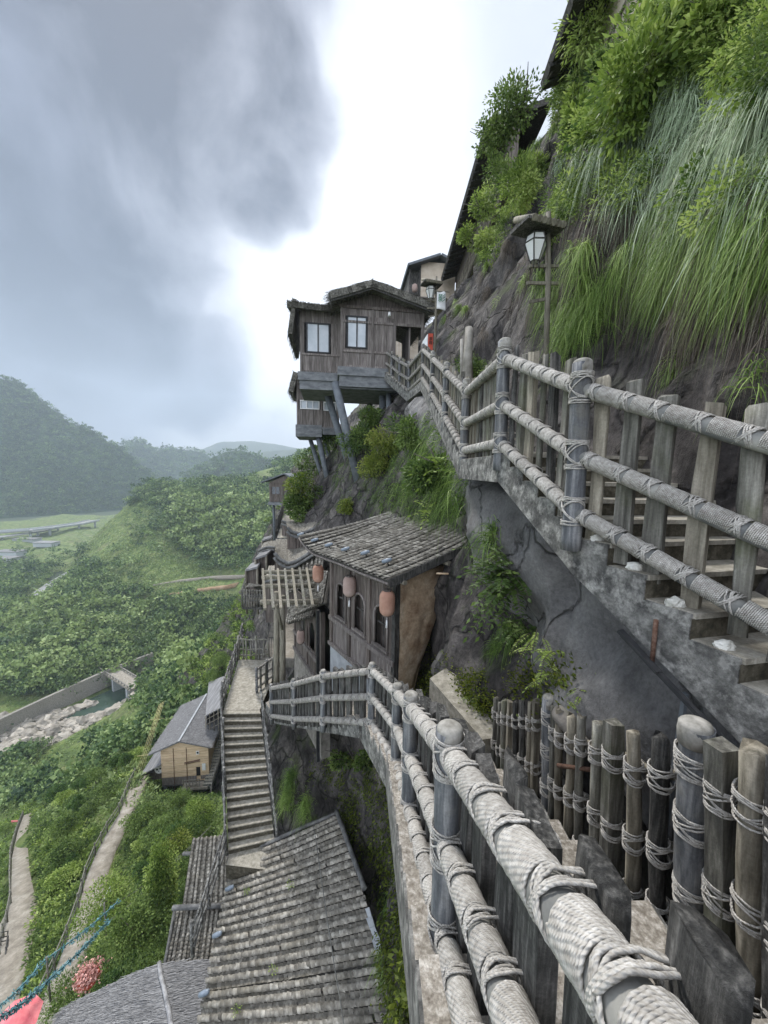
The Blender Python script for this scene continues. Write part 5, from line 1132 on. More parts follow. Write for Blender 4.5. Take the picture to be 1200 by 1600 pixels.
for k in range(9): gu.box(mb, -.85+k*.3, -.81+k*.3, -.28, -.24, -.6, -.15)
gu.box(mb, -.9, 1.8, -.29, -.23, -.15, -.09); mb.build('railing', 'wallwood', uh)
c = P(648, 450, 27.8); mb = MB(); mb.tube([c+Vector((0, 0, z)) for z in (-.25, -.2, 0, .2, .25)], [.09, .17, .2, .17, .09], 12); mb.solo('paper_lantern', 'peachpale', 'tiny pale lantern in the gallery of the cream house', 'lantern')
# ---------------------------------------------------------------- long houses on the cliff top
def eave_house(label, E0, E1, wd, wallm, tilt=.35, lattice=True):
    E0 = Vector(E0); E1 = Vector(E1); E1.z = E0.z = (E0.z+E1.z)/2; d = (E1-E0).normalized(); s = Vector((d.y, -d.x, 0)); s = s if s.x > 0 else -s
    r = thing('long_house', label, 'house', (E0+s*1.5)-Vector((0, 0, 3))); up = Vector((0, 0, 1))
    mb = MB(); top0 = E0+s*wd+up*wd*tilt; top1 = E1+s*wd+up*wd*tilt; pl = [E0, E1, top1, top0]
    if (pl[1]-pl[0]).cross(pl[2]-pl[0]).z < 0: pl.reverse()
    mb.slab(pl, -.22); mb.build('roof', 'tilebase', r)
    mb = MB()
    n = int((E1-E0).length/.5)
    for k in range(n): q = E0.lerp(E1, (k+.5)/n)-up*.24; mb.beam(q, q+s*wd*.6+up*wd*.6*tilt, .08, .12)
    mb.build('rafter', 'darkwood', r)
    mb = MB(); a = E0+s*1.15+up*(.2); b = E1+s*1.15+up*.2; c = (a+b)/2-up*1.0; mb.frame_box(c, (b-a)/2, s*.12, up*1.2); mb.build('wall', wallm, r)
    if lattice:
        mb = MB(); n = int((E1-E0).length/.28)
        for k in range(n): q = E0.lerp(E1, (k+.5)/n)+s*1.0; mb.beam(q-up*1.9, q-up*.9, .05, .05)
        for zz in (1.9, 1.4, .9): mb.beam(E0+s*1.0-up*zz, E1+s*1.0-up*zz, .05, .05)
        mb.build('lattice', 'palewood', r)
    return r
eave_house('long house with a dark eave running along the cliff top beyond the leafy bush', P(690, 400, 28), P(757, 252, 16), 2.4, 'brownwood')
eave_house('nearer long house with dark eave and cream wall at the cliff top', P(846, 97, 12.6), P(915, -40, 9.6), 3.5, 'paleplaster')
# ---------------------------------------------------------------- far hut
hh_ = thing('hut', 'small dark brown hut with a gabled roof standing out over the valley', 'hut', P(443, 790, 52)); gh = Fr(P(421, 784, 52), (1, .05))
planks_wall(hh_, gh, 0, 1.7, 0, 2.6, holes=[(.3, 1.45, 1.0, 2.1, False)], w=.2, m='brownwood'); planks_wall(hh_, gh, 1.7, 3.95, 0, 2.6, w=.2, m='brownwood')
mb = MB(); gh.box(mb, 0, 3.95, .1, 4, 0, 2.6); mb.build('room', 'brownwood', hh_)
window(hh_, gh, .3, 1.45, 1.0, 2.1, pane='panedark', frame='brownwood'); mb = MB(); gh.box(mb, -.15, 4.1, -.15, 4, -.45, -.05); mb.build('slab', 'slab', hh_)
planks_wall(hh_, gh, 2.3, 3.8, .1, 2.2, y=-.08, w=.25, name='door', m='wallwood')
for x in (1.75, 2.2): beam_part(hh_, gh, x-.06, x+.06, -.1, 0, -.3, 2.5, 'post', 'oldwood')
mb = MB(); a, b, c_ = gh.p(-1.0, -.6, 2.55), gh.p(2.1, -.6, 3.75), gh.p(4.6, -.6, 2.6)
for p, q in ((a, b), (b, c_)): mb.slab([p, q, q+gh.y*5, p+gh.y*5], .16)
mb.build('roof', 'bluegrey', hh_)
mb = MB(); mb.slab([gh.p(0, -.01, 2.6), gh.p(3.95, -.01, 2.6), gh.p(2.1, -.01, 3.6)], .1); mb.build('gable', 'brownwood', hh_)
for x, z in ((.3, -6), (3.6, -6), (2, -6)):
    mb = MB(); mb.tube([gh.p(x, 1, -.4), gh.p(x, 1.5, z)], .18, 8); mb.build('stilt', 'bluegrey', hh_)
# ---------------------------------------------------------------- near tiled roof below the railing
nh = thing('tiled_house', 'big grey clay-tiled roof directly below the foreground railing, white mortar on its edge', 'house', (-3, 10, -16))
nE0 = at_z(362, 1345, -13.6); nE1 = at_z(292, 1690, -13.6); nT1 = at_z(668, 1690, -11.2); nT0 = at_z(524, 1274, -11.6)
rn, SN, upn = tile_roof(nh, nE0, nE1, nT1, nT0, gap=.26, tl=.115, sag=.05)
mb = MB(); pts = [SN(1-k/26, 1.0)+Vector((.03, 0, .04))+Vector((random.uniform(-.02, .03), 0, 0)) for k in range(15)]; mb = MB()
for k in range(13):
    a, b = pts[k], pts[k+1]; w0 = random.uniform(.10, .22); mb.slab([a, b, b+Vector((-w0, 0, -.06)), a+Vector((-w0*random.uniform(.6, 1.2), 0, -.06))], .05)
mb.build('mortar', 'greyplaster', nh)
mb = MB(); pts = [SN((k-.3)/16*1.0, 1.02)+Vector((0, 0, .03)) for k in range(8)]; mb.tube(pts, .07, 6, jit=.15); mb.build('verge_tiles', 'ridge', nh)
mb = MB(); a, b = SN(0, 0), SN(0, 1); mb.tube([a.lerp(b, k/12)+Vector((0, .05, .03+.02*math.sin(k))) for k in range(13)], .06, 6, jit=.15); mb.build('ridge_tiles', 'ridge', nh)
mb = MB(); mb.slab([(nE0.x+.4, nE0.y-.3, -17), (nE1.x+.4, nE1.y+.3, -17), (nT1.x-.5, nT1.y+.3, -17), (nT0.x-.4, nT0.y-.3, -17)], 2.9); mb.build('wall', 'stonewall', nh)
ORD2 = ['farthest, by the foot of the stair', 'second from the stair', 'third from the stair', 'nearest the bottom of the picture']
for (px, py), w_ in zip([(376, 1330), (362, 1392), (343, 1465), (323, 1557)], ORD2):
    p = onplane(px, py, nE0, upn); floodlight(p, (nT0-nE0), upn, 'pale blue floodlight, big roof eave, '+w_, 'floodlights on the tiled eaves', .16)
mb = MB(); cp = [onplane(x, y, nE0+upn*.16, upn) for x, y in ((490, 1290), (496, 1330), (503, 1380), (512, 1440), (521, 1500), (531, 1560), (540, 1620))]; mb.tube(cp, .012, 6); mb.solo('cable', 'cable', 'thin grey cable lying down across the big tiled roof', 'cable')
# little weeds on the roof are planted later
# ---------------------------------------------------------------- two stepped tiled roofs to the left
lh = thing('tiled_house', 'narrow house with two stepped dark tiled roofs left of the big roof', 'house', (-7, 13, -18))
tile_roof(lh, P(284, 1416, 13.2), P(350, 1412, 13.2), P(353, 1305, 15.3), P(300, 1310, 15.3), gap=.21, tl=.12, name='upper_roof', jit=.8)
tile_roof(lh, P(253, 1534, 11.5), P(333, 1528, 11.3), P(345, 1418, 13.35), P(274, 1422, 13.35), gap=.21, tl=.12, name='lower_roof', jit=.8)
a, b = P(270, 1423, 13.1), P(349, 1419, 13.1)
mb = MB(); mb.tube([a+Vector((0, 0, .12)), b+Vector((0, 0, .12))], .09, 8); mb.build('ridge_tiles', 'ridge', lh); mb = MB(); mb.tube([P(286, 1336, 14.9)+Vector((0, 0, .06)), P(350, 1332, 14.9)+Vector((0, 0, .06))], .07, 8); mb.build('ridge_tiles', 'ridge', lh)
mb = MB(); mb.tube([P(252, 1536, 11.4), P(262, 1480, 12.3), P(273, 1424, 13.2)], .06, 6, jit=.2); mb.build('verge_tiles', 'ridge', lh)
c = P(300, 1420, 13); mb = MB(); mb.box((c.x, c.y+.3, c.z-3.6), (1.3, 3.4, 4.4)); mb.build('wall', 'stonewall', lh)
# ---------------------------------------------------------------- thatched roof at the bottom
th_ = thing('thatched_house', 'pale grey straw-thatched roof with a worn ridge at the bottom edge', 'house', (-6, 9, -16))
rA, rB = P(248, 1506, 10.9), P(280, 1660, 8.3); lA, lB = P(100, 1554, 10.6), P(20, 1700, 8.3); gA, gB = P(350, 1500, 11.2), P(400, 1640, 8.8); lA.z -= .5; lB.z -= .4
thatch_roof(th_, lA, lB, rB, rA, th=.25, m='thatchpale', nu=150, nv=60, wd=.03, ln=.38, sag=-.05)
thatch_roof(th_, gB, gA, rA, rB, th=.25, m='thatchpale', nu=110, nv=40, wd=.03, ln=.35)
mb = MB(); mb.tube([rA.lerp(rB, k/14)+Vector((random.uniform(-.02, .02), 0, .05)) for k in range(15)], .06, 8, jit=.15); mb.build('ridge_roll', 'thatchpale', th_)
mb = MB(); mb.box(((rA.x+rB.x)/2, 9.6, -18.6), (2.0, 1.6, 3)); mb.build('wall', 'brownwood', th_)
# ---------------------------------------------------------------- tan boarded house down the slope
tn = thing('boarded_house', 'tan boarded house with a grey shingle roof on steel stilts down the slope', 'house', P(285, 1228, 43))
ft = Fr(P(253.5, 1226, 43), (1, .12)); WT = 5.5; HT_ = 4.75
mb = MB()
for k in range(14):
    z0 = k*HT_/14+(.0); z1 = (k+1)*HT_/14-.03; hole = (k >= 2 and k <= 5)
    for (x0, x1) in (((0, 4.0), (4.5, WT)) if hole else ((0, WT),)): ft.box(mb, x0, x1, -.02-random.uniform(0, .012), .1, max(z0, .9), z1) if z1 > .9 else None
mb.build('front_wall', 'orangewood', tn)
mb = MB(); ft.box(mb, 0, 4.0, -.02, .1, -.1, .88); ft.box(mb, 4.5, WT-.3, -.02, .1, .4, .88); mb.build('lower_boards', 'wallwood', tn)
mb = MB(); ft.box(mb, .02, WT-.02, .11, 8.6, .1, HT_); mb.build('room', 'orangewood', tn)
mb = MB(); mb.slab([ft.p(0, .0, HT_), ft.p(WT, .0, HT_), ft.p(2.35, .0, HT_+1.05)], .1); mb.build('gable', 'orangewood', tn)
mb = MB(); ft.box(mb, 4.0, 4.5, .05, .3, .8, 2.4); mb.build('door', 'black', tn)
window(tn, ft, 4.1, 4.45, 3.75, 4.15, pane='panedark', frame='white', leaves=1, y=-.06, fw=.05)
mb = MB()
for x in (1.45, 2.95): mb.beam(ft.p(x, -.06, -.8), ft.p(x, -.06, HT_+(.5 if x < 2 else .6)), .05, .05)
mb.beam(ft.p(2.7, -.09, 2.72), ft.p(4.5, -.09, 3.0), .05, .12); mb.beam(ft.p(2.7, -.09, 2.55), ft.p(4.5, -.09, 2.83), .05, .05); mb.build('trim', 'rust', tn)
for (e, ez, r_, rz) in ((-1.15, HT_-.35, 2.35, HT_+1.15), (WT+.45, HT_+.1, 2.35, HT_+1.15)):
    mb = MB(); pl = [ft.p(e, -.5, ez), ft.p(r_, -.5, rz), ft.p(r_, 9.3, rz), ft.p(e, 9.3, ez)]
    if (pl[1]-pl[0]).cross(pl[2]-pl[0]).z < 0: pl.reverse()
    mb.slab(pl, -.15); mb.build('roof', 'shingle', tn)
    E_, T_2 = ft.p(e, 0, ez), ft.p(r_, 0, rz)
    thatch_field(tn, 'shingle', lambda u, v, e=e, ez=ez, r_=r_, rz=rz: ft.p(lerp(e, r_, v), lerp(-.5, 9.3, u), lerp(ez, rz, v)+.02), 60, 34, ln=.32, wd=.14, name='shingles', lift=.03)
mb = MB(); mb.beam(ft.p(2.35, -.55, HT_+1.2), ft.p(2.35, 9.3, HT_+1.2), .2, .1); mb.build('ridge_board', 'greyplaster', tn)
for (x, y, z) in ((.2, .3, -2.9), (.7, 1.6, -2.9), (3.2, 2.5, -2.5)):
    mb = MB(); mb.tube([ft.p(x, y, z), ft.p(x, y, 0)], .19, 12); mb.build('stilt', 'bluegrey', tn)
mb = MB(); ft.box(mb, 0, WT, -.1, 8, -.25, -.1); mb.build('floor', 'darkwood', tn)
mb = MB(); pl = [ft.p(-2.4, -.2, 1.55), ft.p(0, -.2, 2.8), ft.p(0, 5.0, 2.8), ft.p(-2.4, 5.0, 1.55)]
if (pl[1]-pl[0]).cross(pl[2]-pl[0]).z < 0: pl.reverse()
mb.slab(pl, -.12); mb.build('lean_to_roof', 'shingle', tn)
mb = MB(); ft.box(mb, -2.1, 0, .6, 5, .3, 1.3); mb.build('lean_to', 'brownwood', tn)
c = ft.p(-.45, .3, 1.75); mb = MB(); mb.tube([c, c+ft.y*.06], .50, 20); sg = mb.solo('round_sign', 'white', 'round white sign with two dark spots beside the boarded house', 'sign')
mb = MB(); [mb.tube([c+ft.x*dx+Vector((0, 0, dz))-ft.y*.012, c+ft.x*dx+Vector((0, 0, dz))], [rr]*2, 10) for dx, dz, rr in ((-.2, .05, .13), (.18, .14, .12), (-.02, -.17, .06), (-.38, .36, .1))]; mb.build('marking', 'black', sg)
mb = MB(); ft.box(mb, 4.75, 5.15, -.12, -.08, 1.6, 2.5); mb.solo('notice_board', 'white', 'white notice board beside the black arched door', 'notice board')
rl = thing('railing', 'pale grey crosswise railing before the arched door of the boarded house', 'railing', ft.p(3.7, -.9, 0))
for k in range(6):
    mb = MB(); mb.beam(ft.p(2.75+k*.38, -.9, .1), ft.p(2.75+k*.38, -.9, 1.15), .07, .07); mb.build('post', 'stonewall', rl)
for z in (.4, .75, 1.08):
    mb = MB(); mb.beam(ft.p(2.7, -.9, z), ft.p(4.7, -.9, z), .07, .07); mb.build('rail', 'stonewall', rl)
mb = MB(); ft.box(mb, 2.6, 5.6, -1.0, 0, -.2, .08); o = mb.build('terrace', 'pathstone'); o['kind'] = 'structure'
B_, T_ = MB(), MB(); flight(B_, T_, ft.p(5.0, -.8, .1), ft.p(5.9, 3.6, 4.0), ft.x*1.1, 18, under=.5); stairs(B_, T_)
rustic('knotty pale railing along the steps beside the boarded house', [ft.p(6.25, -2.4, -2.2), ft.p(6.1, -.8, .1), ft.p(7.0, 3.6, 4.0)], m='stonewall')
# scaffolding of bamboo
sc = thing('bamboo_scaffold', 'yellow bamboo pole scaffold leaning along the valley side of the boarded house', 'scaffold', P(213, 1212, 43))
for k in range(4):
    mb = MB(); mb.tube([P(211+k*3.5, 1213-k*2, 42.5+k*.2), P(249+k*2.5, 1100-k*1.5, 50)], .028, 6); mb.build('pole', 'bamboo', sc)
for k in (1, 4):
    a = P(212, 1213, 42.5).lerp(P(247, 1100, 50), (k+.5)/6); mb = MB(); mb.tube([a+Vector((-.6, 0, 0)), a+Vector((1.3, .3, .1))], .03, 6); mb.build('crosspiece', 'bamboo', sc)
# neighbour with the same shingles
nb = thing('boarded_house', 'second shingle-roofed shed right of the tan house, with an open bamboo front', 'house', P(334, 1150, 50)); 
pl = [P(321, 1118, 46), P(347, 1104, 46), P(350, 1056, 56), P(326, 1066, 56)]
mb = MB(); mb.slab(pl, -.15 if (pl[1]-pl[0]).cross(pl[2]-pl[0]).z > 0 else .15); mb.build('roof', 'shingle', nb)
c = sum(pl, Vector())/4; mb = MB(); Q = [c.lerp(p, .9)-Vector((0, 0, .2)) for p in pl]
for i in (1, 2, 3): a, b = Q[i], Q[(i+1) % 4]; mb.quad(a, b, Vector((b.x, b.y, b.z-3)), Vector((a.x, a.y, a.z-3)))
mb.build('wall', 'brownwood', nb)
mb = MB()
for k in range(5): a = pl[0].lerp(pl[1], k/4); mb.tube([a-Vector((0, 0, 3)), a], .05, 6)
for z in (.6, 1.3, 2.1): mb.tube([pl[0]-Vector((0, 0, z)), pl[1]-Vector((0, 0, z))], .04, 6)
mb.build('frame', 'palewood', nb)
# ================================================================ VEGETATION
def nrm_(a): return a/np.maximum(np.linalg.norm(a, axis=-1, keepdims=True), 1e-9)
class LB:
    """leaf / blade collector"""
    def __init__(s): s.V = []; s.F = []; s.R = []; s.n = 0
    def leaves(s, C, D, L_, W, rnd, fold=.25):
        """C base points, D tip directions, L length, W width"""
        C = np.asarray(C, float); n = len(C); D = nrm_(D); a = rng.normal(size=(n, 3)); S_ = nrm_(np.cross(D, a)); U = np.cross(S_, D)
        L_ = np.broadcast_to(L_, (n,))[:, None]; W = np.broadcast_to(W, (n,))[:, None]
        v = np.stack([C, C+D*L_*.45+S_*W*.5+U*W*fold, C+D*L_, C+D*L_*.45-S_*W*.5+U*W*fold], 1).reshape(-1, 3)
        f = (np.arange(n)[:, None]*4+np.array([[0, 1, 2, 3]]))+s.n; s.V.append(v); s.F.append(f); s.R.append(np.clip(rnd, 0, 1)); s.n += n*4
    def blades(s, C, D, L_, W, droop, rnd, seg=5):
        C = np.asarray(C, float); n = len(C); D = nrm_(D); L_ = np.broadcast_to(L_, (n,)); W = np.broadcast_to(W, (n,)); droop = np.broadcast_to(droop, (n,))
        side = nrm_(np.cross(D, rng.normal(size=(n, 3)))); rows = []; curl = rng.normal(size=n)*.20
        for k in range(seg+1):
            t = k/seg; p = C+D*(L_*t*(1-.3*t))[:, None]+np.array([[0, 0, -1.]])*(L_*droop*t*t)[:, None]+side*(L_*curl*t*t)[:, None]
            w_ = (W*(1-t**1.6)*(.55+.45*min(1, t*4))*.5+.0004)[:, None]; rows += [p-side*w_, p+side*w_]
        V = np.stack(rows, 1); m = 2*(seg+1); base = np.arange(n)[:, None]*m
        f = np.concatenate([base+np.array([[2*k, 2*k+1, 2*k+3, 2*k+2]]) for k in range(seg)], 0)+s.n
        s.V.append(V.reshape(-1, 3)); s.F.append(f); s.R.append(np.tile(np.clip(rnd, 0, 1), seg)); s.n += n*m
    def build(s, name, m, parent=None):
        return np_mesh(name, np.concatenate(s.V), np.concatenate(s.F), M[m], parent, np.concatenate(s.R))
    def solo(s, name, m, label, cat, group=None, kind=None):
        V = np.concatenate(s.V); c = np.array([V[:, 0].mean(), V[:, 1].mean(), V[:, 2].min()]); o = np_mesh(name, V-c, np.concatenate(s.F), M[m], None, np.concatenate(s.R)); o.location = c
        return tag(o, label, cat, group, kind)
def px_pts(rects, n, trees=(B_cliff,), keep=None):
    out = []; tot = 0; areas = [(x1-x0)*(y1-y0)*(w_ if True else 1) for (x0, y0, x1, y1, w_) in rects]; A_s = sum(areas)
    while len(out) < n and tot < n*4:
        tot += 1; r_ = random.random()*A_s; i = 0
        while r_ > areas[i] and i < len(rects)-1: r_ -= areas[i]; i += 1
        x0, y0, x1, y1, _ = rects[i]; h = hit(random.uniform(x0, x1), random.uniform(y0, y1), trees)
        if h and (keep is None or keep(h[0])): out.append(h)
    return out
def tuft(lb, p, n, count, ln, wd, spread, droop, hue=.5, up=.7, outw=.8):
    p = np.array(p); n = np.array(n); C = p+rng.normal(size=(count, 3))*spread*np.array([.5, 1, 1]); D = n*outw+np.array([0, 0, up])+rng.normal(size=(count, 3))*.55
    C = C-n*.05; L_ = ln*rng.uniform(.5, 1.15, count); lb.blades(C, D, L_, wd*rng.uniform(.6, 1.3, count), droop*rng.uniform(.6, 1.3, count), hue+rng.normal(size=count)*.22)
def bush(lb, c, rad, n, leaf, asp=.45, hue=.5, clumps=9, droop=.2):
    c = np.array(c); rad = np.array(rad); K = rng.normal(size=(clumps, 3)); K = nrm_(K)*rng.uniform(.35, 1, (clumps, 1)); cc = c+K*rad*.75; idx = rng.integers(0, clumps, n); d = nrm_(rng.normal(size=(n, 3)))
    q = cc[idx]+d*rad*.42*rng.uniform(.45, 1.0, (n, 1)); D = d+nrm_(q-c)*.7+rng.normal(size=(n, 3))*.35+np.array([0, 0, -droop]); ch = rng.normal(size=clumps)*.19
    z = (q[:, 2]-c[2])/rad[2]
    lb.leaves(q, D, leaf*rng.uniform(.6, 1.25, n), leaf*asp*rng.uniform(.7, 1.2, n), hue+ch[idx]+rng.normal(size=n)*.13)
def stems(mb, c, base, k, r_=.02):
    c = Vector(c); base = Vector(base)
    for i in range(k):
        e = c+Vector((random.gauss(0, .35), random.gauss(0, .35), random.gauss(0.1, .25))); m_ = base.lerp(e, .5)+Vector((random.gauss(0, .08), random.gauss(0, .08), .05)); mb.tube([base, m_, e], [r_, r_*.7, r_*.25], 5)
# ---- grass cushions of the upper cliff, each a fountain of blades; together nobody could count them
def cushions(rects, n, per, ln, wd, spread, droop, hue, up, outw):
    lb = LB()
    for p, nn, d in px_pts(rects, n):
        L_ = ln*random.uniform(.6, 1.25); h0 = random.uniform(*hue)
        for _ in range(3):
            q = p+Vector((random.gauss(0, .05), random.gauss(0, spread), random.gauss(0, spread*.35)))
            tuft(lb, q, nn, per//3, L_*random.uniform(.7, 1.1), wd, spread*.4, droop, hue=h0, up=up, outw=outw)
    return lb
cushions([(980, 120, 1260, 180, 1.5), (900, 185, 1260, 270, 1.3), (820, 240, 930, 300, .7), (930, 280, 1260, 320, .6)], 95, 140, .66, .017, .15, 1.4, (.45, 1), .9, .6).solo('hanging_grass', 'grass_silver', 'silvery grass hanging down the upper cliff in long curtains', 'grass', kind='stuff')
cushions([(880, 270, 1260, 360, 1.0), (960, 420, 1230, 500, 1.6), (740, 380, 860, 470, .6), (690, 430, 760, 530, .8), (860, 330, 960, 420, .9)], 120, 130, .50, .007, .15, 1.9, (.25, .7), -.1, .4).solo('dry_grass', 'grass_dry', 'dry brown grass and roots hanging below the green tufts of the cliff', 'grass', kind='stuff')
cushions([(1010, 325, 1260, 400, 1.8), (900, 385, 1090, 455, 1.7), (820, 420, 950, 475, 1.4), (700, 350, 800, 470, .5), (690, 420, 740, 500, .8), (840, 480, 960, 510, .6), (740, 170, 900, 340, .4)], 115, 180, .66, .013, .13, 1.2, (.45, .95), 1.2, .9).solo('green_grass', 'grass_green', 'bright green grass arching over the dark rock above the railing', 'grass', kind='stuff')
# ---- leafy growth of the upper cliff
lb = LB(); lb2 = LB()
for i, (p, n, d) in enumerate(px_pts([(770, 120, 1000, 330, 1.4), (860, -30, 1060, 200, 1.6), (1050, -30, 1260, 130, 1.5), (700, 270, 800, 420, 1.2), (760, 330, 900, 400, .5), (740, 180, 860, 300, 1.0), (880, 270, 1230, 330, .35)], 190)):
    sz = .028*d**.8*random.uniform(.7, 1.4)+.2; c = p+n*sz*.4; bush(lb if i % 3 else lb2, c, (sz, sz*1.1, sz*.9), int(420), .0085*d*random.choice([.5, .8, 1.2]), asp=random.choice([.2, .35, .55]), hue=random.uniform(.25, .85))
lb.solo('cliff_foliage', 'leaf_bright', 'tangled bright green foliage covering the upper cliff', 'foliage', kind='stuff')
lb2.solo('cliff_foliage', 'leaf_mid', 'darker leafy undergrowth between the bright foliage of the upper cliff', 'foliage', kind='stuff')
def shrub(px, py, rad, n, leaf, m, label, name='shrub', cat='shrub', off=.5, asp=.45, hue=.55, clumps=9, trees=None, droop=.2, Y=None, group=None, st=4):
    if Y: p = P(px, py, Y); n_ = Vector((-.8, -.3, .4))
    else:
        h = hit(px, py, trees or (B_cliff,)); 
        if not h: return
        p, n_ = h[0], h[1]
    c = p+n_*rad[0]*off+Vector((0, 0, rad[2]*.2)); r = thing(name, label, cat, p, group); lb = LB(); bush(lb, c, rad, n, leaf, asp, hue, clumps, droop); lb.build('leaves', m, r)
    mb = MB(); stems(mb, c, p-n_*.1, st, .012+.02*rad[0]); mb.build('stem', 'bark', r); return r
def grass_thing(px, py, ln, count, label, m='grass_green', wd=.012, spread=.08, droop=1.0, trees=None, up=.9, outw=.7, hue=.55, Y=None, name='grass_tuft'):
    h = hit(px, py, trees or (B_cliff, B_cast)) if not Y else (P(px, py, Y), Vector((-.7, -.3, .5)), 0)
    if not h: return
    lb = LB(); tuft(lb, h[0], h[1], count, ln, wd, spread, droop, hue, up, outw); return lb.solo(name, m, label, 'grass')
shrub(808, 185, (.8, .8, .9), 2600, .09, 'leaf_mid', 'airy young tree leaning out against the sky on the cliff edge', name='tree', cat='tree', off=.15, clumps=26, asp=.6, hue=.6, Y=11.5, st=9)
shrub(785, 235, (.6, .6, .6), 1300, .09, 'leaf_mid', 'lower spray of the leaning bush against the sky', off=.7, clumps=14, asp=.6, hue=.55, Y=12)
shrub(850, 130, (1.0, 1.0, 1.1), 2200, .12, 'leaf_bright', 'leafy bush below the eave of the nearer cliff-top house', off=.5, clumps=16, asp=.55)
shrub(940, 60, (.9, .9, 1.2), 2200, .16, 'leaf_bright', 'feathery yellow-green bush at the top of the cliff', off=.5, clumps=18, asp=.25, hue=.75)
shrub(1010, 170, (.7, .7, .8), 1400, .13, 'leaf_bright', 'bright bush at the top edge of the silver grass', off=.4, clumps=12, asp=.4)
shrub(840, 290, (.6, .6, .7), 1300, .17, 'leaf_bright', 'bamboo-like shrub above the post lantern', off=.5, clumps=12, asp=.18, hue=.6)
shrub(1120, 60, (.6, .6, .5), 900, .12, 'leaf_bright', 'broad-leaved bush in the top right corner', off=.4, asp=.6)
shrub(770, 360, (.6, .6, .6), 1000, .10, 'leaf_bright', 'bush in front of the farther cliff-top house', off=.4, clumps=12)
for (px, py, ln, ct, lab) in [(1055, 575, .42, 260, 'single round tuft of grass growing from a crack in the dark rock'), (888, 525, .75, 420, 'large drooping grass tuft behind the middle post of the railing'), (930, 500, .7, 300, 'grass tuft right of the large drooping one, above the railing'), (1175, 590, .4, 90, 'thin grass tuft at the right edge behind the railing'), (840, 250, .9, 160, 'reedy clump with long blades high on the cliff'), (1090, 355, .9, 520, 'brightest thick grass mound on the cliff at the right')]:
    grass_thing(px, py, ln, ct, lab, spread=.07 if ct < 300 else .16)
# ---- mid cliff: under the stilts and around the lantern house
Z = (B_cliff, B_cast)
lb = LB()
for p, n, d in px_pts([(600, 655, 700, 800, 1.6), (520, 690, 640, 780, 1.0), (640, 720, 730, 830, 1.3), (690, 560, 760, 610, .8)], 330, Z): tuft(lb, p, n, 20, random.uniform(.45, .9), .014, .14, 1.1, hue=random.uniform(.2, .6), up=.6)
lb.solo('slope_grass', 'grass_green', 'long grass covering the slope between the stilts and the tiled roof', 'grass', kind='stuff')
for i, (px, py, r_, m_, hue, leaf, lab) in enumerate([(620, 700, .8, 'leaf_yellow', .6, .12, 'yellow-green shrub in the middle of the slope below the stilts'), (570, 690, .9, 'leaf_mid', .5, .13, 'green shrub at the foot of the two front stilts'), (525, 700, .9, 'leaf_mid', .55, .14, 'leafy shrub under the outer stilts'), (650, 690, .7, 'leaf_mid', .6, .12, 'green shrub just below the start of the grey cast rock'),
   (600, 740, .8, 'leaf_yellow', .5, .11, 'pale speckled shrub above the bare rock slabs'), (585, 665, .6, 'leaf_mid', .5, .12, 'dark shrub hugging the underside of the stilt house'), (492, 768, 1.1, 'leaf_yellow', .25, .16, 'shrub on the slope above the far old roofs'), (478, 800, 1.0, 'leaf_mid', .5, .2, 'shrub beside the far steps near the small hut'), (500, 735, 1.2, 'leaf_mid', .45, .16, 'shrub between the outer stilts and the rock'),
   (548, 795, .4, 'leaf_yellow', .5, .08, 'small creeper on the pale rock slab'), (690, 745, .6, 'leaf_mid', .45, .12, 'dark green shrub above the tiled roof'), (745, 590, .5, 'leaf_mid', .5, .08, 'low plant behind the first stair landing')]):
    shrub(px, py, (r_*1.15, r_*1.15, r_), int(1300+900*r_), leaf, m_, lab, trees=Z, hue=hue, clumps=12, asp=.5)
shrub(738, 385, (.6, .6, .7), 1100, .12, 'leaf_bright', 'yellow-green shrub just under the far end of the long eave', Y=19, clumps=12)
shrub(765, 335, (.6, .6, .8), 1500, .11, 'leaf_bright', 'shrub halfway along the long dark eave', Y=16, clumps=14)
shrub(790, 295, (.6, .6, .7), 1500, .10, 'leaf_mid', 'shrub below the near end of the long dark eave', Y=14, clumps=14, hue=.6)
shrub(820, 310, (.6, .6, .8), 2200, .10, 'leaf_bright', 'dense shrub right of the long eave', Y=11.5, clumps=16)
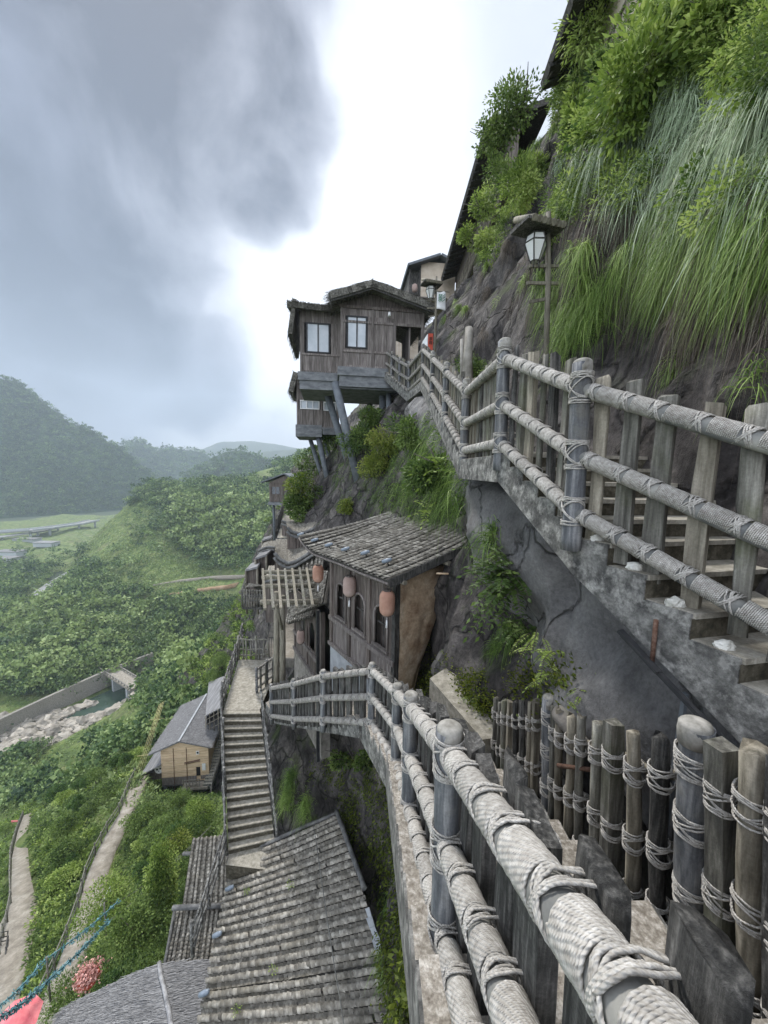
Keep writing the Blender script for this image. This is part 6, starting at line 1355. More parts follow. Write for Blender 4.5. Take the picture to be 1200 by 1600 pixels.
def compound(px, py, Y, fronds, flen, leaf, label, m='leaf_mid', name='fern', hue=.5, aim=(-.6, -.5, .1), asp=.42, droop=.75, trees=Z, pairs=11):
    h = hit(px, py, trees) if Y is None else (P(px, py, Y), Vector((-.7, -.5, .3)), 0)
    if not h: return
    b = h[0]; r = thing(name, label, name, b); lb = LB(); mb = MB()
    for k in range(fronds):
        d = Vector(aim)+Vector((random.gauss(0, .5), random.gauss(0, .5), random.gauss(.25, .45))); d.normalize(); L_ = flen*random.uniform(.6, 1.15); o = b+Vector((random.gauss(0, .08), random.gauss(0, .08), random.gauss(0, .1))); pts = []
        for q in range(9): t = q/8; pts.append(o+d*L_*t+Vector((0, 0, -droop*L_*t*t*.5)))
        mb.tube(pts, [.005*(1-.7*q/8) for q in range(9)], 4); C = []; D = []; Ls = []; hv = hue+random.gauss(0, .12)
        for j in range(pairs*2):
            t = .15+.85*(j//2)/pairs; i = min(7, int(t*8)); p = pts[i].lerp(pts[i+1], t*8-i); ax = (pts[i+1]-pts[i]).normalized(); sd = ax.cross(Vector((0, 0, 1))).normalized()*(1 if j % 2 else -1); C.append(p); D.append(sd+ax*.45+Vector((0, 0, -.15))); Ls.append(leaf*math.sin(math.pi*min(.96, .12+t*.85))**.6)
        C.append(pts[-1]); D.append(pts[-1]-pts[-2]); Ls.append(leaf); Ls = np.array(Ls); lb.leaves(np.array([tuple(c) for c in C]), np.array([tuple(c) for c in D]), Ls, Ls*asp, hv+rng.normal(size=len(C))*.07, .1)
    lb.build('fronds', m, r); mb.build('stem', 'bark', r); return r
compound(800, 905, None, 42, .75, .10, 'large plant with paired blue-green leaflets hanging between the tiled roof and the grey rock', name='plant', hue=.35)
compound(775, 860, None, 16, .55, .07, 'upper part plant with narrow leaflets right of the tiled roof edge', name='plant', hue=.5, asp=.3)
compound(835, 985, None, 16, .5, .09, 'leafy plant low on the edge of the grey rock', name='plant', hue=.35)
compound(870, 1045, None, 13, .38, .05, 'fern with narrow fronds above the stake fence', hue=.6, m='leaf_bright', asp=.28, pairs=16)
compound(905, 1085, None, 6, .16, .03, 'tiny fern on the boulder behind the stake fence', hue=.6, m='leaf_bright', asp=.3, pairs=12)
compound(850, 1000, None, 8, .4, .045, 'fern spreading right of the drooping grass', hue=.65, m='leaf_bright', asp=.28, pairs=16)
compound(695, 745, None, 14, .7, .17, 'broad-leaved plant hanging over the back of the tiled roof', name='plant', m='leaf_bright', hue=.45, asp=.35, pairs=5)
compound(668, 800, 8.9, 8, .4, .13, 'low broad-leaved sprig touching the tiles', name='plant', m='leaf_bright', hue=.5, asp=.35, pairs=4)
grass_thing(798, 985, .6, 420, 'drooping grass tuft between the mud wall and the grey rock', spread=.10, droop=1.1, hue=.35)
grass_thing(775, 1015, .5, 260, 'second grass tuft lower against the rock face', spread=.10, droop=1.1, hue=.4)
grass_thing(770, 840, .8, 160, 'long grass bending over the lower edge of the tiled roof', spread=.10, droop=1.0, hue=.35)
grass_thing(745, 1110, .4, 320, 'mossy grass tuft at the far end of the stake fence', spread=.14, hue=.7, droop=.8)
grass_thing(725, 1110, .4, 260, 'yellowish grass tuft beside the concrete ledge', spread=.14, hue=.8, droop=.9)
lb = LB()
for p, n, d in px_pts([(640, 1060, 760, 1130, 1.5), (700, 1060, 780, 1150, 1), (630, 1000, 700, 1060, .6), (800, 1040, 900, 1090, .6)], 150, Z):
    k = 60; C = np.array(p)+rng.normal(size=(k, 3))*.10; D = np.array(n)+rng.normal(size=(k, 3))*.6; lb.leaves(C, D, .05, .03, rng.uniform(.1, 1, k))
lb.solo('moss', 'moss', 'yellow-green moss on the rock beside the mud wall', 'moss', kind='stuff')
# ---- below the railing
shrub(545, 1190, (.55, .5, .35), 900, .10, 'leaf_mid', 'broad-leaved creeper under the concrete stair slab', asp=.8, hue=.5, clumps=8)
shrub(575, 1195, (.4, .4, .3), 500, .09, 'leaf_mid', 'small dark creeper at the corner of the stair slab', asp=.8, hue=.35, clumps=6)
for (px, py, ln, ct, Y, lab, hue) in [(455, 1215, .8, 420, 12.5, 'grass tuft hanging right of the left stair, uppermost', .35), (450, 1245, .8, 420, 12.3, 'bright grass tuft hanging beside the left stair, middle', .65), (478, 1260, .8, 360, 12.0, 'grass tuft hanging just above the big tiled roof', .6), (612, 1420, .6, 260, 8.5, 'thin grass tuft on the dark rock beside the stair slab', .4), (605, 1500, .7, 420, 7.3, 'thick grass tuft spilling over the edge of the big tiled roof', .5), (625, 1455, .5, 200, 7.8, 'grass tuft just above the thick one at the roof edge', .45)]:
    grass_thing(px, py, ln, ct, lab, Y=Y, spread=.17, hue=hue, droop=1.1)
lb = LB()
for p, n, d in px_pts([(530, 1200, 620, 1340, 1.4), (480, 1170, 560, 1240, .7), (590, 1330, 660, 1600, 1.0)], 150, (B_cliff,)):
    k = 70; C = np.array(p)+rng.normal(size=(k, 3))*np.array([.1, .2, .22]); D = np.array(n)*.6+np.array([0, 0, -.7])+rng.normal(size=(k, 3))*.4; lb.leaves(C, D, .09, .04, rng.uniform(.0, .8, k))
lb.solo('hanging_moss', 'moss', 'green moss trailing down the dark rock under the stair slab', 'moss', kind='stuff')
for (px, py, lab) in [(388, 1395, 'small weed on the left part of the big tiled roof'), (430, 1520, 'weed low in the middle of the big tiled roof'), (455, 1385, 'weed near the cable on the big tiled roof'), (372, 1580, 'yellow weed near the lower left of the big tiled roof')]:
    p = onplane(px, py, nE0, upn)+upn*.1; lb = LB(); bush(lb, p, (.13, .13, .08), 50, .05, hue=.6); lb.solo('weed', 'leaf_bright', lab, 'weed')
# ---------------------------------------------------------------- trees of the slope and the valley
def pxof(p):
    q = CR.transposed() @ Vector(p); return 600+FPX*q.x/-q.z, 800-FPX*q.y/-q.z
def crown_np(n, leaf, rad, clumps, hue_w=.15):
    """crown made of leaf clumps round the origin"""
    K = nrm_(rng.normal(size=(clumps, 3)))*rng.uniform(.45, 1, (clumps, 1)); K[:, 2] = np.abs(K[:, 2])*.9-.15; rad = np.array(rad); cc = K*rad*.72
    idx = rng.integers(0, clumps, n); d = nrm_(rng.normal(size=(n, 3))); d[:, 2] = np.abs(d[:, 2])*.8-.15+.1*rng.normal(size=n); q = cc[idx]+d*rad*.40*rng.uniform(.75, 1.05, (n, 1)); ch = rng.normal(size=clumps)*.16
    D = nrm_(rng.normal(size=(n, 3)))+d*.35+np.array([0, 0, -.15]); return q, D, leaf*rng.uniform(.6, 1.3, n), ch[idx]+rng.normal(size=n)*hue_w
PROT = []
for i in range(6):
    r = thing('tree', 'bushy green tree in the dense canopy of the near slope', 'tree', (0, 0, 0), 'trees of the near slope'); rad = [(1.5, 1.5, 1.3), (1.2, 1.2, 1.5), (1.8, 1.7, 1.2), (1.3, 1.4, 1.1), (1.6, 1.5, 1.6), (1.0, 1.0, 1.2)][i]
    q, D, L_, h_ = crown_np(2600, .17, rad, 22); lb = LB(); q[:, 2] += rad[2]*1.25; lb.leaves(q, D, L_, L_*.55, h_+.45+.05*i); lb.build('crown', ['leaf_mid', 'leaf_dark', 'leaf_mid', 'leaf_bright', 'leaf_mid', 'leaf_dark'][i], r)
    mb = MB(); mb.tube([(0, 0, -1.2), (.05, .03, .2), (0, .05, rad[2]*1.1)], [.12, .09, .05], 7)
    for k in range(5): a = random.uniform(0, 6.3); mb.tube([(0, .02, rad[2]*.5), (math.cos(a)*rad[0]*.6, math.sin(a)*rad[0]*.6, rad[2]*1.3)], [.05, .015], 5)
    mb.build('trunk', 'bark', r); PROT.append(r)
pathsA = [np.array([(p.x, p.y) for p in pl]) for pl in (PATH_A, PATH_B)]
HOUSES = [(-22, 45, 7), (-18, 50, 4.5)]
def free(p, r_=1.6):
    if any(seg_dist(np.array([p.x]), np.array([p.y]), pl)[0] < r_ for pl in pathsA): return False
    if any((p.x-a)**2+(p.y-b)**2 < c*c for a, b, c in HOUSES): return False
    if seg_dist(np.array([p.x]), np.array([p.y]), RIV)[0] < 12: return False
    if p.x > -6.5 and 8 < p.y < 20 and p.z > -21: return False
    return True
cnt = 0; NT = (B_terr, B_cliff)
def sightclear(p, hgt):
    """keep crowns off the line of sight to the paths and the boarded house"""
    d = Vector((p.x, p.y, p.z+hgt)); q = CR.transposed() @ d; 
    if q.z > -1: return False
    px = 600+FPX*q.x/-q.z; py = 800-FPX*q.y/-q.z
    for (x0, y0, x1, y1) in ((215, 1135, 340, 1262), (145, 1240, 218, 1400), (10, 1290, 55, 1600), (300, 1090, 350, 1500)):
        if x0 < px < x1 and y0 < py < y1: return False
    return True
for p, n, d in px_pts([(0, 1180, 230, 1330, 1), (50, 1330, 160, 1600, .8), (215, 1270, 320, 1420, 1.3), (130, 1400, 260, 1600, 1.2), (0, 1240, 60, 1500, .3), (230, 1040, 350, 1100, .6)], 260, NT, keep=lambda p: free(p, 2.2)):
    if cnt >= 110 or p.y > 75: continue
    s_ = random.uniform(.6, 1.15)*(.55 if p.y < 26 else 1)
    if not sightclear(p, 2.2*s_): continue
    src = PROT[cnt % 6]; o = src if cnt < 6 else copy_tree(src); qx, qy = pxof(p); o['label'] = ['bushy', 'dark tall', 'wide', 'bright', 'large', 'small dark'][cnt % 6]+' green tree on the slope '+('left of the lowest path' if qx < 25 else 'between the two slope paths' if qx < 150 and qy > 1290 else 'above the head of the lowest path' if qy < 1290 and qx < 215 else 'behind the boarded house' if qy < 1130 else 'below the boarded house' if qx > 215 and qy < 1400 else 'right of the middle path near the bottom'); o.location = p-Vector((0, 0, .3)); o.rotation_euler.z = random.uniform(0, 6.3); o.scale = (s_, s_, s_*random.uniform(.85, 1.15)); cnt += 1
# ground cover of the slope
lb = LB(); lb2 = LB()
for i, (p, n, d) in enumerate(px_pts([(290, 930, 400, 1120, 1.6), (330, 880, 400, 960, .8), (420, 760, 470, 830, .5)], 260, (B_cliff,), keep=lambda p: p.y > 21)):
    sz = .009*d+.25
    if p.y < 43 and not sightclear(p, .5): continue
    bush(lb if i % 2 else lb2, p+n*sz*.2, (sz*1.2, sz*1.2, sz*.8), 120, .0045*d+.05, hue=random.uniform(.2, .7), clumps=7)
for i, (p, n, d) in enumerate(px_pts([(0, 1140, 340, 1600, 1), (200, 1240, 330, 1500, 1.2)], 1500, NT, keep=lambda p: free(p, 1.15) and p.z < -8)):
    if p.y > 90 or (p.y < 43 and not sightclear(p, .8)): continue
    sz = .008*d+.25; k = 90; bush(lb if i % 2 else lb2, p+n*sz*.15, (sz*1.3, sz*1.3, sz*.6), k, .0042*d+.06, hue=random.uniform(.3, .75), clumps=6)
lb.solo('undergrowth', 'leaf_mid', 'green undergrowth covering the steep near slope', 'undergrowth', kind='stuff'); lb2.solo('undergrowth', 'leaf_bright', 'brighter creepers and bushes among the near slope undergrowth', 'undergrowth', kind='stuff')
lb = LB()
for i, (p, n, d) in enumerate(px_pts([(0, 1230, 340, 1600, 1), (200, 1200, 350, 1330, .8)], 2600, (B_terr,), keep=lambda p: not any(seg_dist(np.array([p.x]), np.array([p.y]), pl)[0] < 1.0 for pl in pathsA) and p.y < 90)):
    sz = .10+.004*d; bush(lb, p+Vector((0, 0, sz*.2)), (sz*1.8, sz*1.8, sz*.8), 34, .06+.0035*d, hue=random.uniform(.2, .8), clumps=4)
lb.solo('ground_cover', 'leaf_mid', 'low green ground cover along the paths of the near slope', 'ground cover', kind='stuff')
# the vines beside the stepped roofs and the fresh green bush below the boarded house
shrub(268, 1390, (.7, .7, 2.2), 6000, .10, 'leaf_bright', 'tall column of bright vines left of the stepped tiled roofs', name='vine', cat='vine', Y=15.0, clumps=40, asp=.7, hue=.4, droop=.6)
shrub(235, 1460, (1.3, 1.2, 1.3), 5000, .12, 'leaf_mid', 'big leafy bush above the straw roof', Y=13.5, clumps=30, asp=.55, hue=.5)
shrub(190, 1420, (1.4, 1.4, 1.2), 4500, .11, 'leaf_bright', 'bright leafy bush left of the vines', Y=16, clumps=26, asp=.5, hue=.45)
shrub(130, 1560, (1.1, 1.1, 1.2), 3600, .10, 'leaf_mid', 'leafy bush at the bottom beside the straw roof', Y=14, clumps=22, hue=.6)
shrub(290, 1255, (1.3, 1.2, 1.0), 2800, .15, 'leaf_mid', 'soft green shrub under the terrace of the boarded house', Y=33, clumps=18, hue=.7)
shrub(325, 1270, (1.2, 1.2, 1.3), 2600, .15, 'leaf_bright', 'shrub between the steps and the left railing', Y=27, clumps=16, hue=.4)
shrub(290, 1320, (1.3, 1.2, 1.0), 3600, .13, 'leaf_yellow', 'yellow-green shrub right above the stepped tiled roofs', Y=20, clumps=20, hue=.3)
# far woods: one object each, crowns as clumps of leaf-sized faces
def wood(name, label, pts, rfun, K, leaf, m, hgt=.7):
    lb = LB(); n = len(pts); 
    for p in pts:
        d = math.hypot(p.x, p.y); rr = rfun(d)*random.choice([.6, .8, 1, 1.2, 1.6])*random.uniform(.85, 1.2); q, D, L_, h_ = crown_np(K, leaf*rr, (rr, rr, rr*random.uniform(.8, 1.25)), 7, .1); tr = random.gauss(.42, .2)
        lb.leaves(q+np.array([p.x, p.y, p.z+rr*hgt]), D, L_, L_*.7, h_+tr)
    return lb.solo(name, m, label, 'woods', kind='stuff')
def pxof(p):
    q = CR.transposed() @ Vector(p); return 600+FPX*q.x/-q.z, 800-FPX*q.y/-q.z
def bedclear(p):
    x, y = pxof((p.x, p.y, p.z+1.5)); return not ((x < 150 and 1115 < y < 1215 and y > 1240-x*1.0) or (120 < x < 225 and 1068 < y < 1145))
def away(p): return bedclear(p) and seg_dist(np.array([p.x]), np.array([p.y]), RIV)[0] > 10 and not any(seg_dist(np.array([p.x]), np.array([p.y]), pl)[0] < 2.4 for pl in pathsA) and p.y > 55
w1 = [h[0] for h in px_pts([(0, 952, 400, 1090, 1.2), (150, 1060, 360, 1140, .8), (0, 1140, 250, 1260, .8)], 3200, (B_terr,), keep=away)]
wood('valley_wood', 'dense mixed woods in the valley around the river', w1, lambda d: 1.2+.011*d, 110, .21, 'far_leaf')
w1b = [h[0] for h in px_pts([(0, 950, 300, 1090, 1)], 420, (B_terr,), keep=away)]
wood('bamboo_wood', 'pale feathery bamboo groves in the valley', w1b, lambda d: 1.6+.011*d, 90, .26, 'bamboo_leaf', 1.1)
def meadow(p):
    q = CR.transposed() @ p; px = 600+FPX*q.x/-q.z; py = 800-FPX*q.y/-q.z
    if px < 150 and 838 < py < 888 and random.random() < .92: return False
    for (ax_, ay_), (bx_, by_) in (((36, 948), (60, 930)), ((60, 930), (90, 910)), ((90, 910), (120, 888))):
        t = max(0, min(1, ((px-ax_)*(bx_-ax_)+(py-ay_)*(by_-ay_))/((bx_-ax_)**2+(by_-ay_)**2)))
        if math.hypot(px-ax_-t*(bx_-ax_), py-ay_-t*(by_-ay_)) < 9: return False
    if 238 < px < 392 and 894 < py < 936: return False
    ins = (120 < px < 330 and 790 < py < 925 and px+ (925-py)*.9 > 190 and (px < 235+(py-800)*.8))
    return not ins or random.random() < .10
w2 = [h[0] for h in px_pts([(200, 755, 480, 860, 1.6), (120, 860, 400, 940, .8), (0, 850, 150, 960, 1.3), (430, 690, 620, 760, 1.2), (230, 756, 430, 790, 1.2)], 3400, (B_terr,), keep=meadow)]
wood('hill_wood', 'trees covering the middle hill', w2, lambda d: 1.6+.008*d, 84, .22, 'far_leaf')
w2b = [h[0] for h in px_pts([(270, 790, 430, 870, 1)], 380, (B_terr,))]
wood('bamboo_wood', 'bamboo groves on the side of the middle hill', w2b, lambda d: 2.2+.009*d, 60, .30, 'bamboo_leaf', 1.1)
w3 = [h[0] for h in px_pts([(0, 590, 260, 850, 1)], 5200, (B_mt, B_m2))]
wood('mountain_wood', 'forest on the big mountain left of the valley', w3, lambda d: 5.2, 26, .42, 'leaf_dark')
w4 = [h[0] for h in px_pts([(190, 690, 500, 790, 1), (430, 700, 620, 770, 1.3)], 3300, (B_m2, B_m3, B_mr))]
wood('mountain_wood', 'forest on the hills closing the valley', w4, lambda d: 3+.0040*d, 20, .45, 'leaf_dark')
lb = LB()
for p, n, d in px_pts([(120, 790, 340, 930, 1), (180, 930, 380, 950, .4), (0, 845, 140, 950, .5)], 4200, (B_terr,)): bush(lb, p, (2.2*random.uniform(.5, 1.6),)*2+(.7,), 22, .9, hue=random.uniform(.4, .8), clumps=4)
for p, n, d in px_pts([(0, 1130, 230, 1270, 1), (0, 1090, 220, 1130, .4)], 900, (B_terr,), keep=lambda p: seg_dist(np.array([p.x]), np.array([p.y]), RIV)[0] > 6.5): bush(lb, p, (1.3, 1.3, .5), 26, .5, hue=random.uniform(.1, .7), clumps=4)
lb.solo('meadow_scrub', 'bamboo_leaf', 'low light-green scrub on the terraced meadow and river banks', 'scrub', kind='stuff')
# ================================================================ PROPS
def lamp_post(px, top, bot, Y, s, label, bx=0):
    t = P(px, top, Y); b = P(px-3, bot, Y); r = thing('lamp_post', label, 'lamp post', b); mb = MB(); mb.tube([b-Vector((0, 0, .3)), b.lerp(t, .5)+Vector((.01, 0, 0)), t], [.045*s, .042*s, .036*s], 10); mb.build('pole', 'log', r)
    u = Vector((0, 0, 1)); x = Vector((-.95, -.3, 0)).normalized(); y = Vector((.3, -.95, 0)); c = t-u*.33*s
    mb = MB()
    for k in range(7):
        a = c+x*(-.08+k*.085)*s+u*.16*s+y*(-.0); V = [a+y*.26*s-u*.13*s, a-y*.22*s+u*.10*s]; mb.tube([V[0], V[1]], .048*s, 7)
    mb.build('roof', 'log', r)
    mb = MB(); mb.frame_box(c+x*.19*s+u*.035*s+y*.02*s, x*.34*s, y*.22*s, u*.02*s); mb.beam(c+u*.02*s-x*.1*s, c+u*.02*s+x*.55*s, .035*s, .035*s); mb.build('roof_board', 'darkwood', r)
    lc = c+x*.20*s-u*.22*s; V = []; R_ = [(.04, .19), (.135, .175), (.165, .07), (.165, .04), (.075, -.20), (.05, -.21)]
    mb = MB(); mb.tube([lc+u*z*s for _, z in R_[::-1]], [q*s*.97 for q, _ in R_[::-1]], 6, smooth=False); ln_ = mb.build('lantern', 'lampglass', r)
    mb = MB()
    for k in range(6):
        a = 2*math.pi*k/6+.0; dd = Vector((math.cos(a), math.sin(a), 0)); pts = [lc+dd*q*s*1.0+u*z*s for q, z in R_]; mb.tube(pts, .010*s, 4); mb.tube([lc+dd*.06*s-u*.2*s, lc+dd*.085*s-u*.33*s], .008*s, 4)
    for q, z in (R_[2], R_[4], R_[1]): mb.tube([lc+Vector((math.cos(a_), math.sin(a_), 0))*q*s*1.01+u*z*s for a_ in [2*math.pi*k/6 for k in range(6)]], .011*s, 4, closed=True, caps=False)
    mb.build('lantern_frame', 'darkwood', ln_)
    for dz, l0, l1 in ((1.05, -.30, .32), (.80, -.25, .3), (1.32, -.05, .26)):
        q = t-u*dz*s; mb = MB(); mb.beam(q-x*(-l0)*s-u*.03*s, q+x*l1*s+u*.04*s, .035*s, .045*s) if False else mb.beam(q+x*l0*s+u*.06*s, q+x*l1*s-u*.03*s, .035*s, .045*s); mb.build('crossbar', 'log', r)
    return r
lamp_post(857, 332, 555, 6.4, 1.0, 'wooden lamp post with little corrugated roof standing against the grassy cliff')
lamp_post(682, 432, 562, 14.0, 1.0, 'farther lamp post with banner beside the passage of the stilt house')
# banner
bn = thing('banner', 'white cloth banner with a green character beside the farther lamp post', 'banner', P(690, 478, 13.8))
a = P(683, 455, 13.85); b = P(697, 456, 13.85); w_ = (b-a).length; h_ = .56; V = []; ax = (b-a).normalized()
for j in range(9):
    for i in range(7): V.append(a+ax*w_*i/6+Vector((0, .02*math.sin(i*1.1+j*.3), -h_*j/8-.04*(i/6)*(j/8))))
bo = np_mesh('cloth', V, grid_faces(9, 7), M['white'], bn, smooth=True); m_ = bo.modifiers.new('thickness', 'SOLIDIFY'); m_.thickness = .006
mb = MB(); mb.tube([a-ax*.1, b+ax*.12], .015, 6); mb.build('rod', 'log', bn)
def text(txt, size, m, loc, xd, parent, ext=.004):
    cu = bpy.data.curves.new('text', 'FONT'); cu.body = txt; cu.size = size; cu.align_x = 'CENTER'; cu.align_y = 'CENTER'; cu.extrude = ext
    to = bpy.data.objects.new('text', cu); COL.objects.link(to); dg = bpy.context.evaluated_depsgraph_get(); me = bpy.data.meshes.new_from_object(to.evaluated_get(dg)); bpy.data.objects.remove(to)
    o = bpy.data.objects.new('lettering', me); COL.objects.link(o); me.materials.clear(); me.materials.append(M[m] if isinstance(m, str) else m)
    x = Vector(xd).normalized(); z = Vector((x.y, -x.x, 0)); z = z if z.y < 0 else -z; y = z.cross(x)
    o.matrix_world = Matrix((( x.x, y.x, z.x, 0), (x.y, y.y, z.y, 0), (x.z, y.z, z.z, 0), (0, 0, 0, 1)))
    o.parent = parent; o.location = Vector(loc)-root_loc(parent); return o
M['greenink'] = mat('greenink', [(.02, .12, .07), (.03, .15, .09), (.04, .18, .11)], scale=5, bump=0, rnd=0)
text('影', .27, 'greenink', (a+b)/2+Vector((0, -.06, -.25)), ax, bn)
sb = thing('sign_box', 'small red and white standing sign box at the top of the upper stair', 'sign', P(668, 545, 14.3)); c0 = P(669.5, 521, 14.3); c1 = P(675.5, 521, 14.3); g = Fr(Vector((c0.x, c0.y, c0.z-.62)), (c1-c0))
mb = MB(); g.box(mb, 0, .17, 0, .04, 0, .62); mb.build('front', 'red', sb); mb = MB(); mb.slab([g.p(-.01, .02, 0), g.p(-.01, .02, .60), g.p(-.16, .30, .42), g.p(-.16, .30, 0)], .03); mb.build('side', 'white', sb)
text('茶\n館', .13, 'black', g.p(.085, -.012, .36), g.x, sb)
mb = MB(); mb.tube([P(731, 600, 7.0), P(729, 560, 7.0)+Vector((.02, 0, 0)), P(733, 512, 7.1)], [.10, .08, .06], 9, jit=.12); mb.solo('stone_pillar', 'stonewall', 'pale rough pillar leaning on the cliff behind the first landing', 'pillar')
mb = MB(); mb.tube([P(722, 600, 7.2), P(722, 530, 7.2)], [.04, .035], 8, jit=.1); mb.solo('pale_post', 'stonewall', 'thin pale post left of the rough pillar behind the landing', 'post')
# boulders
def boulder(px, py, Y, s, label, sq=(1, 1, .8), m='boulder', amp=.22):
    p = P(px, py, Y); mb = MB(); mb.blob((p.x+s*.3, p.y+s*.3, p.z), (s*sq[0], s*sq[1], s*sq[2]), 4, amp, 1.1, px); mb.solo('boulder', m, label, 'boulder')
boulder(925, 1130, 3.3, .30, 'rounded lichen-grey boulder behind the stake fence', (1.2, 1, .7))
boulder(990, 1165, 2.85, .2, 'smaller boulder right of the rounded one behind the stakes', (1, 1, .7))
boulder(735, 985, 8.3, .6, 'big pale brown boulder against the mud wall', (.8, .8, 1.5), amp=.3)
boulder(700, 1060, 8.0, .42, 'cracked brown boulder at the foot of the mud wall', (1, .8, 1.2), amp=.3)
boulder(600, 800, 12.9, .5, 'pale streaked rock slab beside the top of the tiled roof', (.5, .8, 1.4), m='river_rock') if False else None
boulder(745, 815, 8.6, .35, 'lumpy grey rock behind the right end of the tiled roof', (1.5, 1, .6))
# slanting bare rock slabs between the far roofs and the stilts
for k, (x0, y0, x1, y1, Y, w_, lab) in enumerate([(498, 850, 530, 775, 20, .45, 'dark slanting rock slab left of the cave-like gap'), (532, 835, 560, 765, 18, .42, 'slanting rock slab right of the cave-like gap'), (575, 800, 600, 750, 16, .5, 'wide dark slanting rock slab above the tiled roof')]):
    a = P(x0, y0, Y); b = P(x1, y1, Y+.3); mb = MB(); mb.tube([a.lerp(b, t) for t in (0, .2, .4, .6, .8, 1)], [w_*.25, w_*.5, w_*.6, w_*.55, w_*.45, w_*.12], 7, smooth=False, jit=.25); mb.solo('rock_slab', 'rock', lab, 'rock')
# teal garland ropes across the lower left corner
def garland(pts, r_, m, label, name='garland', tufts=0):
    p3 = [P(*q) for q in pts]; L_ = []
    for a, b in zip(p3[:-1], p3[1:]): L_ += [a.lerp(b, i/10)+Vector((0, 0, -.10*math.sin(math.pi*i/10))) for i in range(10)]
    L_.append(p3[-1]); r = thing(name, label, name, p3[0]); mb = MB(); mb.tube(L_, r_, 6, jit=.2 if tufts else 0); mb.build('rope', m, r)
    if tufts:
        lb = LB(); C = np.array([tuple(L_[random.randrange(len(L_))]) for _ in range(tufts)])+rng.normal(size=(tufts, 3))*.03; D = rng.normal(size=(tufts, 3))+np.array([0, 0, -.8]); lb.leaves(C, D, .12, .035, rng.uniform(0, 1, tufts)); lb.build('tinsel', 'teal', r)
    return r
garland([(-20, 1588, 9), (70, 1500, 11), (185, 1408, 14)], .02, 'teal', 'upper teal net garland in the bottom left corner', tufts=420)
garland([(-20, 1600, 8.6), (60, 1545, 10), (168, 1440, 13)], .028, 'teal', 'lower, thicker teal net garland in the bottom left corner', tufts=900)
garland([(185, 1408, 14), (240, 1370, 16), (320, 1300, 19)], .012, 'cable', 'thin grey wire running up from the teal garlands towards the boarded house', name='wire')
garland([(168, 1440, 13), (240, 1378, 15.5), (330, 1290, 19)], .012, 'cable', 'second thin grey wire just below the first', name='wire')
for px, py, Y in ((73, 1500, 11), (163, 1415, 13.4)):
    c = P(px, py, Y); mb = MB(); mb.tube([c-Vector((0, 0, 1.6)), c+Vector((0, 0, .12))], .03, 6); mb.solo('stake', 'oldwood', 'thin stake holding up the teal garlands'+(' at the left' if px < 100 else ' in front of the bushes'), 'stake')
pu = thing('parasol', 'pink parasol top cut off by the bottom left corner', 'parasol', P(25, 1640, 10)); c = P(22, 1583, 10); mb = MB(); mb.tube([c-Vector((0, 0, z)) for z in (.32, .26, .16, .06, 0)], [.66, .55, .38, .18, .03], 8, smooth=False); mb.build('canopy', 'pink', pu)
mb = MB(); mb.tube([c-Vector((0, 0, 2.3)), c], .025, 8); mb.build('pole', 'white', pu)
pk = thing('flower_basket', 'faded pink flower basket hanging over the bushes at the bottom left', 'basket', P(138, 1545, 12.5)); c = P(138, 1527, 12.5); mb = MB(); mb.tube([c-Vector((0, 0, .32)), c-Vector((0, 0, .05)), c+Vector((0, 0, .02))], [.18, .36, .34], 12, jit=.1); mb.build('basket', 'red', pk)
lb = LB(); n_ = 700; C = np.array(c)+rng.normal(size=(n_, 3))*np.array([.19, .19, .10])+np.array([0, 0, .1]); lb.leaves(C, rng.normal(size=(n_, 3))+np.array([0, 0, .6]), .10, .08, rng.uniform(0, 1, n_)); lb.build('flowers', 'pinkpale', pk)
# pale poles of the path railing near the bottom
wp = thing('railing', 'white pole railing along the middle slope path near the bottom', 'railing', P(75, 1590, 19))
ql = [P(172, 1385, 24), P(150, 1430, 22.5), P(110, 1510, 20.5), P(72, 1600, 18.5)]
mb = MB(); mb.tube(ql, .05, 8); mb.build('rail', 'white', wp)
for a, b in zip(ql[:-1], ql[1:]):
    for t in (0, .5): q = a.lerp(b, t); mb = MB(); mb.tube([q-Vector((0, 0, 1.1)), q], .04, 6); mb.build('post', 'white', wp)
# small things in the valley
for (px, y0, y1, Y, lab) in ((288, 898, 925, 262, 'white pole beside the dirt road on the middle hill'), (112, 832, 848, 540, 'white lamp pole by the distant highway')):
    a = P(px, y1, Y); b = P(px, y0, Y); mb = MB(); mb.tube([a-Vector((0, 0, 3)), b], .0011*Y, 6); mb.solo('pole', 'white', lab, 'pole')
for k, (px, py, Y) in enumerate([(256, 786, 395), (268, 788, 392), (276, 790, 390)]):
    a = P(px, py, Y); mb = MB(); mb.tube([a-Vector((0, 0, 6)), a+Vector((0, 0, 5))], .5, 6); mb.tube([a+Vector((-1.5, 0, 5)), a+Vector((1.5, 0, 5.2))], .5, 5); mb.solo('pole', 'white', 'white pole on the crest of the middle hill, '+('leftmost of three', 'middle of three', 'rightmost of three')[k], 'pole', 'white poles on the hill crest')
rs_ = thing('billboard', 'red-brown roadside board beside the valley road', 'sign', P(76, 915, 335)); c = P(76, 912, 335); mb = MB(); mb.box((c.x, c.y, c.z+2), (10, .4, 3)); mb.build('board', 'red', rs_)
mb = MB(); mb.box((c.x-3.5, c.y, c.z-1.8), (.5, .4, 5)); mb.box((c.x+3.5, c.y, c.z-1.8), (.5, .4, 5)); mb.build('frame', 'metal', rs_)
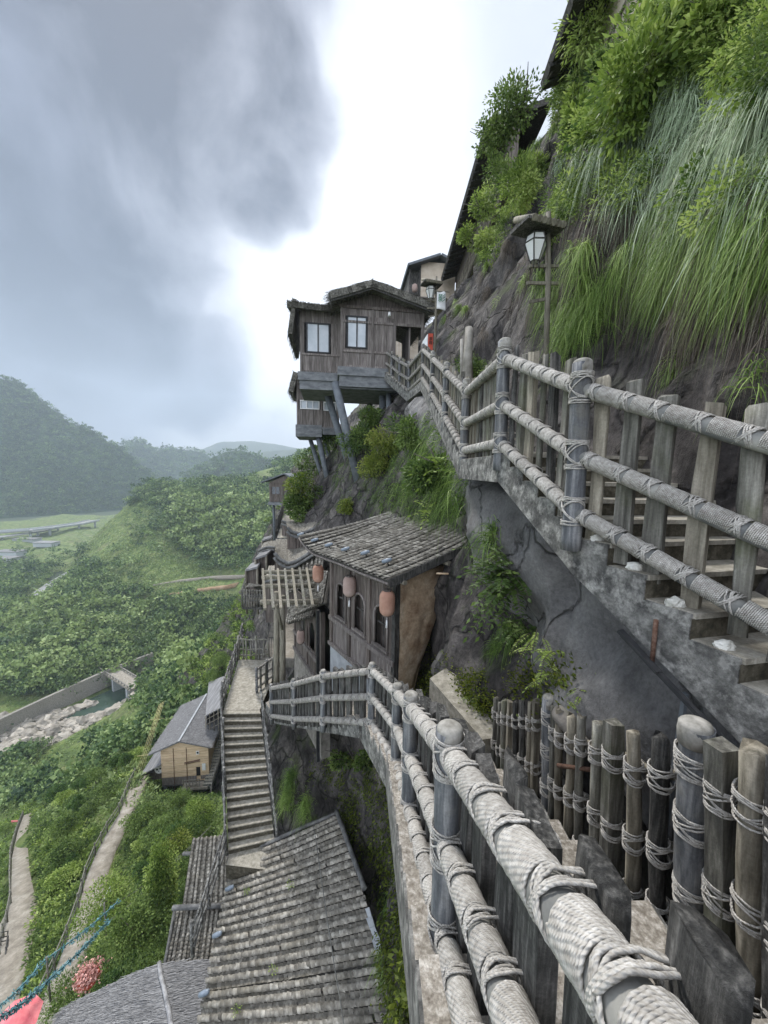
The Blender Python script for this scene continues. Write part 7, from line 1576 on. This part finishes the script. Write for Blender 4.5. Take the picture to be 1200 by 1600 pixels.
for k, (px, py, Y, wd, lab) in enumerate([(45, 872, 470, 26, 'long low grey-roofed building below the highway'), (75, 876, 450, 22, 'second low building right of the long one below the highway'), (20, 905, 400, 24, 'pale flat building at the left edge of the valley'), (15, 925, 370, 16, 'small white building nearest the left edge')]):
    c = P(px, py, Y); r = thing('building', lab, 'building', (c.x, c.y, -97)); mb = MB(); mb.box((c.x, c.y, -94.5), (wd, 12, 5)); mb.build('wall', 'greyplaster', r); mb = MB(); mb.box((c.x, c.y, -91.8), (wd+1.5, 13.5, .5)); mb.build('roof', 'shingle', r)
# railing of the lowest path at the far left bottom and red marks at its head
rustic('dark railing of the platform at the left edge by the lowest path', [P(-10, 1478, 22), P(14, 1474, 22.5), P(10, 1530, 21)], m='darkwood')
mb = MB(); c = hit(24, 1290, (B_terr,))[0]; mb.beam(c+Vector((-.7, 0, .9)), c+Vector((.6, 0, 1.0)), .08, .3); mb.beam(c+Vector((-.6, 0, 0)), c+Vector((-.6, 0, .9)), .06, .06); mb.solo('red_barrier', 'pink', 'small red barrier at the head of the lowest path', 'barrier')
# far row of steps beside the old roofs
mb = MB(); mb2 = MB()
rustic('thin dark railing climbing beside the far steps above the old roofs', [P(432, 838, 26), P(440, 812, 33), P(446, 786, 42), P(452, 775, 48)], m='darkwood', h=1.1)
B_, T_ = MB(), MB(); flight(B_, T_, P(433, 840, 25), P(437, 826, 29), Vector((1.3, .2, 0)), 10, under=.4); flight(B_, T_, P(440, 822, 31), P(450, 785, 44), Vector((1.6, .2, 0)), 26, under=.4); stairs(B_, T_)
# ================================================================ haze
HZ = MB(); HZ.frame_box((-600, 1500, 245), (1500, 0, 0), (0, 1760, 0), (0, 0, 350))
hz = HZ.build('haze', 'white'); hz.data.materials.clear()
hm = bpy.data.materials.new('haze'); hm.use_nodes = True; t = hm.node_tree; t.nodes.clear()
o = t.nodes.new('ShaderNodeOutputMaterial'); v = t.nodes.new('ShaderNodeVolumePrincipled'); t.links.new(v.outputs[0], o.inputs['Volume'])
v.inputs['Color'].default_value = (.73, .84, .98, 1); v.inputs['Density'].default_value = HAZE_D; v.inputs['Anisotropy'].default_value = .2
hz.data.materials.append(hm); hz['kind'] = 'stuff'
